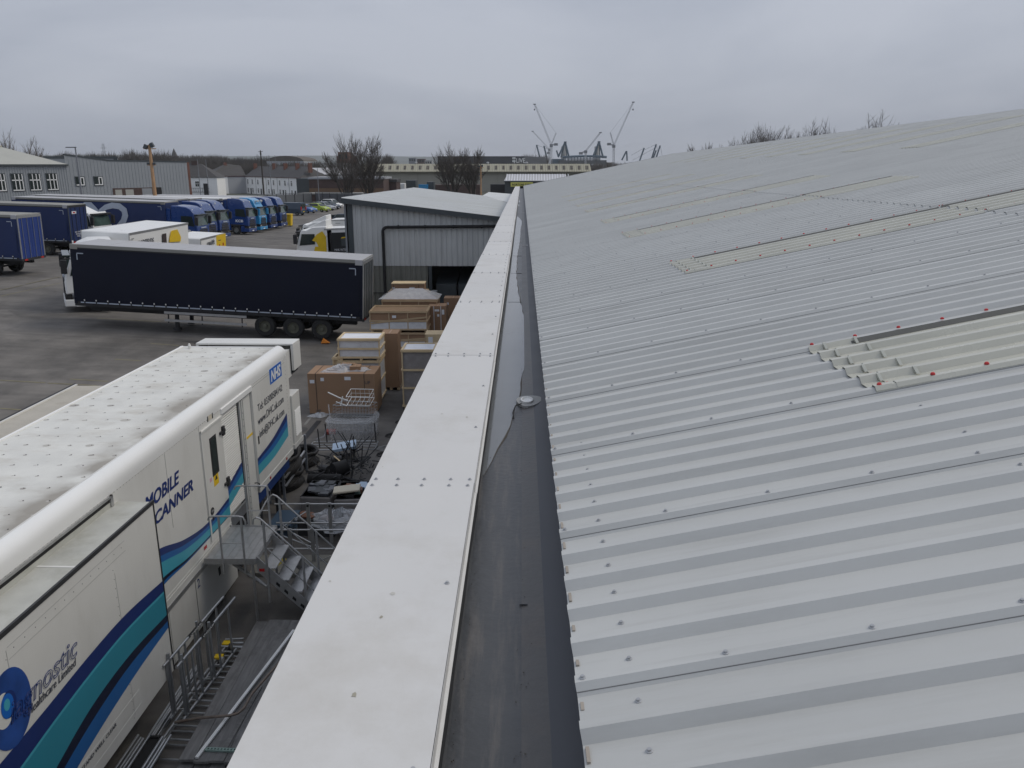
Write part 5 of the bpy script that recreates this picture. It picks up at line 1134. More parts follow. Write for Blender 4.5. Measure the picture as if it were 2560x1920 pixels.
for nm, x, y, col, kind, tall, lb, tl in fleet:
    h = -3
    M = onyard(x, y+1.25, h); c = cab(lb, M, col, 'blue trucks parked in a row', kind, tall)
    if nm in 'AD':
        for s in (-1,): text('KCB', RT(-1.45, s*1.252, 1.38, (1, 0, 0), (0, 0, 1)), .36, M_['whitep'], c, .85, 0, .014)
    if nm == 'E':
        MB().tube([(-.55, -1.0, 3.35), (-.42, -1.0, 3.6), (-.42, 1.0, 3.6), (-.55, 1.0, 3.35)], .04, 6).build('lamp_bar', M_['steel'], c)
        for q in (-.75, -.4, .4, .75): MB().lathe([(.11, 0), (.12, .07), (0, .08)], c=(-.42, q, 3.6), axis='x', n=12).build('spot_lamp', M_['lens'], c)
    hr = math.radians(h)
    # trailer rear near corner: 16.4 m behind
    fp = Vector((x-2.75*math.cos(hr), y-.02-2.75*math.sin(hr))); rp = fp-Vector((math.cos(hr), math.sin(hr)))*13.6
    tr2 = curtain_trailer(tl, Mline((rp.x, rp.y, ground(rp.x, rp.y)), (fp.x, fp.y, ground(fp.x, fp.y)), False), 'curtb', 'roofwhite' if nm == 'D' else 'troof', group='blue trailers in the truck row', detail=nm in 'AD', sides=(0,))
    if nm == 'A':   # giant stylised letter painted on the curtain
        def stroke(cur, w, name='giant_letter'):
            b = MB(); n = len(cur)
            for i, p in enumerate(cur):
                p = Vector(p); d = (Vector(cur[min(i+1, n-1)])-Vector(cur[max(i-1, 0)])).normalized(); s = Vector((-d.y, d.x))*(w(i/(n-1)) if callable(w) else w)/2
                b.v += [(p.x+s.x, -.085, p.y+s.y), (p.x-s.x, -.085, p.y-s.y)]
            b.f = [(2*i, 2*i+1, 2*i+3, 2*i+2) for i in range(n-1)]; b.m = [0]*(n-1); b.build(name, M_['silver'], tr2)
        stroke([(6.0, 2.95), (6.25, 3.25), (6.6, 3.42), (7.0, 3.4), (7.3, 3.05), (7.65, 2.5), (8.05, 1.95), (8.45, 1.4), (8.7, 1.1)], lambda t: .2+.42*min(1, t*2.5)-.12*max(0, t-.8)*5)
        stroke([(7.55, 2.62), (7.9, 2.95), (8.4, 3.28), (9.0, 3.45), (9.6, 3.4), (10.0, 3.08), (10.06, 2.65), (9.85, 2.15), (9.4, 1.7), (8.9, 1.4), (8.5, 1.2)], lambda t: .28+.26*math.sin(math.pi*t))
# white tractor with its trailer hidden behind the second blue trailer
cab('white tractor unit with a tall air deflector showing beyond the second blue trailer', onyard(-34.2, 68.0, -8), 'whitep', kind='round', tall=3.05, white=True)
# white and yellow bodies behind the navy trailer
def boxbody(label, M, L, W, H, zb, name='box_trailer', cat='trailer', wheels=((1.2,), (2.3,)), m='whitep', roof='whitep'):
    t = thing(name, label, cat, M); MB().box(0, L, 0, W, zb, H).build('box_body', M_[m], t, bevel=.05)
    MB().box(.05, L-.05, .05, W-.05, H, H+.012).build('roof', M_[roof], t)
    for y in (0, W): MB().box(0, L, y-.015, y+.015, H-.1, H+.02).build('roof_rail', M_['alu'], t)
    for z in (0,):
        for y in (0, W-.04): MB().box(-.015, .02, y, y+.04, zb, H).build('corner_rail', M_['alu'], t)
    MB().box(.2, L-.2, .5, W-.5, zb-.3, zb).build('chassis', M_['chassis'], t)
    for (x,) in wheels: wheel(t, x, .2, side=-1); wheel(t, x, W-.2, side=1)
    return t
# Hadfields box: heads away from the camera; local +X = world +Y, near-right edge is local y=0
def Mh(x, y, z, roll, yaw=90):
    return Matrix.Translation((x, y, z)) @ Matrix.Rotation(math.radians(yaw), 4, 'Z') @ Matrix.Rotation(roll, 4, 'X')
hd = boxbody('white box trailer with HADFIELDS lettering and a yellow panel behind the navy trailer', Mh(-20.8, 43.6, 1.42, .06), 8.1, 2.6, 3.78, .9)
text('HADFIELDS', RT(.85, -.056, 3.02, (1, 0, 0), (0, 0, 1)), .42, M_['ink'], hd, 2.0, 0, .012)
text('TRANSPORT', RT(1.3, -.056, 2.62, (1, 0, 0), (0, 0, 1)), .3, M_['ink'], hd, 1.7, 0, .01)
MB().prism([(.45, 3.02), (.78, 3.02), (.62, 3.32)], -.06, -.05, 'y').build('yellow_mark', M_['yellow'], hd); MB().box(.12, .3, -.06, -.052, 3.0, 3.2).build('black_mark', M_['ink'], hd)
MB().box(4.05, 4.6, -.06, -.05, 1.9, 3.42).build('dark_door', mat('dark_brown_panel', (.045, .03, .028), .5), hd)
MB().prism([(5.0, 2.85), (5.05, 3.1), (5.35, 3.5), (6.25, 3.52), (6.75, 3.0), (6.65, 2.75)], -.06, -.05, 'y').build('yellow_panel', M_['yellow'], hd)
MB().box(.1, .4, -.058, -.052, 3.45, 3.5).build('corner_mark', M_['alu'], hd)
w2_ = boxbody('smaller white box body with a yellow front end and grey lettering behind the navy trailer', Mh(-20.35, 52.6, 1.25, .05), 4.6, 2.3, 2.86, .6, 'box_van_body', 'box body')
MB().box(2.75, 4.62, -.02, 2.32, .6, 2.87).build('yellow_end', M_['yellow'], w2_, bevel=.04)
text('realift', RT(.95, -.056, 2.35, (1, 0, 0), (0, 0, 1)), .42, M_['ink'], w2_, 1.35, 0, .01)
MB().box(3.1, 3.6, -.028, -.022, 2.45, 2.5).build('small_print', M_['ink'], w2_); MB().box(3.2, 3.35, -.03, -.02, 2.05, 2.2).build('red_mark', M_['redlens'], w2_); MB().box(3.9, 4.1, -.03, -.02, 2.05, 2.25).build('red_mark', M_['redlens'], w2_)
# black box truck by the warehouse corner, facing left
mk = boxbody('black-sided box trailer lettered for commercial kitchens beside the warehouse corner', Matrix.Translation((-6.0, 61.0+2.5, ground(-10, 61)+.0)) @ Matrix.Rotation(math.pi, 4, 'Z') @ Matrix.Rotation(.035, 4, 'Y'), 8.0, 2.5, 3.72, 1.0, m='whitep')
BK = mat('charcoal_print', (.012, .014, .016), .4)
MB().box(.1, 7.62, 2.5, 2.512, 1.05, 3.42).build('side_panel', BK, mk)
for q in ((.3, .5),): pass
R_ = lambda x, z, y=2.516: RT(x, y, z, (-1, 0, 0), (0, 0, 1))
text('MHK INTERNATIONAL', R_(7.35, 2.05), .24, M_['paper'], mk, 1.9); text('& HKI.COM', R_(7.35, 1.82), .2, M_['paper'], mk, .9); text('COMMERCIAL', R_(7.0, 1.42), .24, M_['paper'], mk, 1.15); text('KITCHEN', R_(7.0, 1.16), .24, M_['paper'], mk, .8)
MB().box(7.08, 7.1, 2.512, 2.518, 1.1, 1.65).build('divider_line', M_['paper'], mk)
text('K', R_(6.35, 2.45, 2.518), .68, M_['paper'], mk, .42, 0, .02)
MB().box(6.42, 6.78, 2.512, 2.52, 2.42, 2.95).build('logo_block', M_['trim'], mk); MB().prism([(6.8, 2.97), (6.35, 3.0), (6.2, 3.1), (6.7, 3.07)], 2.512, 2.52, 'y').build('logo_top', M_['yellow'], mk)
def yblob(par, sy=1):
    MB().prism([(-2.25, 1.3), (-1.85, 1.25), (-1.55, 1.55), (-1.45, 2.0), (-1.2, 2.1), (-1.25, 2.35), (-.95, 2.3), (-1.15, 2.0)][::-1] if 0 else [(-2.3, 1.35), (-1.75, 1.2), (-1.35, 1.55), (-1.45, 1.85), (-1.7, 1.85), (-1.55, 2.2), (-1.25, 2.3), (-1.6, 2.75), (-2.05, 3.0), (-2.3, 2.6)], sy*1.246, sy*1.256, 'y').build('yellow_swirl', M_['yellow'], par)
c1 = cab('white tractor with a yellow swirl on its side before the black box trailer', Matrix.Translation((-16.3, 62.2, ground(-15, 62))) @ Matrix.Rotation(math.pi, 4, 'Z'), 'whitep', kind='round', tall=3.35, white=True); yblob(c1, 1)
c2 = cab('white tractor parked behind the one with the yellow swirl', Matrix.Translation((-17.7, 68.5, ground(-15, 68))) @ Matrix.Rotation(math.pi, 4, 'Z'), 'whitep', kind='round', tall=3.3, white=True); yblob(c2, 1)
wb = boxbody('plain white box trailer behind the black-sided one', Matrix.Translation((-7, 70.8, ground(-12, 69))) @ Matrix.Rotation(math.pi, 4, 'Z') @ Matrix.Rotation(.03, 4, 'Y'), 8.2, 2.5, 3.75, 1.0)
MB().box(6.9, 7.15, 2.5, 2.56, 2.7, 3.0).build('black_vent', M_['black'], wb); MB().box(7.3, 7.7, 2.55, 2.556, 3.45, 3.5).build('corner_mark', M_['alu'], wb)
# cars
def car(label, M, paint, L=4.0, H=1.48, W=1.72, kind='hatch', group=None):
    """local +X forward"""
    t = thing('parked_car' if kind != 'van' else 'parked_van', label, 'car' if kind != 'van' else 'van', M, group); P = M_[paint]
    if kind == 'van':
        prof = [(L, .35, .62), (L, .9, .80), (L-.15, 1.15, .84), (L-.95, 1.25, .86), (L-1.55, H-.12, .78), (L-1.9, H, .76), (.12, H, .78), (0, H-.15, .8), (0, .35, .9)]
    else:
        prof = [(L, .30, .6), (L, .62, .72), (L-.25, .80, .78), (L-1.0, .95, .8), (L-1.75, H-.06, .58), (L-2.2, H, .56), (.75, H-.05, .56), (.15, 1.02, .76), (.0, .8, .76), (.02, .32, .76)]
    b = MB(); n = len(prof)
    for s in (-1, 1):
        for x, z, w in prof: b.v.append((x, s*w*W/2/.8, z))
    bw = W/2; b2 = MB()
    # lower body
    low = [(L, .30), (L, .60), (L-.22, .80), (L-1.05, .94 if kind != 'van' else 1.15), (.12, .98 if kind != 'van' else 1.2), (.0, .75), (.02, .30)]
    b2.prism(low, -bw, bw, 'y'); b2.build('body', P, t, bevel=.09, seg=3)
    if kind == 'van': gh = [(L-1.0, 1.1), (L-1.62, H-.1), (L-1.9, H), (.1, H), (.02, 1.1)]
    else: gh = [(L-.95, .9), (L-1.72, H-.05), (L-2.1, H), (.8, H-.06), (.12, .92)]
    g_ = MB(); m = len(gh); tp = .17
    for s in (-1, 1):
        for x, z in gh: g_.v.append((x, s*(bw-.02-(tp if z > 1.3 else 0)), z))
    g_.f = [tuple(range(m)), tuple(range(2*m-1, m-1, -1))]+[(i, i+m, (i+1) % m+m, (i+1) % m) for i in range(m)]; g_.m = [0]*len(g_.f)
    g_.build('cabin', P, t, bevel=.06, seg=2)
    x0, z0, x1, z1_ = gh[0][0], gh[0][1]+.06, gh[1][0], gh[1][1]
    wsx = lambda z: lerp(gh[0][0], gh[1][0], (z-gh[0][1])/(gh[1][1]-gh[0][1]))
    za, zb = gh[0][1]+.08, gh[1][1]-.03
    MB().add([(wsx(za)+.03, -bw+.14, za+.01), (wsx(za)+.03, bw-.14, za+.01), (wsx(zb)+.03, bw-.26, zb+.01), (wsx(zb)+.03, -bw+.26, zb+.01), (wsx(za)-.1, -bw+.14, za), (wsx(za)-.1, bw-.14, za), (wsx(zb)-.1, bw-.26, zb), (wsx(zb)-.1, -bw+.26, zb)], [(0, 1, 2, 3), (0, 4, 5, 1), (3, 2, 6, 7), (0, 3, 7, 4), (1, 5, 6, 2)]).build('windscreen', M_['glass'], t)
    for s in (-1, 1):
        rear = .55 if kind != 'van' else L-1.95
        y0, y1 = s*(bw-.0), s*(bw-.145)
        pts = [(wsx(za)-.18, y0, za+.05), (rear, y0, za+.05), (rear+.18 if kind != 'van' else rear, y1, zb-.04), (wsx(zb)-.1, y1, zb-.04)]
        MB().add(pts+[(x, y-s*.06, z) for x, y, z in pts], [(0, 1, 2, 3), (0, 3, 7, 4), (0, 4, 5, 1), (1, 5, 6, 2), (2, 6, 7, 3)]).build('side_window', M_['glass'], t)
        MB().box(L-.30, L-.02, s*(bw-.45), s*(bw-.05), .6, .78).build('headlamp', M_['lens'], t, bevel=.05)
        MB().box(-.02, .08, s*(bw-.28), s*(bw-.03), .7 if kind != 'van' else .85, .95 if kind != 'van' else 1.4).build('tail_lamp', M_['redlens'], t, bevel=.02)
        MB().box(L-1.45, L-1.25, s*bw, s*(bw+.16), .98, 1.12).build('door_mirror', P, t, bevel=.03)
        for x in (.72, L-.82): wheel(t, x, s*(bw-.10), r=.31, w=.22, rim='rim', side=s)
    MB().box(L-.04, L+.012, -.5, .5, .42, .56).build('grille', M_['black'], t)
    MB().box(L-.02, L+.02, -.26, .26, .34, .41).build('number_plate', M_['paper'], t); MB().box(-.02, .01, -.26, .26, .55, .66).build('number_plate', M_['yellow'], t)
    MB().box(-.01, .35, -bw+.22, bw-.22, 1.0 if kind != 'van' else 1.25, H-.2).build('rear_window', M_['glass'], t)
    return t
def carM(px, py, head, Y): 
    p = at_y(px, py, Y); return frame(p.x, p.y, head)
car('dark slate blue panel van parked by the grey fence', carM(760, 537, 168, 131), 'vanblue', 5.0, 2.0, 1.95, 'van')
g_ = 'cars parked along the far fence'
car('small blue car half hidden behind the slate blue van', carM(740, 528, -25, 139), 'carblue', 3.9, 1.45, group=g_)
car('lime green hatchback parked beside the van', carM(773, 521, -22, 143), 'lime', 3.95, 1.5, group=g_)
car('silver car parked between the lime green and the white ones', carM(787, 519, -22, 149), 'carsilver', 4.1, 1.55, group=g_)
car('dark car just showing between the silver and white cars', carM(801, 516, -22, 154), 'carnavy', 4.1, 1.5, group=g_)
car('white people carrier at the right end of the car row', carM(804, 511, -22, 160), 'whitep', 4.5, 1.7, 1.8, group=g_)
car('dark navy estate car beyond the white trailers, cut off by the warehouse', carM(832, 538, -8, 112), 'carnavy', 4.3, 1.6, group=g_)
# yellow wheelie bin
p = at_y(714, 566, 107); t = thing('wheelie_bin', 'bright yellow wheelie bin beside the last blue truck', 'bin', frame(p.x-.3, p.y, 0))
b = MB(); b.add([(0, 0, .12), (1.0, 0, .12), (1.0, .9, .12), (0, .9, .12), (-.08, -.06, 1.5), (1.08, -.06, 1.5), (1.08, .96, 1.5), (-.08, .96, 1.5)], [(0, 3, 2, 1), (4, 5, 6, 7), (0, 1, 5, 4), (1, 2, 6, 5), (2, 3, 7, 6), (3, 0, 4, 7)]); b.build('bin_body', M_['yellow'], t, bevel=.04)
MB().box(-.12, 1.12, -.1, 1.0, 1.5, 1.62).build('lid', M_['yellow'], t, bevel=.04)
for x in (.08, .92):
    for y in (.1, .8): MB().lathe([(.1, -.04), (.1, .04)], c=(x, y, .1), axis='x', n=12).build('castor', M_['black'], t)
# ---------------------------------------------------------------- ribbed warehouse beside the yard (same bearing as the near building)
MW = MBF.copy()
wh = thing('warehouse', 'grey ribbed-metal warehouse with pale roof, slate trim and black drainpipe', 'building', MW)
UW = 46.0
# front wall ribs between v=-9.77 and -0.8
def verge(v): return interp(v, [(-9.95, -1.64), (-1.27, -2.62), (0, -2.76)])
b = MB(); v = -9.6; prof = []
while v < -.8:
    prof += [(v, 0), (v+.05, .04), (v+.19, .04), (v+.24, 0)]; v += .30
vs = []; 
for (a, d) in prof:
    vs += [(a, UW-d, -5.16), (a, UW-d, verge(a)+.02)]
b.v = vs; b.f = [(2*i, 2*i+2, 2*i+3, 2*i+1) for i in range(len(prof)-1)]; b.m = [0]*len(b.f); b.build('upper_cladding', M_['clad'], wh)
b = MB(); vs = []; pr = [(a, d) for a, d in prof if a < -5.35]
for (a, d) in pr: vs += [(a, UW-d+.03, -9.6), (a, UW-d+.03, -5.165)]
b.v = vs; b.f = [(2*i, 2*i+2, 2*i+3, 2*i+1) for i in range(len(pr)-1)]; b.m = [0]*len(b.f); b.build('lower_cladding', M_['cladold'], wh)
MB().box(-9.62, -5.3, UW-.07, UW-.03, -6.72, -6.69).build('cladding_lap', M_['upstand'], wh)
MB().box(-9.84, -9.55, UW-.08, UW+.1, -10, verge(-9.9)).build('corner_trim', M_['trim'], wh)
b = MB(); b.add([(-10.1, UW-.35, -1.65), (-.7, UW-.35, -2.70), (-.7, UW-.35, -2.44), (-10.1, UW-.35, -1.36), (-10.1, UW+.1, -1.65), (-.7, UW+.1, -2.70), (-.7, UW+.1, -2.44), (-10.1, UW+.1, -1.36)],
   [(0, 1, 2, 3), (4, 7, 6, 5), (0, 4, 5, 1), (3, 2, 6, 7), (0, 3, 7, 4), (1, 5, 6, 2)]); b.build('verge_trim', M_['trim'], wh)
# roof: sheets running down the slope
UE = 78.0
def rw(v): return interp(v, [(-10.1, -1.35), (-.7, -2.43)])
rp = None
WR = mat('warehouse_roof_paint', (.60, .61, .60), .45, 0, .06, .6, dirt=(.42, .42, .34), dscale=.6, damt=.6, streak=(.2, 3, 1))
b = MB(); k = 0; pf_ = []
for k in range(6):
    q = k*.2; pf_ += [(q, 0), (q+.13, 0), (q+.15, .03), (q+.18, .03)]
Lr = math.hypot(9.4, 1.08); an = math.atan2(1.08, 9.4)
b.ribbon([(p_[0], p_[1]) for p_ in pf_]+[(1.2, 0)], 0, Lr, 'x'); pr0 = b.build('roof_sheet', WR, wh)
for k in range(26):
    o = pr0 if k == 0 else pr0.copy()
    if k: COL.objects.link(o)
    o.parent = wh; o.matrix_local = Matrix.Translation((-10.1, UW-.3+1.2*k, -1.352)) @ Matrix.Rotation(an, 4, 'Y') @ Matrix.Translation((0, 0, .004*(k % 2)))
b = MB(); b.box(-10.05, -9.95, UW+.1, UW+31, -10, -1.5); b.build('side_wall', M_['greyc'], wh)
b = MB(); b.add([(-10.1, UE-1, -1.6), (-4.2, UE-1, -2.1), (-4.2, UE-1, -10), (-10.1, UE-1, -10)], [(0, 1, 2, 3)]); b.build('back_wall', M_['greyc'], wh)
b = MB(); b.add([(-3.9, UE-2, -2.02), (-2.9, UE, -1.78), (.4, UE, -2.05), (-.6, UE-30, -2.5), (.4, UE, -6), (-3.9, UE, -6)], [(0, 1, 2, 3)]); 
an2 = thing('annexe_roof', 'small pale roof rising behind the far corner of the warehouse roof', 'building', MW)
b = MB(); b.add([(-3.75, UE-1.0, -2.10), (-3.2, UE+1, -1.79), (-.9, UE+1, -1.97), (-.9, UE-12, -2.35), (-.9, UE+1, -9), (-3.2, UE+1, -9), (-3.75, UE-1, -9)], [(0, 1, 2, 3), (1, 5, 4, 2), (0, 6, 5, 1)]); b.build('roof', WR, an2)
# drainpipe
def loc2(v, u, w): return (v, u, w)
b = MB(); pp = [(-.9, UW-.2, -2.90), (-7.6, UW-.2, -2.97)]+[(-7.6-.25*math.sin(a), UW-.2, -3.22+.25*math.cos(a)) for a in [math.pi/2*i/6 for i in range(1, 7)]]+[(-7.85, UW-.2, -9.4)]
b.tube(pp, .085, 12); b.build('drainpipe', M_['black'], wh, smooth=True)
for v in (-2.3, -3.9, -5.5, -7.0): MB().lathe([(.105, 0), (.105, .08)], c=(v, UW-.2, -2.93-(-v-2)*.004), axis='x', n=12).build('pipe_collar', M_['black'], wh)
# loading opening with dark bins inside
MB().box(-5.34, -5.16, UW-.06, UW+.1, -9.6, -5.16).build('door_jamb', M_['trim'], wh)
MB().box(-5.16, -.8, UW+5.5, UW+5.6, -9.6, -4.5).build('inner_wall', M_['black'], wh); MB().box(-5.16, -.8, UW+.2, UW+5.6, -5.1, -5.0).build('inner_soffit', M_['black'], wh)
for k in range(4):
    t = thing('steel_container', ['leftmost dark steel container in the warehouse opening', 'second dark steel container from the left in the warehouse opening', 'third dark steel container in the warehouse opening', 'dark steel container in the warehouse opening nearest the parapet'][k], 'container', MW @ Matrix.Translation((-4.98+1.28*k, UW+.35, -8.3)), 'dark containers in the warehouse opening')
    MB().box(0, 1.2, 0, 3.2, 0, 2.05).build('container_body', M_['trim'], t, bevel=.02)
    MB().prism([(0, 2.05), (3.2, 2.05), (3.2, 2.7)], 0, 1.2, 'x').build('sloped_lid', M_['trim'], t)
    for x in (0, 1.16): MB().box(x, x+.04, -.02, 0, 0, 2.05).build('edge_frame', M_['chassis'], t)
# ---------------------------------------------------------------- office building at the left
A0 = Vector((-58.3, 105.5)); dr = Vector((5, 6)).normalized()
def bframe(p, d, z=0):
    d = Vector(d).normalized(); M = Matrix(((d.x, -d.y, 0, p[0]), (d.y, d.x, 0, p[1]), (0, 0, 1, z), (0, 0, 0, 1))); return M
ang = math.degrees(math.atan2(6, 5))
# origin at the right-hand end of the front wall; local x runs along the wall (to the right), y into the building
OM = bframe((A0.x+.9, A0.y+1.08), (5, 6), 1.2)
of = thing('office_building', 'two-storey grey-clad office with white-framed windows and a hipped pale roof at the left', 'building', OM)
prof = []; x = -22
while x < 0: prof += [(x, 0), (x+.1, 0), (x+.13, -.05), (x+.22, -.05), (x+.25, 0)]; x += .3
b = MB(); b.v = [q for (a, d) in prof for q in ((a, d, 0), (a, d, 7.5))]; b.f = [(2*i, 2*i+2, 2*i+3, 2*i+1) for i in range(len(prof)-1)]; b.m = [0]*len(b.f); b.build('wall_cladding', M_['officec'], of)
MB().box(-22, 0, .02, 9, 0, 7.45).build('wall', M_['officec'], of)
MB().box(-22.2, .25, -.3, -.06, 7.42, 7.62).build('eaves_gutter', M_['trim'], of)
b = MB(); b.add([(-22.2, -.3, 7.6), (.25, -.3, 7.6), (.25, 9.3, 7.6), (-22.2, 9.3, 7.6), (-22.2, 4.5, 9.75), (-5.6, 4.5, 9.75)], [(0, 1, 5, 4), (1, 2, 5), (2, 3, 4, 5)]); b.build('roof', M_['officer'], of)
MB().tube([(-22, 4.5, 9.78), (-5.5, 4.5, 9.78)], .12, 6).build('ridge', M_['creamc'], of)
MB().lathe([(.2, 9.7), (.25, 9.95), (.15, 10.15), (0, 10.2)], c=(-6.2, 4.4, 0), n=10).build('roof_ventilator', M_['whitep'], of)
def window(par, x, z, w, h, bars, y=-.08, frame_='whitep', surround=True):
    f_ = MB().box(x-.09, x+w+.09, y, y+.06, z-.09, z+h+.09).build('window', M_['trim'] if surround else M_['whitep'], par)
    MB().box(x, x+w, y-.01, y, z, z+h).build('pane', M_['glass'], f_)
    for bx0, bx1, bz0, bz1 in bars: MB().box(x+bx0*w, x+bx1*w, y-.04, y-.01, z+bz0*h, z+bz1*h).build('glazing_bar', M_[frame_], f_)
    return f_
wb_ = [(0, 1, 0, .06), (.0, 1, .60, .66), (.27, .34, .06, 1), (.62, .70, .06, 1), (.92, 1, .06, 1)]
for k in range(6):
    xw = -1.9-2.0*k; window(of, xw-.62, 4.45, 1.25, 2.0, wb_)
for k in range(3): MB().box(-2.2-4.6*k, -.4-4.6*k, -.9, -.08, 2.5, 2.62).build('door_canopy', M_['officer'], of)
# long grey wall building continuing to the right
GM = bframe((A0.x+.9, A0.y+1.08), (5, 6), 1.2)
gw = thing('grey_workshop', 'long plain grey-clad workshop with two small windows and a brick-lined opening', 'building', GM)
def gtop(x): return interp(x, [(0, 8.75), (5.5, 8.05), (16.6, 7.9)])
b = MB(); xs_ = [0, 2, 4, 5.5, 8, 11, 14, 16.6]
for x in xs_: b.v += [(x, 0, 0), (x, 0, gtop(x))]
b.f = [(2*i, 2*i+2, 2*i+3, 2*i+1) for i in range(len(xs_)-1)]; b.m = [0]*len(b.f); b.build('front_wall', M_['officec'], gw)
prof = []; x = 0
b = MB()
while x < 16.5: b.box(x, x+.09, -.03, 0, 0, gtop(x)-.02); x += .45
b.build('wall_ribs', M_['officec'], gw, kind='stuff')
for i in range(len(xs_)-1):
    MB().add([(xs_[i], -.06, gtop(xs_[i])-.02), (xs_[i+1], -.06, gtop(xs_[i+1])-.02), (xs_[i+1], -.06, gtop(xs_[i+1])+.16), (xs_[i], -.06, gtop(xs_[i])+.16), (xs_[i], .3, gtop(xs_[i])-.02), (xs_[i+1], .3, gtop(xs_[i+1])-.02), (xs_[i+1], .3, gtop(xs_[i+1])+.16), (xs_[i], .3, gtop(xs_[i])+.16)], [(0, 1, 2, 3), (3, 2, 6, 7), (4, 7, 6, 5)]).build('coping_trim', M_['trim'], gw)
MB().box(0, 16.6, .1, 12, 0, 7.7).build('building_body', M_['officec'], gw)
MB().box(16.6, 16.95, -.02, 12, 0, 7.9).build('brick_end_wall', M_['brick'], gw)
for x in (1.0, 3.35): window(gw, x, 4.95, 1.05, 1.05, [(0, 1, 0, .12), (.5, .62, .1, .95), (.88, 1, .1, .95), (.5, 1, .88, 1)])
MB().box(5.6, 12.4, -.04, -.03, 2.0, 4.5).build('opening', M_['brickd'], gw)
MB().box(7.3, 8.4, -.06, -.045, 3.1, 4.3).build('pane', M_['officer'], gw); MB().box(9.6, 11.0, -.06, -.045, 2.6, 4.4).build('shutter', M_['greyc'], gw); MB().box(11.0, 12.4, -.06, -.045, 2.0, 4.5).build('dark_doorway', M_['black'], gw); MB().box(5.9, 6.8, -.06, -.045, 3.5, 4.3).build('pane', M_['officer'], gw)
gb_ = thing('glazed_link', 'small dark-framed upper storey rising behind the hipped office roof', 'building', bframe((-59, 111), (5, 2.2), 0))
MB().box(-3, 5.6, 0, 6, 0, 9.6).build('wall', M_['greyc'], gb_); MB().box(-3.1, 5.7, -.06, .0, 9.55, 9.85).build('fascia', M_['trim'], gb_); MB().box(5.2, 5.7, -.05, -.0, 7, 9.55).build('corner_trim', M_['trim'], gb_)
# ---------------------------------------------------------------- poles and masts
def pole(px, top, Y, r, m, lb, cat, zb=0, name='lamp_post', head=None):
    p = at_y(px, top, Y); t = thing(name, lb, cat, Matrix.Translation((p.x, p.y, zb)))
    MB().tube([(0, 0, 0), (0, 0, p.z-zb)], r*1.3, 8, r1=r*.8).build('pole', m, t, smooth=True)
    h = p.z-zb
    if head == 'lamp': MB().box(-1.1, .1, -.12, .12, h-.02, h+.08).build('lamp_head', M_['trim'], t)
    if head == 'flood':
        MB().box(-.75, .75, -.05, .05, h-.5, h-.4).build('cross_arm', m, t)
        for x in (-.7, .3): MB(Matrix.Translation((x, -.1, h-.35)) @ Matrix.Rotation(.5 if x < 0 else -.5, 4, 'Y')).box(0, .4, -.2, .2, 0, .5).build('floodlight', M_['trim'], t)
        MB().box(-.5, .5, -.05, .05, h-2.4, h-2.3).build('cross_arm', m, t)
        for x in (-.5, .2): MB().box(x, x+.3, -.15, .1, h-2.3, h-2.05).build('floodlight', M_['trim'], t)
    if head == 'wires':
        MB().box(-.15, .15, -.1, .1, h-1.0, h-.4).build('transformer', M_['chassis'], t); MB().box(-.5, .5, -.05, .05, h-.3, h-.2).build('cross_arm', M_['bark'], t)
    return t
OR = mat('weathered_orange_steel', (.42, .25, .13), .7, 0, .15, 1)
pole(188, 369, 100, .09, M_['craned'], 'dark grey street lamp in front of the office corner', 'street lamp', 1.2, head='lamp')
pole(373, 362, 100, .2, OR, 'tall orange floodlight mast in front of the grey workshop', 'floodlight mast', 1.2, 'floodlight_mast', 'flood')
pole(1202, 414, 205, .18, OR, 'orange mast standing among the bare trees beside the cream shed', 'floodlight mast', 0, 'floodlight_mast', 'flood')
pole(651, 376, 190, .16, M_['bark'], 'wooden telegraph pole in front of the white terrace', 'telegraph pole', 0, 'telegraph_pole', 'wires')
for px, top, Y, lb in ((493, 398, 175, 'thin grey lamp post left of the white terrace'), (514, 398, 178, 'second thin grey lamp post left of the white terrace'), (793, 420, 175, 'slim grey lamp post in front of the brick factory'), (672, 388, 240, 'thin pole behind the terrace roof'), (687, 388, 250, 'second thin pole behind the terrace roof')):
    pole(px, top, Y, .07, M_['craned'], lb, 'lamp post')
# ---------------------------------------------------------------- palisade fence with boards
def fence(p, q, z0, h, lb, m, sp=2.7, boards=True):
    p, q = Vector(p), Vector(q); d = q-p; L_ = d.length; t = thing('fence', lb, 'fence', bframe(p, d, z0)); n = int(L_/sp)
    for i in range(n+1): MB().box(i*sp-.05, i*sp+.05, -.08, .02, 0, h+.1).build('fence_post', M_['chassis'], t)
    b = MB(); x = 0; k = 0
    for i in range(n): MB().box(i*sp+.06, (i+1)*sp-.06, 0, .04, .05, h-.15).build('fence_panel', m, t)
    while x < n*sp: b.box(x, x+.07, -.03, -.01, h-.15, h+.25); x += .16
    b.build('pales', M_['fence'], t, kind='stuff')
p0, p1, p2 = at_z(690, 515, .2), at_z(790, 507, .2), at_z(905, 516, .2)
fence((p0.x-12, p0.y-14), (p1.x, p1.y), .2, 2.2, 'grey sheet-clad boundary fence behind the van and trucks', M_['fence'])
fence((p1.x, p1.y), (p2.x+6, p2.y), .2, 2.3, 'dark boundary fence behind the parked cars', mat('dark_fence_board', (.075, .08, .09), .7, var=.15))
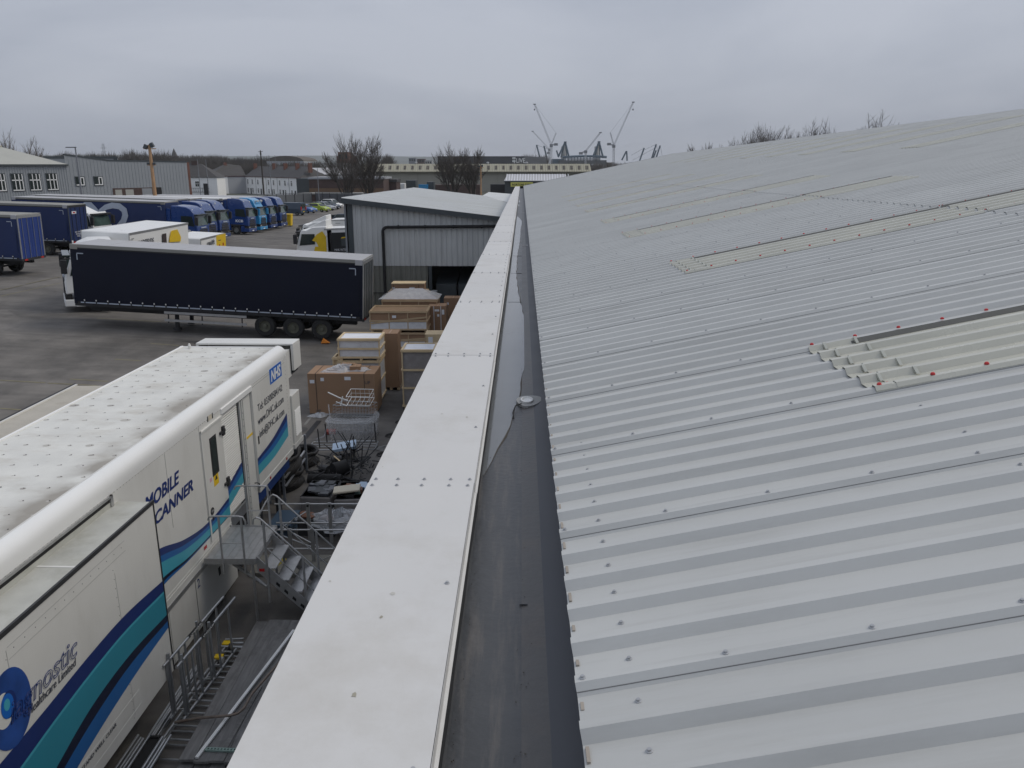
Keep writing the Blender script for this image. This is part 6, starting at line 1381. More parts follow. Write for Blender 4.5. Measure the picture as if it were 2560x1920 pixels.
# ---------------------------------------------------------------- terrace of white houses
TB = at_y(756, 495, 228); TA = at_y(617, 481, 262)
TM = bframe((TA.x, TA.y), (TB.x-TA.x, TB.y-TA.y), -.4); TL_ = math.hypot(TB.x-TA.x, TB.y-TA.y)
print('TERRACE', TA, TB, TL_)
nh = 5
for k in range(nh):
    w = TL_/nh; t = thing('terraced_house', ['white terraced house at the left end of the row with grey slate roof', 'second white terraced house from the left, behind the telegraph pole', 'middle white terraced house of the row', 'second white terraced house from the right with a satellite dish', 'white terraced house at the right end of the row with a hipped roof end'][k], 'house', TM @ Matrix.Translation((w*k, 0, 0)), 'white terraced houses')
    MB().box(0, w, 0, 8, 0, 5.6).build('wall', M_['render'], t)
    MB().box(-.02, w+.02, -.18, -.0, 5.5, 5.7).build('eaves_board', mat('maroon_fascia', (.12, .02, .02), .6) if 'maroon_fascia' not in bpy.data.materials else bpy.data.materials['maroon_fascia'], t)
    e = 3.2 if k == nh-1 else 0
    b = MB(); b.add([(0, -.3, 5.65), (w, -.3, 5.65), (w, 8.3, 5.65), (0, 8.3, 5.65), (0, 4, 8.7), (w-e, 4, 8.7)], [(0, 1, 5, 4), (1, 2, 5), (2, 3, 4, 5), (3, 0, 4)]); b.build('roof', M_['slate'], t)
    MB().box(w-1.0 if k else .5, w-.2 if k else 1.3, 2.6, 3.6, 7.0, 9.6).build('chimney', M_['brick'], t)
    MB().box(w-.06, w+.0, -.06, 0, 0, 5.5).build('drainpipe', M_['chassis'], t)
    for x in (.16*w, .62*w):
        window(t, x, 3.3, .85, 1.5, [(0, 1, 0, .05), (.46, .54, 0, 1), (0, 1, .65, .7), (0, 1, .95, 1)], -.06, surround=False)
        window(t, x, .8, .85, 1.4, [(0, 1, 0, .05), (.46, .54, 0, 1), (0, 1, .65, .7), (0, 1, .95, 1)], -.06, surround=False)
    MB().box(.42*w, .42*w+.9, -.05, 0, 0, 2.1).build('front_door', M_['chassis'], t)
MB(TM).box(TL_*.78, TL_*.78+.7, -.3, -.2, 3.6, 4.4).build('satellite_dish', M_['paper'], None); tag(bpy.data.objects['satellite_dish'], 'round satellite dish on the front of the right-hand terrace', 'satellite dish')
# grey gable and neighbouring houses to the left
GA = at_y(526, 476, 255)
gh_ = thing('corner_house', 'end house with a wide hipped slate roof, white wall and blank grey gable', 'house', bframe((GA.x, GA.y), (TA.x-GA.x, TA.y-GA.y), -.4)); Lg = math.hypot(TA.x-GA.x, TA.y-GA.y)
MB().box(0, Lg*.5, 0, 9, 0, 5.7).build('wall', M_['render'], gh_); MB().box(Lg*.5, Lg, -.02, 9, 0, 5.75).build('gable_wall', M_['grender'], gh_)
MB().box(Lg*.28, Lg*.34, -.06, 0, 3, 4.4).build('window', M_['chassis'], gh_); MB().box(0, Lg, -.2, -.03, 5.6, 5.8).build('eaves_board', bpy.data.materials['maroon_fascia'], gh_)
b = MB(); b.add([(-.2, -.3, 5.8), (Lg+.2, -.3, 5.8), (Lg+.2, 9.3, 5.8), (-.2, 9.3, 5.8), (Lg*.62, 4.2, 9.5), (Lg+.2, 4.2, 8.9)], [(0, 1, 5, 4), (2, 3, 4, 5), (3, 0, 4)]); b.build('roof', M_['slate'], gh_)
MB().box(Lg*.55, Lg*.62, 3.6, 4.6, 8.4, 9.9).build('chimney', M_['brick'], gh_)
HA = at_y(462, 478, 235)
h2 = thing('semi_detached_house', 'white house with dark roof behind the end of the grey workshop', 'house', bframe((HA.x, HA.y), (1, .05), -.4))
MB().box(0, 9.3, 0, 8, 0, 5.6).build('wall', M_['render'], h2); b = MB(); b.add([(-3, -.3, 5.7), (9.6, -.3, 5.7), (9.6, 8.3, 5.7), (-3, 8.3, 5.7), (0, 4, 9.5), (4.0, 4, 9.5)], [(0, 1, 5, 4), (1, 2, 5), (2, 3, 4, 5), (3, 0, 4)]); b.build('roof', M_['slate'], h2)
MB().box(1.5, 3.1, 3.5, 4.5, 9.0, 10.2).build('chimney', M_['brickd'], h2); window(h2, 3.2, 3.2, 1.0, 1.4, [(0, 1, .5, .56), (.46, .54, 0, 1)], -.06, surround=False); MB().box(5.4, 6.6, -.08, 0, 0, 4.0).build('dark_door', M_['chassis'], h2)
ra_ = thing('fire_escape', 'black railings of a fire escape in front of the white house', 'railing', bframe((HA.x+.6, HA.y-1.2), (1, .05), 1.2))
for k in range(12): MB().box(.6*k, .6*k+.07, 0, .07, 0, 1.2).build('rail_post', M_['chassis'], ra_)
MB().box(0, 6.8, 0, .07, 1.1, 1.2).build('top_rail', M_['chassis'], ra_); MB().box(0, 6.8, 0, .07, 0, .12).build('bottom_rail', M_['chassis'], ra_)
# ---------------------------------------------------------------- brick factory, gabled shed, low wall
def atb(px, py, Y): p = at_y(px, py, Y); return p
def blk(name, lb, cat, x0, x1, yt, yb, Y, D=12, m='brick', parts=None):
    a, b_ = at_y(x0, yb, Y), at_y(x1, yb, Y); zt = at_y(x0, yt, Y).z; zb = min(a.z, -.3)
    t = thing(name, lb, cat, Matrix.Translation((a.x, Y, zb))); W = b_.x-a.x; H = zt-zb
    MB().box(0, W, 0, D, 0, H).build('wall', M_[m], t); return t, W, H
t, W, H = blk('brick_factory', 'low dark brick factory with a buff band and white-framed windows behind the car park', 'building', 775, 960, 448, 495, 215, 14, 'brickd')
MB().box(0, W, -.1, 0, H-3.7, H-2.3).build('buff_band', M_['brown'], t); MB().box(-.2, W+.2, -.3, 14, H, H+.5).build('parapet_trim', M_['grender'], t); MB().box(0, W, -.06, 0, H-7.5, H-3.8).build('brick_face', M_['brick'], t)
window(t, 3.9, H-5.6, 2.5, 1.6, [(0, 1, 0, .1), (.3, .36, 0, 1), (.64, .7, 0, 1), (0, 1, .5, .56)], -.12, surround=False); window(t, 7.4, H-5.6, 3.4, 1.6, [(0, 1, 0, .1), (.2, .25, 0, 1), (.45, .5, 0, 1), (.7, .75, 0, 1), (0, 1, .5, .56)], -.12, surround=False)
MB().box(-3.4, 0, .5, 12, 0, H+.2).build('slate_annexe', M_['trim'], t)
t, W, H = blk('gabled_shed', 'brown-fronted shed with a shallow gable and pale corrugated roof', 'building', 730, 808, 436, 470, 262, 2, 'brown')
b = MB(); b.add([(-.3, -.4, H), (W+.3, -.4, H), (W*.48, -.4, H+2.0), (-.3, 26, H), (W+.3+10, 26, H), (W*.48+10, 26, H+2.0)], [(0, 1, 2), (0, 2, 5, 3), (1, 4, 5, 2)], 0); b.m = [1, 0, 0]; b.build('roof', [M_['troof'], M_['brown']], t)
for q in (.3, .55): MB().box(W*q, W*q+2.4, -.1, 0, H-3.2, H-.6).build('window', M_['glass'], t)
MB().prism([(-.5, H-.1), (W*.48, H+2.05), (W*.48, H+2.3), (-.5, H+.15)], -.6, -.4, 'y').build('barge_board', M_['chassis'], t); MB().prism([(W+.5, H-.1), (W*.48, H+2.05), (W*.48, H+2.3), (W+.5, H+.15)], -.6, -.4, 'y').build('barge_board', M_['chassis'], t)
t, W, H = blk('low_brick_wall', 'low brick outbuilding with a pale flat roof behind the boundary fence', 'building', 750, 905, 486, 500, 198, 6, 'brickd')
MB().box(-.3, W+.3, -.4, 6.2, H, H+.28).build('flat_roof', M_['troofd'], t)
t, W, H = blk('brick_shed_row', 'row of small brick sheds with a dark roof left of the cream shed', 'building', 955, 992, 455, 490, 225, 8, 'brickd')
MB().box(-.2, W+.2, -.3, 8, H, H+.7).build('roof', M_['slate'], t)
t, W, H = blk('red_door_unit', 'pale unit with a red door under the cream shed', 'building', 990, 1012, 459, 490, 240, 6, 'whitep')
MB().box(.1, 1.1, -.1, 0, 0, H-.5).build('red_door', M_['red'], t)
for x0, x1, yt, lb in ((1016, 1040, 451, 'dark green container left of the blue tank'), (1068, 1085, 455, 'dark green container right of the blue tank')): blk('storage_container', lb, 'container', x0, x1, yt, 490, 232, 5, 'trim')
t, W, H = blk('blue_tank', 'bright blue tarpaulin-covered load between two dark containers', 'tank', 1047, 1070, 461, 490, 230, 3, 'cabsky')
t, W, H = blk('brick_terrace_behind_trees', 'dark brick wall with small openings behind the two bare trees', 'building', 1085, 1200, 462, 492, 240, 6, 'brickd')
t, W, H = blk('black_outbuilding', 'small black outbuilding left of the tyre shop', 'building', 1226, 1262, 461, 492, 190, 6, 'chassis')
# ---------------------------------------------------------------- cream industrial shed
Yc = 275; a = at_y(905, 470, Yc); b_ = at_y(1478, 440, Yc); Wc = b_.x-a.x; ze = at_y(1000, 429, Yc).z; zt = at_y(1000, 409, Yc).z-.1
cs = thing('cream_shed', 'very long cream ribbed shed with small dark windows along its steep upper slope', 'building', Matrix.Translation((a.x, Yc, -.5))); ze += .5; zt += .5
MB().box(0, Wc, 0, 30, 0, ze).build('lower_wall', M_['creamw'], cs)
b = MB(); x = 0
b.add([(0, -.5, ze), (Wc, -.5, ze), (Wc-.4, 2.2, zt), (.3, 2.2, zt), (0, 30, ze), (Wc, 30, ze), (Wc-.4, 28, zt), (.3, 28, zt)], [(0, 1, 2, 3), (3, 2, 6, 7), (1, 5, 6, 2), (0, 3, 7, 4)]); b.build('upper_slope', M_['creamc'], cs)
b = MB(); x = .4
while x < Wc-.5: b.add([(x, -.52, ze), (x+.12, -.52, ze), (x+.12, 2.1, zt), (x, 2.1, zt), (x+.06, -.66, ze+.05), (x+.06, 2.0, zt+.12)], [(0, 4, 5, 3), (4, 1, 2, 5)]); x += .8
b.build('slope_ribs', M_['creamc'], cs, kind='stuff')
MB().box(-.2, Wc+.1, -.9, -.5, ze-.35, ze+.02).build('eaves_gutter', mat('olive_gutter', (.13, .125, .09), .7), cs)
x = Wc-1.9
while x > 3:
    q0, q1 = .28, .78
    y0, z0_, y1, z1_ = lerp(-.5, 2.2, q0), lerp(ze, zt, q0), lerp(-.5, 2.2, q1), lerp(ze, zt, q1)
    MB().add([(x, y0-.14, z0_), (x+.85, y0-.14, z0_), (x+.85, y1-.14, z1_), (x, y1-.14, z1_), (x, y0+.1, z0_), (x+.85, y0+.1, z0_), (x+.85, y1+.1, z1_), (x, y1+.1, z1_)], [(0, 1, 2, 3), (0, 4, 5, 1), (1, 5, 6, 2), (2, 6, 7, 3), (3, 7, 4, 0)]).build('roof_window', mat('brown_shutter', (.09, .08, .07), .7) if 'brown_shutter' not in bpy.data.materials else bpy.data.materials['brown_shutter'], cs); x -= 2.52
for x in (18, 42, 55): MB().lathe([(.3, zt-.2), (.4, zt+.2), (.55, zt+.4), (.2, zt+.7), (0, zt+.7)], c=(x, 2.6, 0), n=10).build('roof_ventilator', M_['grender'], cs)
for x in [6+6.5*i for i in range(10)]: MB().box(x, x+.12, -.1, 0, 0, ze-.4).build('downpipe', M_['creamw'], cs)
# tyre shop
Yt = 182; a = at_y(1262, 480, Yt); b_ = at_y(1415, 480, Yt); Wt = b_.x-a.x; z1_ = at_y(1262, 452, Yt).z+.4; z2_ = at_y(1262, 443, Yt).z+.4
ts = thing('tyre_shop', 'grey tyre shop with pale corrugated roof and a long yellow sign', 'building', Matrix.Translation((a.x, Yt, -.4)))
MB().box(0, Wt, 0, 10, 0, z1_-.2).build('wall', M_['trim'], ts); MB().box(.4, 1.1, -.06, 0, 0, 2.9).build('white_door', M_['whitep'], ts); MB().box(1.5, Wt, -.05, 0, 0, 2.6).build('shutter', M_['greyc'], ts)
b = MB(); b.add([(-.2, -.5, z1_), (Wt, -.5, z1_), (Wt, 5, z2_+.6), (.6, 5, z2_+.6)], [(0, 1, 2, 3)]); b.build('roof', M_['troof'], ts)
b = MB()
for k in range(24): b.add([(.2+.6*k, -.5, z1_+.01), (.4+.6*k, -.5, z1_+.01), (.55+.6*k, 5, z2_+.62), (.4+.6*k, 5, z2_+.62), (.3+.6*k, -.5, z1_+.1), (.48+.6*k, 5, z2_+.7)], [(0, 4, 5, 3), (4, 1, 2, 5)])
b.build('roof_ribs', M_['paper'], ts, kind='stuff')
MB().box(-.2, Wt, -.55, -.5, z1_-.25, z1_).build('fascia', M_['trim'], ts)
MB().box(1.3, 6.2, -.65, -.56, z1_-1.25, z1_-.3).build('sign_board', mat('yellow_sign', (.6, .58, .14), .5), ts)
text('NORTONS TYRES', RT(1.6, -.66, z1_-1.02, (1, 0, 0), (0, 0, 1)), .6, M_['black'], ts, 4.3, 0, .02); MB().box(6.3, 8.2, -.65, -.56, z1_-1.1, z1_-.4).build('blue_sign', M_['trim'], ts)
# arena with lettering
Ya = 780; a = at_y(1094, 406, Ya); b_ = at_y(1309, 406, Ya); c_ = at_y(1366, 408, 900); zt = at_y(1200, 390.5, Ya).z
ar = thing('arena', 'long low black arena with white LIVE lettering on the skyline', 'building', Matrix.Translation((a.x, Ya, 0)))
Wa = b_.x-a.x; cx_, cy_ = c_.x-a.x, 120
MB().add([(0, 0, 0), (Wa, 0, 0), (cx_, cy_, 0), (0, cy_, 0), (0, 0, zt), (Wa, 0, zt), (cx_, cy_, zt), (0, cy_, zt)], [(4, 5, 6, 7), (0, 1, 5, 4), (1, 2, 6, 5), (3, 0, 4, 7), (2, 3, 7, 6)]).build('cladding', M_['arena'], ar)
k_ = Ya/F
text('LIVE', RT((1283-1094)*k_, -.3, zt-5.8, (1, 0, 0), (0, 0, 1)), 5.6, M_['whitep'], ar, 8.2, 0, .12)
text('co', RT((1274-1094)*k_, -.3, zt-2.6, (1, 0, 0), (0, 0, 1)), 3.6, M_['whitep'], ar, 3.2, 0, .2); text('op', RT((1274-1094)*k_, -.3, zt-5.3, (1, 0, 0), (0, 0, 1)), 3.6, M_['whitep'], ar, 3.2, 0, .2)
# ---------------------------------------------------------------- stadium and tower cranes
Ys = 1050; ks = Ys/F
def SP(px, py, Y=Ys): return at_y(px, py, Y)
st_ = thing('stadium', 'blue-grey stadium with cable-stayed masts and curved roof edge beyond the arena', 'stadium', Matrix.Translation((0, 0, 0)))
def bar(p, q, r, name, m, par, n=6, r1=None): return MB().tube([p, q], r, n, r1=r1).build(name, m, par)
zz4 = lambda x, y: (1320+x*340/2212, 230+y*340/2212)
S4 = lambda x, y, Y=Ys: SP(*zz4(x, y), Y)
for apex, feet in (((605, 815), ((490, 1060), (535, 1060), (665, 1050), (630, 1050))), ((1155, 810), ((1055, 1060), (1085, 1060), (1225, 1075), (1170, 1050)))):
    for k, f_ in enumerate(feet): bar(S4(*apex), S4(*f_, Ys+(20 if k in (1, 3) else 0)), 1.2 if k in (0, 2) else .8, 'mast_leg', M_['stad'], st_)
    A = S4(*apex); MB().box(A.x-1.6, A.x+1.6, A.y-1, A.y+1, A.z-2.2, A.z+.8).build('mast_head', M_['stad'], st_)
    C_ = S4(apex[0]-10, 880); D_ = S4(apex[0]-10, 1110); MB().lathe([(3.4, 0), (2.9, C_.z)], c=(C_.x, C_.y+20, 0), n=14).build('ramp_tower', M_['conc'], st_)
for a_, b2_ in (((140, 860), (190, 1060)), ((260, 875), (310, 1090)), ((465, 950), (490, 1040)), ((1890, 910), (1815, 1120)), ((2085, 850), (2010, 1085)), ((2150, 870), (2085, 1070)), ((2085, 950), (2035, 1080)), ((1600, 960), (1525, 1110)), ((1605, 960), (1612, 1120))): bar(S4(*a_), S4(*b2_), .95, 'leaning_mast', M_['stad'], st_)
for a_, b2_ in (((140, 860), (105, 1000)), ((140, 860), (330, 930)), ((1890, 910), (1680, 1030)), ((2085, 850), (1895, 940)), ((2150, 870), (2185, 1050)), ((2085, 850), (2120, 1000)), ((260, 875), (345, 930)), ((2085, 900), (1700, 1110))): bar(S4(*a_), S4(*b2_), .22, 'cable', M_['craned'], st_, 4)
b = MB(); pts = [S4(x, 1045+.00012*(x-950)**2) for x in range(560, 1290, 60)]
b.tube(pts, 1.5, 6); b.build('roof_edge', M_['stad'], st_)
for k, (x0, x1, y0, y1, m) in enumerate(((480, 1250, 1110, 1240, 'trim'), (380, 570, 1090, 1170, 'stad'), (600, 1180, 1120, 1135, 'stad'), (640, 1160, 1080, 1100, 'craned'), (1000, 1190, 1120, 1300, 'conc'), (1195, 1400, 1145, 1300, 'twigg'), (370, 560, 1098, 1110, 'conc'))):
    p_, q_ = S4(x0, y1), S4(x1, y0); MB().box(p_.x, q_.x, Ys-20+k*2, Ys+20, min(p_.z, 0) if y1 > 1200 or k in (0, 1) else p_.z, q_.z).build('stand', M_[m], st_)
for i in range(12): p_ = S4(600+i*50, 1130); MB().box(p_.x-.6, p_.x+.6, Ys-8, Ys-6, 0, S4(600, 1060).z).build('column', M_['stad'], st_)
for j in range(4):
    for i in range(6): p_ = S4(1045+i*24, 1185+28*j, Ys-40); MB().box(p_.x-.3, p_.x+.3, p_.y-.3, p_.y+.3, p_.z-2, p_.z+2.2).build('scaffold_post', M_['craned'], st_)
    p_, q_ = S4(1035, 1180+30*j, Ys-40), S4(1190, 1180+30*j, Ys-40); MB().box(p_.x, q_.x, p_.y-.4, p_.y+.4, p_.z-.3, p_.z+.3).build('scaffold_deck', M_['paper'], st_)
def lattice(p, q, w, m, name, par, n=14, r=.18):
    p, q = Vector(p), Vector(q); d = (q-p).normalized(); s = Vector((0, 1, 0)).cross(d).normalized()*w/2; u = d.cross(s).normalized()*w/2; b = MB()
    cs_ = [s+u, s-u, -s-u, -s+u]
    for c in cs_: b.tube([p+c, q+c*.7], r*1.5, 4)
    for i in range(n):
        a_, b2_ = p.lerp(q, i/n), p.lerp(q, (i+1)/n)
        for k in range(4): b.tube([a_+cs_[k], b2_+cs_[(k+1) % 4]], r, 3)
    return b.build(name, m, par)
def crane(lb, base, slew, tip, top, counter, hook=None, mast_w=2.2):
    t = thing('tower_crane', lb, 'crane', None, 'tower cranes over the stadium')
    lattice(base, slew, mast_w, M_['cranew'], 'mast', t, 18, .16); lattice(slew, tip, 1.5, M_['cranew'], 'jib', t, 26, .12)
    if top: lattice(slew, top, 1.1, M_['cranew'], 'a_frame', t, 6, .14); bar(top, tip, .14, 'jib_tie', M_['cranew'], t, 4)
    c = Vector(counter); s_ = Vector(slew); lattice(s_, c, 1.3, M_['craned'], 'counter_jib', t, 5, .16)
    MB().box(c.x-2.2, c.x+2.2, c.y-1.5, c.y+1.5, c.z-1.6, c.z+1.2).build('counterweight', M_['craned'], t)
    MB().box(s_.x-1.8, s_.x+1.8, s_.y-1.6, s_.y+1.6, s_.z-2.6, s_.z+.8).build('cab', M_['craned'], t)
    T_ = Vector(tip); MB().box(T_.x-1.6, T_.x+1.6, T_.y-.5, T_.y+.5, T_.z-.6, T_.z+.6).build('jib_head', M_['craned'], t)
    if hook: h_ = Vector(hook); bar(T_, h_, .07, 'hoist_rope', M_['craned'], t, 4); MB().box(h_.x-.7, h_.x+.7, h_.y-.5, h_.y+.5, h_.z-1, h_.z+.8).build('hook_block', M_['chassis'], t)
def G0(x, Y=1000): p = S4(x, 1150, Y); return (p.x, p.y, 0)
Q = 1000
crane('tallest left-hand tower crane with its jib raised towards the left', G0(378), S4(378, 860, Q), S4(108, 200, Q), S4(458, 668, Q), S4(455, 850, Q), S4(106, 285, Q))
crane('tallest right-hand tower crane with its jib raised towards the right', G0(1395), S4(1395, 870, Q), S4(1712, 165, Q), S4(1338, 660, Q), S4(1318, 845, Q), S4(1708, 285, Q))
crane('smaller tower crane between the two stadium masts', G0(938), S4(938, 960, Q), S4(1178, 660, Q), None, S4(860, 995, Q), None, 1.8)
crane('faint small tower crane behind the left-hand tall crane', G0(345, 1300), S4(345, 930, 1300), S4(75, 640, 1300), None, S4(330, 990, 1300), None, 1.8)
# distant blocks, church, pylon
for k, (x0, x1, yt, Y, m, lb) in enumerate(((1022, 1040, 395, 900, 'craned', 'small grey tower block on the skyline left of the arena'), (1040, 1062, 397, 920, 'brickd', 'brown block of flats on the skyline beside the small grey tower'), (1062, 1080, 401, 900, 'conc', 'pale low block on the skyline left of the arena'), (846, 872, 380, 420, 'brick', 'red brick tower showing between the two big bare trees'), (842, 880, 390, 425, 'brick', 'red brick block at the foot of the brick tower'))):
    t_, W_, H_ = blk('tower_block', lb, 'tower block', x0, x1, yt, 410, Y, 12, m)
    for i in range(3): MB().box(W_*(.1+.3*i), W_*(.28+.3*i), -.2, 0, H_-3.2, H_-1.2).build('window', M_['glass'], t_)
p_ = at_y(434, 371, 620); t = thing('church', 'dark church spire rising above the tree line', 'church', Matrix.Translation((p_.x, 620, 0))); b2_ = at_y(434, 389, 620)
MB().lathe([(2.6, b2_.z-1), (1.4, lerp(b2_.z, p_.z, .45)), (.08, p_.z)], n=8).build('spire', M_['slate'], t); MB().box(-2.4, 2.4, -2.4, 2.4, 0, b2_.z-.5).build('tower', M_['brickd'], t)
for px, top, Y, lb in ((257, 359, 900, 'lattice pylon on the skyline above the grey workshop'), (643, 386, 1100, 'small lattice pylon on the skyline left of the telegraph pole')):
    p_ = at_y(px, top, Y); t = thing('electricity_pylon', lb, 'pylon', Matrix.Translation((p_.x, Y, 0))); lattice((0, 0, 0), (0, 0, p_.z), 2.2, M_['craned'], 'lattice_tower', t, 8, .07)
    for z in (.72, .85): MB().box(-3.5, 3.5, -.15, .15, p_.z*z, p_.z*z+.25).build('cross_arm', M_['craned'], t)
t, W_, H_ = blk('arched_tree_hill', 'greyish hill of trees behind the terrace chimneys, shaped as an arch', 'building', 668, 760, 403, 425, 420, 20, 'grender')
MB().prism([(W_/2+W_/2*math.cos(a_), H_+2.6*math.sin(a_)) for a_ in [math.pi*i/14 for i in range(15)]], 0, 30, 'y').build('arched_treetop', M_['twigg'], t)  # greyish hill of trees, built as a plain arched block
t, W_, H_ = blk('white_depot', 'long whitish depot roof behind the bare trees', 'building', 760, 930, 408, 425, 360, 14, 'conc')
# ---------------------------------------------------------------- hills and woodland
def hill(lb, Y, base, amp, x0, x1, seed, m, w=600):
    random.seed(seed); ph = [random.uniform(0, 6.28) for _ in range(5)]; b = MB(); n = 80
    for i in range(n+1):
        x = lerp(x0, x1, i/n); z = base+amp*sum(math.sin((x-x0)/(x1-x0)*(3+4*j)+ph[j])/(1+j) for j in range(5))
        b.v += [(x, Y-w, -2), (x, Y, max(0, z)), (x, Y+w, -2)]
    for i in range(n):
        for j in (0, 1): b.f.append((3*i+j, 3*i+3+j, 3*i+4+j, 3*i+1+j)); b.m.append(0)
    b.build('hills', m, None, smooth=True, kind='structure')
hill('', 3900, 44, 9, -3400, -300, 2, M_['hill'], 350)
hill('', 3000, 22, 5, -2600, -200, 5, M_['hill'], 300)
random.seed(77)
def wood(px0, px1, top, Y, n, m, name='woodland', amp=5, seed=1, hmin=.45, tw=26):
    random.seed(seed); b = MB()
    for i in range(n):
        px = random.uniform(px0, px1); yy = Y+random.uniform(-25, 40); p_ = at_y(px, top+random.uniform(-amp*.3, amp), yy); H = max(3, p_.z); cx, R = p_.x, H*random.uniform(.22, .38)
        b.tube([(cx, yy, 0), (cx, yy, H*.5)], .22, 3)
        for k in range(tw):
            a_ = random.uniform(0, 6.28); el = random.uniform(.35, 1.45); z0_ = H*random.uniform(.22, .62); r0 = R*.25*random.random(); l_ = (H-z0_)*random.uniform(.55, 1.02)
            dx, dz = math.cos(a_)*math.cos(el), math.sin(el); q = Vector((cx+r0*math.cos(a_)+dx*l_*.75, yy+math.sin(a_)*math.cos(el)*l_*.75, z0_+dz*l_)); s0 = Vector((cx+r0*math.cos(a_), yy, z0_)); w_ = random.uniform(.12, .3)
            b.add([s0-Vector((w_, 0, 0)), s0+Vector((w_, 0, 0)), q, (s0+q)/2+Vector((random.uniform(-.9, .9), 0, random.uniform(.2, 1.2)))], [(0, 1, 2), (1, 3, 0)])
    b.build(name, m, None, kind='stuff')
wood(-120, 560, 382, 480, 330, M_['twigg'], amp=7, seed=3, tw=60); wood(-140, 760, 386, 560, 360, M_['twig'], amp=7, seed=4, tw=50); wood(150, 280, 374, 420, 34, M_['twig'], amp=6, seed=5, tw=70); wood(300, 420, 366, 440, 14, M_['twigg'], amp=5, seed=15, tw=90)
wood(460, 800, 398, 330, 130, M_['twigg'], amp=8, seed=6, tw=40); wood(740, 960, 401, 480, 90, M_['twigg'], amp=4, seed=7, tw=40); wood(1480, 1640, 402, 620, 60, M_['twigg'], amp=4, seed=8); wood(1310, 1370, 381, 1040, 16, M_['twig'], amp=4, seed=9, tw=70)
wood(960, 975, 379, 500, 6, M_['twigg'], amp=3, seed=10, tw=80); wood(1380, 1500, 404, 800, 40, M_['twig'], amp=3, seed=12)
b = MB(); b.box(-500, 120, 600, 640, 0, 6.5); b.build('woodland_floor', M_['twig'], None, kind='stuff')
# individual bare trees
def tree(lb, x, y, z, H, spread, seed, trunks=4, up=.12, m='twig', group=None, depth=7, r0=.22, name='bare_tree', lean=.5, straight=.12, wide=.36):
    random.seed(seed); t = thing(name, lb, 'tree', Matrix.Translation((x, y, z)), group); tb_, cb = MB(), MB()
    def grow(p, d, l, r, k):
        if k < depth-1 and (p.x*p.x+p.y*p.y)/(wide*H)**2+((p.z-.56*H)/(.46*H))**2 > random.uniform(.85, 1.15): return
        dd = (d+Vector((random.uniform(-1, 1), random.uniform(-1, 1), random.uniform(-.3, 1)))*straight).normalized(); q = p+dd*l*.5; d2 = (dd+Vector((random.uniform(-1, 1), random.uniform(-1, 1), up*1.4))*.12).normalized(); e = q+d2*l*.5
        big = k >= depth-1
        if k > 1: (tb_ if big else cb).tube([p, q, e], max(r, .012), 6 if big else 3, r1=max(r*.7, .009), cap=False)
        else:
            s_ = Vector((max(r, .014), 0, 0)); cb.add([p-s_, p+s_, e], [(0, 1, 2)])
        if k <= 1: return
        cont = (d2+Vector((0, 0, up*.10))).normalized(); grow(e, cont, l*random.uniform(.74, .88), r*.7, k-1)
        for i in range(2 if k > 4 else 3):
            f_ = random.uniform(.25, 1); st0 = p.lerp(q, f_*2) if f_ < .5 else q.lerp(e, f_*2-1)
            a_ = random.uniform(0, 6.28); side = Vector((math.cos(a_), math.sin(a_), 0)); nd_ = (d2+side*random.uniform(.5, 1.5)*spread+Vector((0, 0, up*.25))).normalized()
            grow(st0, nd_, l*random.uniform(.55, .8), r*.55, k-1)
    for i in range(trunks):
        a_ = i*6.28/trunks+random.uniform(-.5, .5); ln = random.uniform(.4, 1.0)*lean if trunks > 1 else .03
        grow(Vector((math.cos(a_)*.2*(trunks > 1), math.sin(a_)*.2*(trunks > 1), 0)), Vector((math.cos(a_)*ln, math.sin(a_)*ln, 1)).normalized(), H/3.9, r0, depth)
    zs_ = sorted(v[2] for v in cb.v); zm = zs_[int(len(zs_)*.9985)]; k = H/zm
    for bb in (tb_, cb): bb.v = [(v[0]*k, v[1]*k, v[2]*k) for v in bb.v]
    tb_.build('trunk', M_['bark'], t, smooth=True); cb.build('crown', M_[m], t); return t
def treepx(lb, px, top, Y, seed, **kw):
    p_ = at_y(px, top, Y); tree(lb, p_.x, Y, -.1, p_.z+.1, kw.pop('spread', .55), seed, **kw)
gT = 'large bare trees beyond the warehouse'
treepx('large bare tree left of the pair between the terrace and the cream shed', 862, 343, 188, 3, trunks=5, wide=0.4, spread=.55, group=gT)
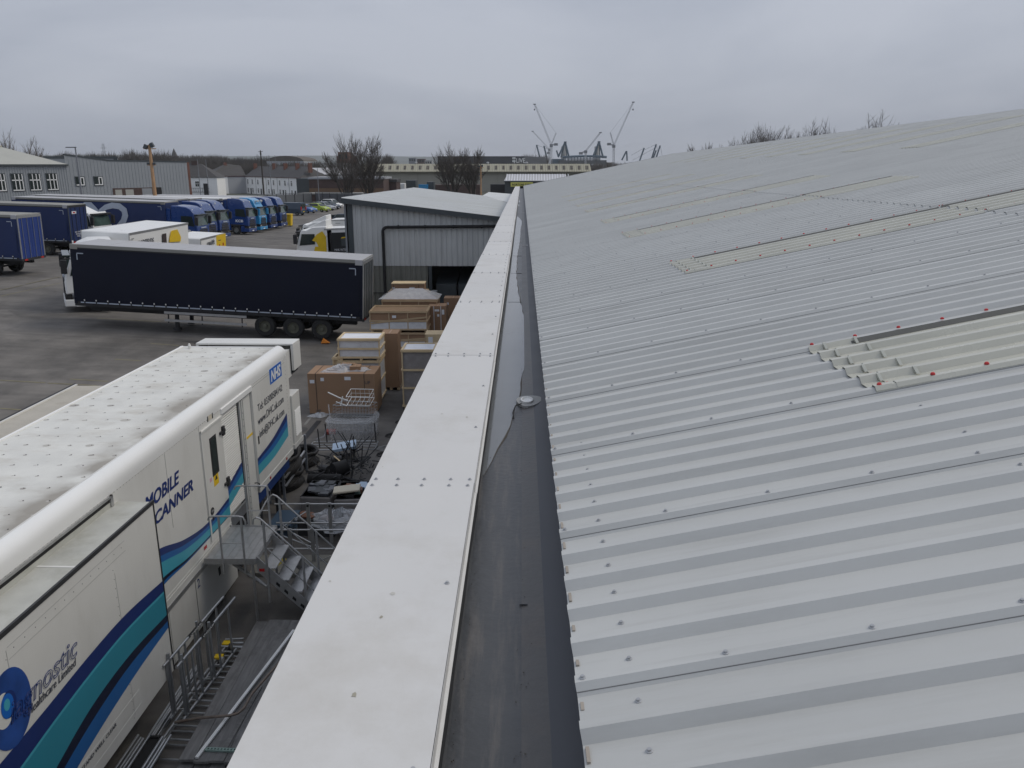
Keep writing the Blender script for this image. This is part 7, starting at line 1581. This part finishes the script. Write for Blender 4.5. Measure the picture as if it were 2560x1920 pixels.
treepx('large bare tree right of the pair between the terrace and the cream shed', 915, 345, 192, 8, trunks=5, wide=0.27, spread=.5, lean=.35, group=gT)
treepx('bare tree left of the pair in front of the cream shed', 1128, 366, 212, 14, trunks=5, wide=0.34, spread=.5, group=gT)
treepx('bare tree right of the pair in front of the cream shed', 1182, 374, 214, 22, trunks=5, wide=0.32, spread=.5, group=gT)
gR = 'bare tree tops showing above the metal roof'
treepx('bushy bare tree top, widest above the metal roof', 1932, 322, 250, 5, trunks=9, depth=8, spread=.6, group=gR, lean=.5, wide=.46)
treepx('small bare tree top left of the bushy one above the roof', 1862, 337, 240, 9, trunks=7, depth=7, spread=.5, group=gR, lean=.3, wide=.25)
treepx('low bare twigs farthest left above the roof ridge', 1775, 364, 250, 19, trunks=7, depth=7, spread=.6, group=gR, lean=.5, wide=.5)
treepx('bare tree top in the middle above the roof, left of a pair', 2030, 312, 170, 31, trunks=5, depth=8, spread=.6, group=gR, lean=.25, wide=.16)
treepx('bare tree top in the middle above the roof, right of a pair', 2080, 309, 170, 35, trunks=5, depth=7, spread=.6, group=gR, lean=.25, wide=.16)
treepx('sparse bare tree top nearest the right edge above the roof', 2208, 287, 150, 44, trunks=5, depth=7, spread=.75, group=gR, lean=.3, wide=.22)
treepx('bare tree behind the office roof at the left edge', 12, 341, 150, 51, trunks=5, spread=.6, m='twigg'); treepx('smaller bare tree right of the one behind the office roof', 48, 360, 155, 54, trunks=4, depth=6, spread=.6, m='twigg')
# ---------------------------------------------------------------- haze
hz = MB().box(-3600, 3600, -60, 4400, -3, 92).build('haze', [], None, kind='stuff')
m = bpy.data.materials.new('haze_air'); m.use_nodes = True; n_ = m.node_tree.nodes; n_.clear(); o_ = n_.new('ShaderNodeOutputMaterial'); v_ = n_.new('ShaderNodeVolumePrincipled')
v_.inputs['Color'].default_value = (.96, .98, 1, 1); v_.inputs['Density'].default_value = .00013; v_.inputs['Anisotropy'].default_value = .2; m.node_tree.links.new(v_.outputs[0], o_.inputs['Volume']); hz.data.materials.append(m)
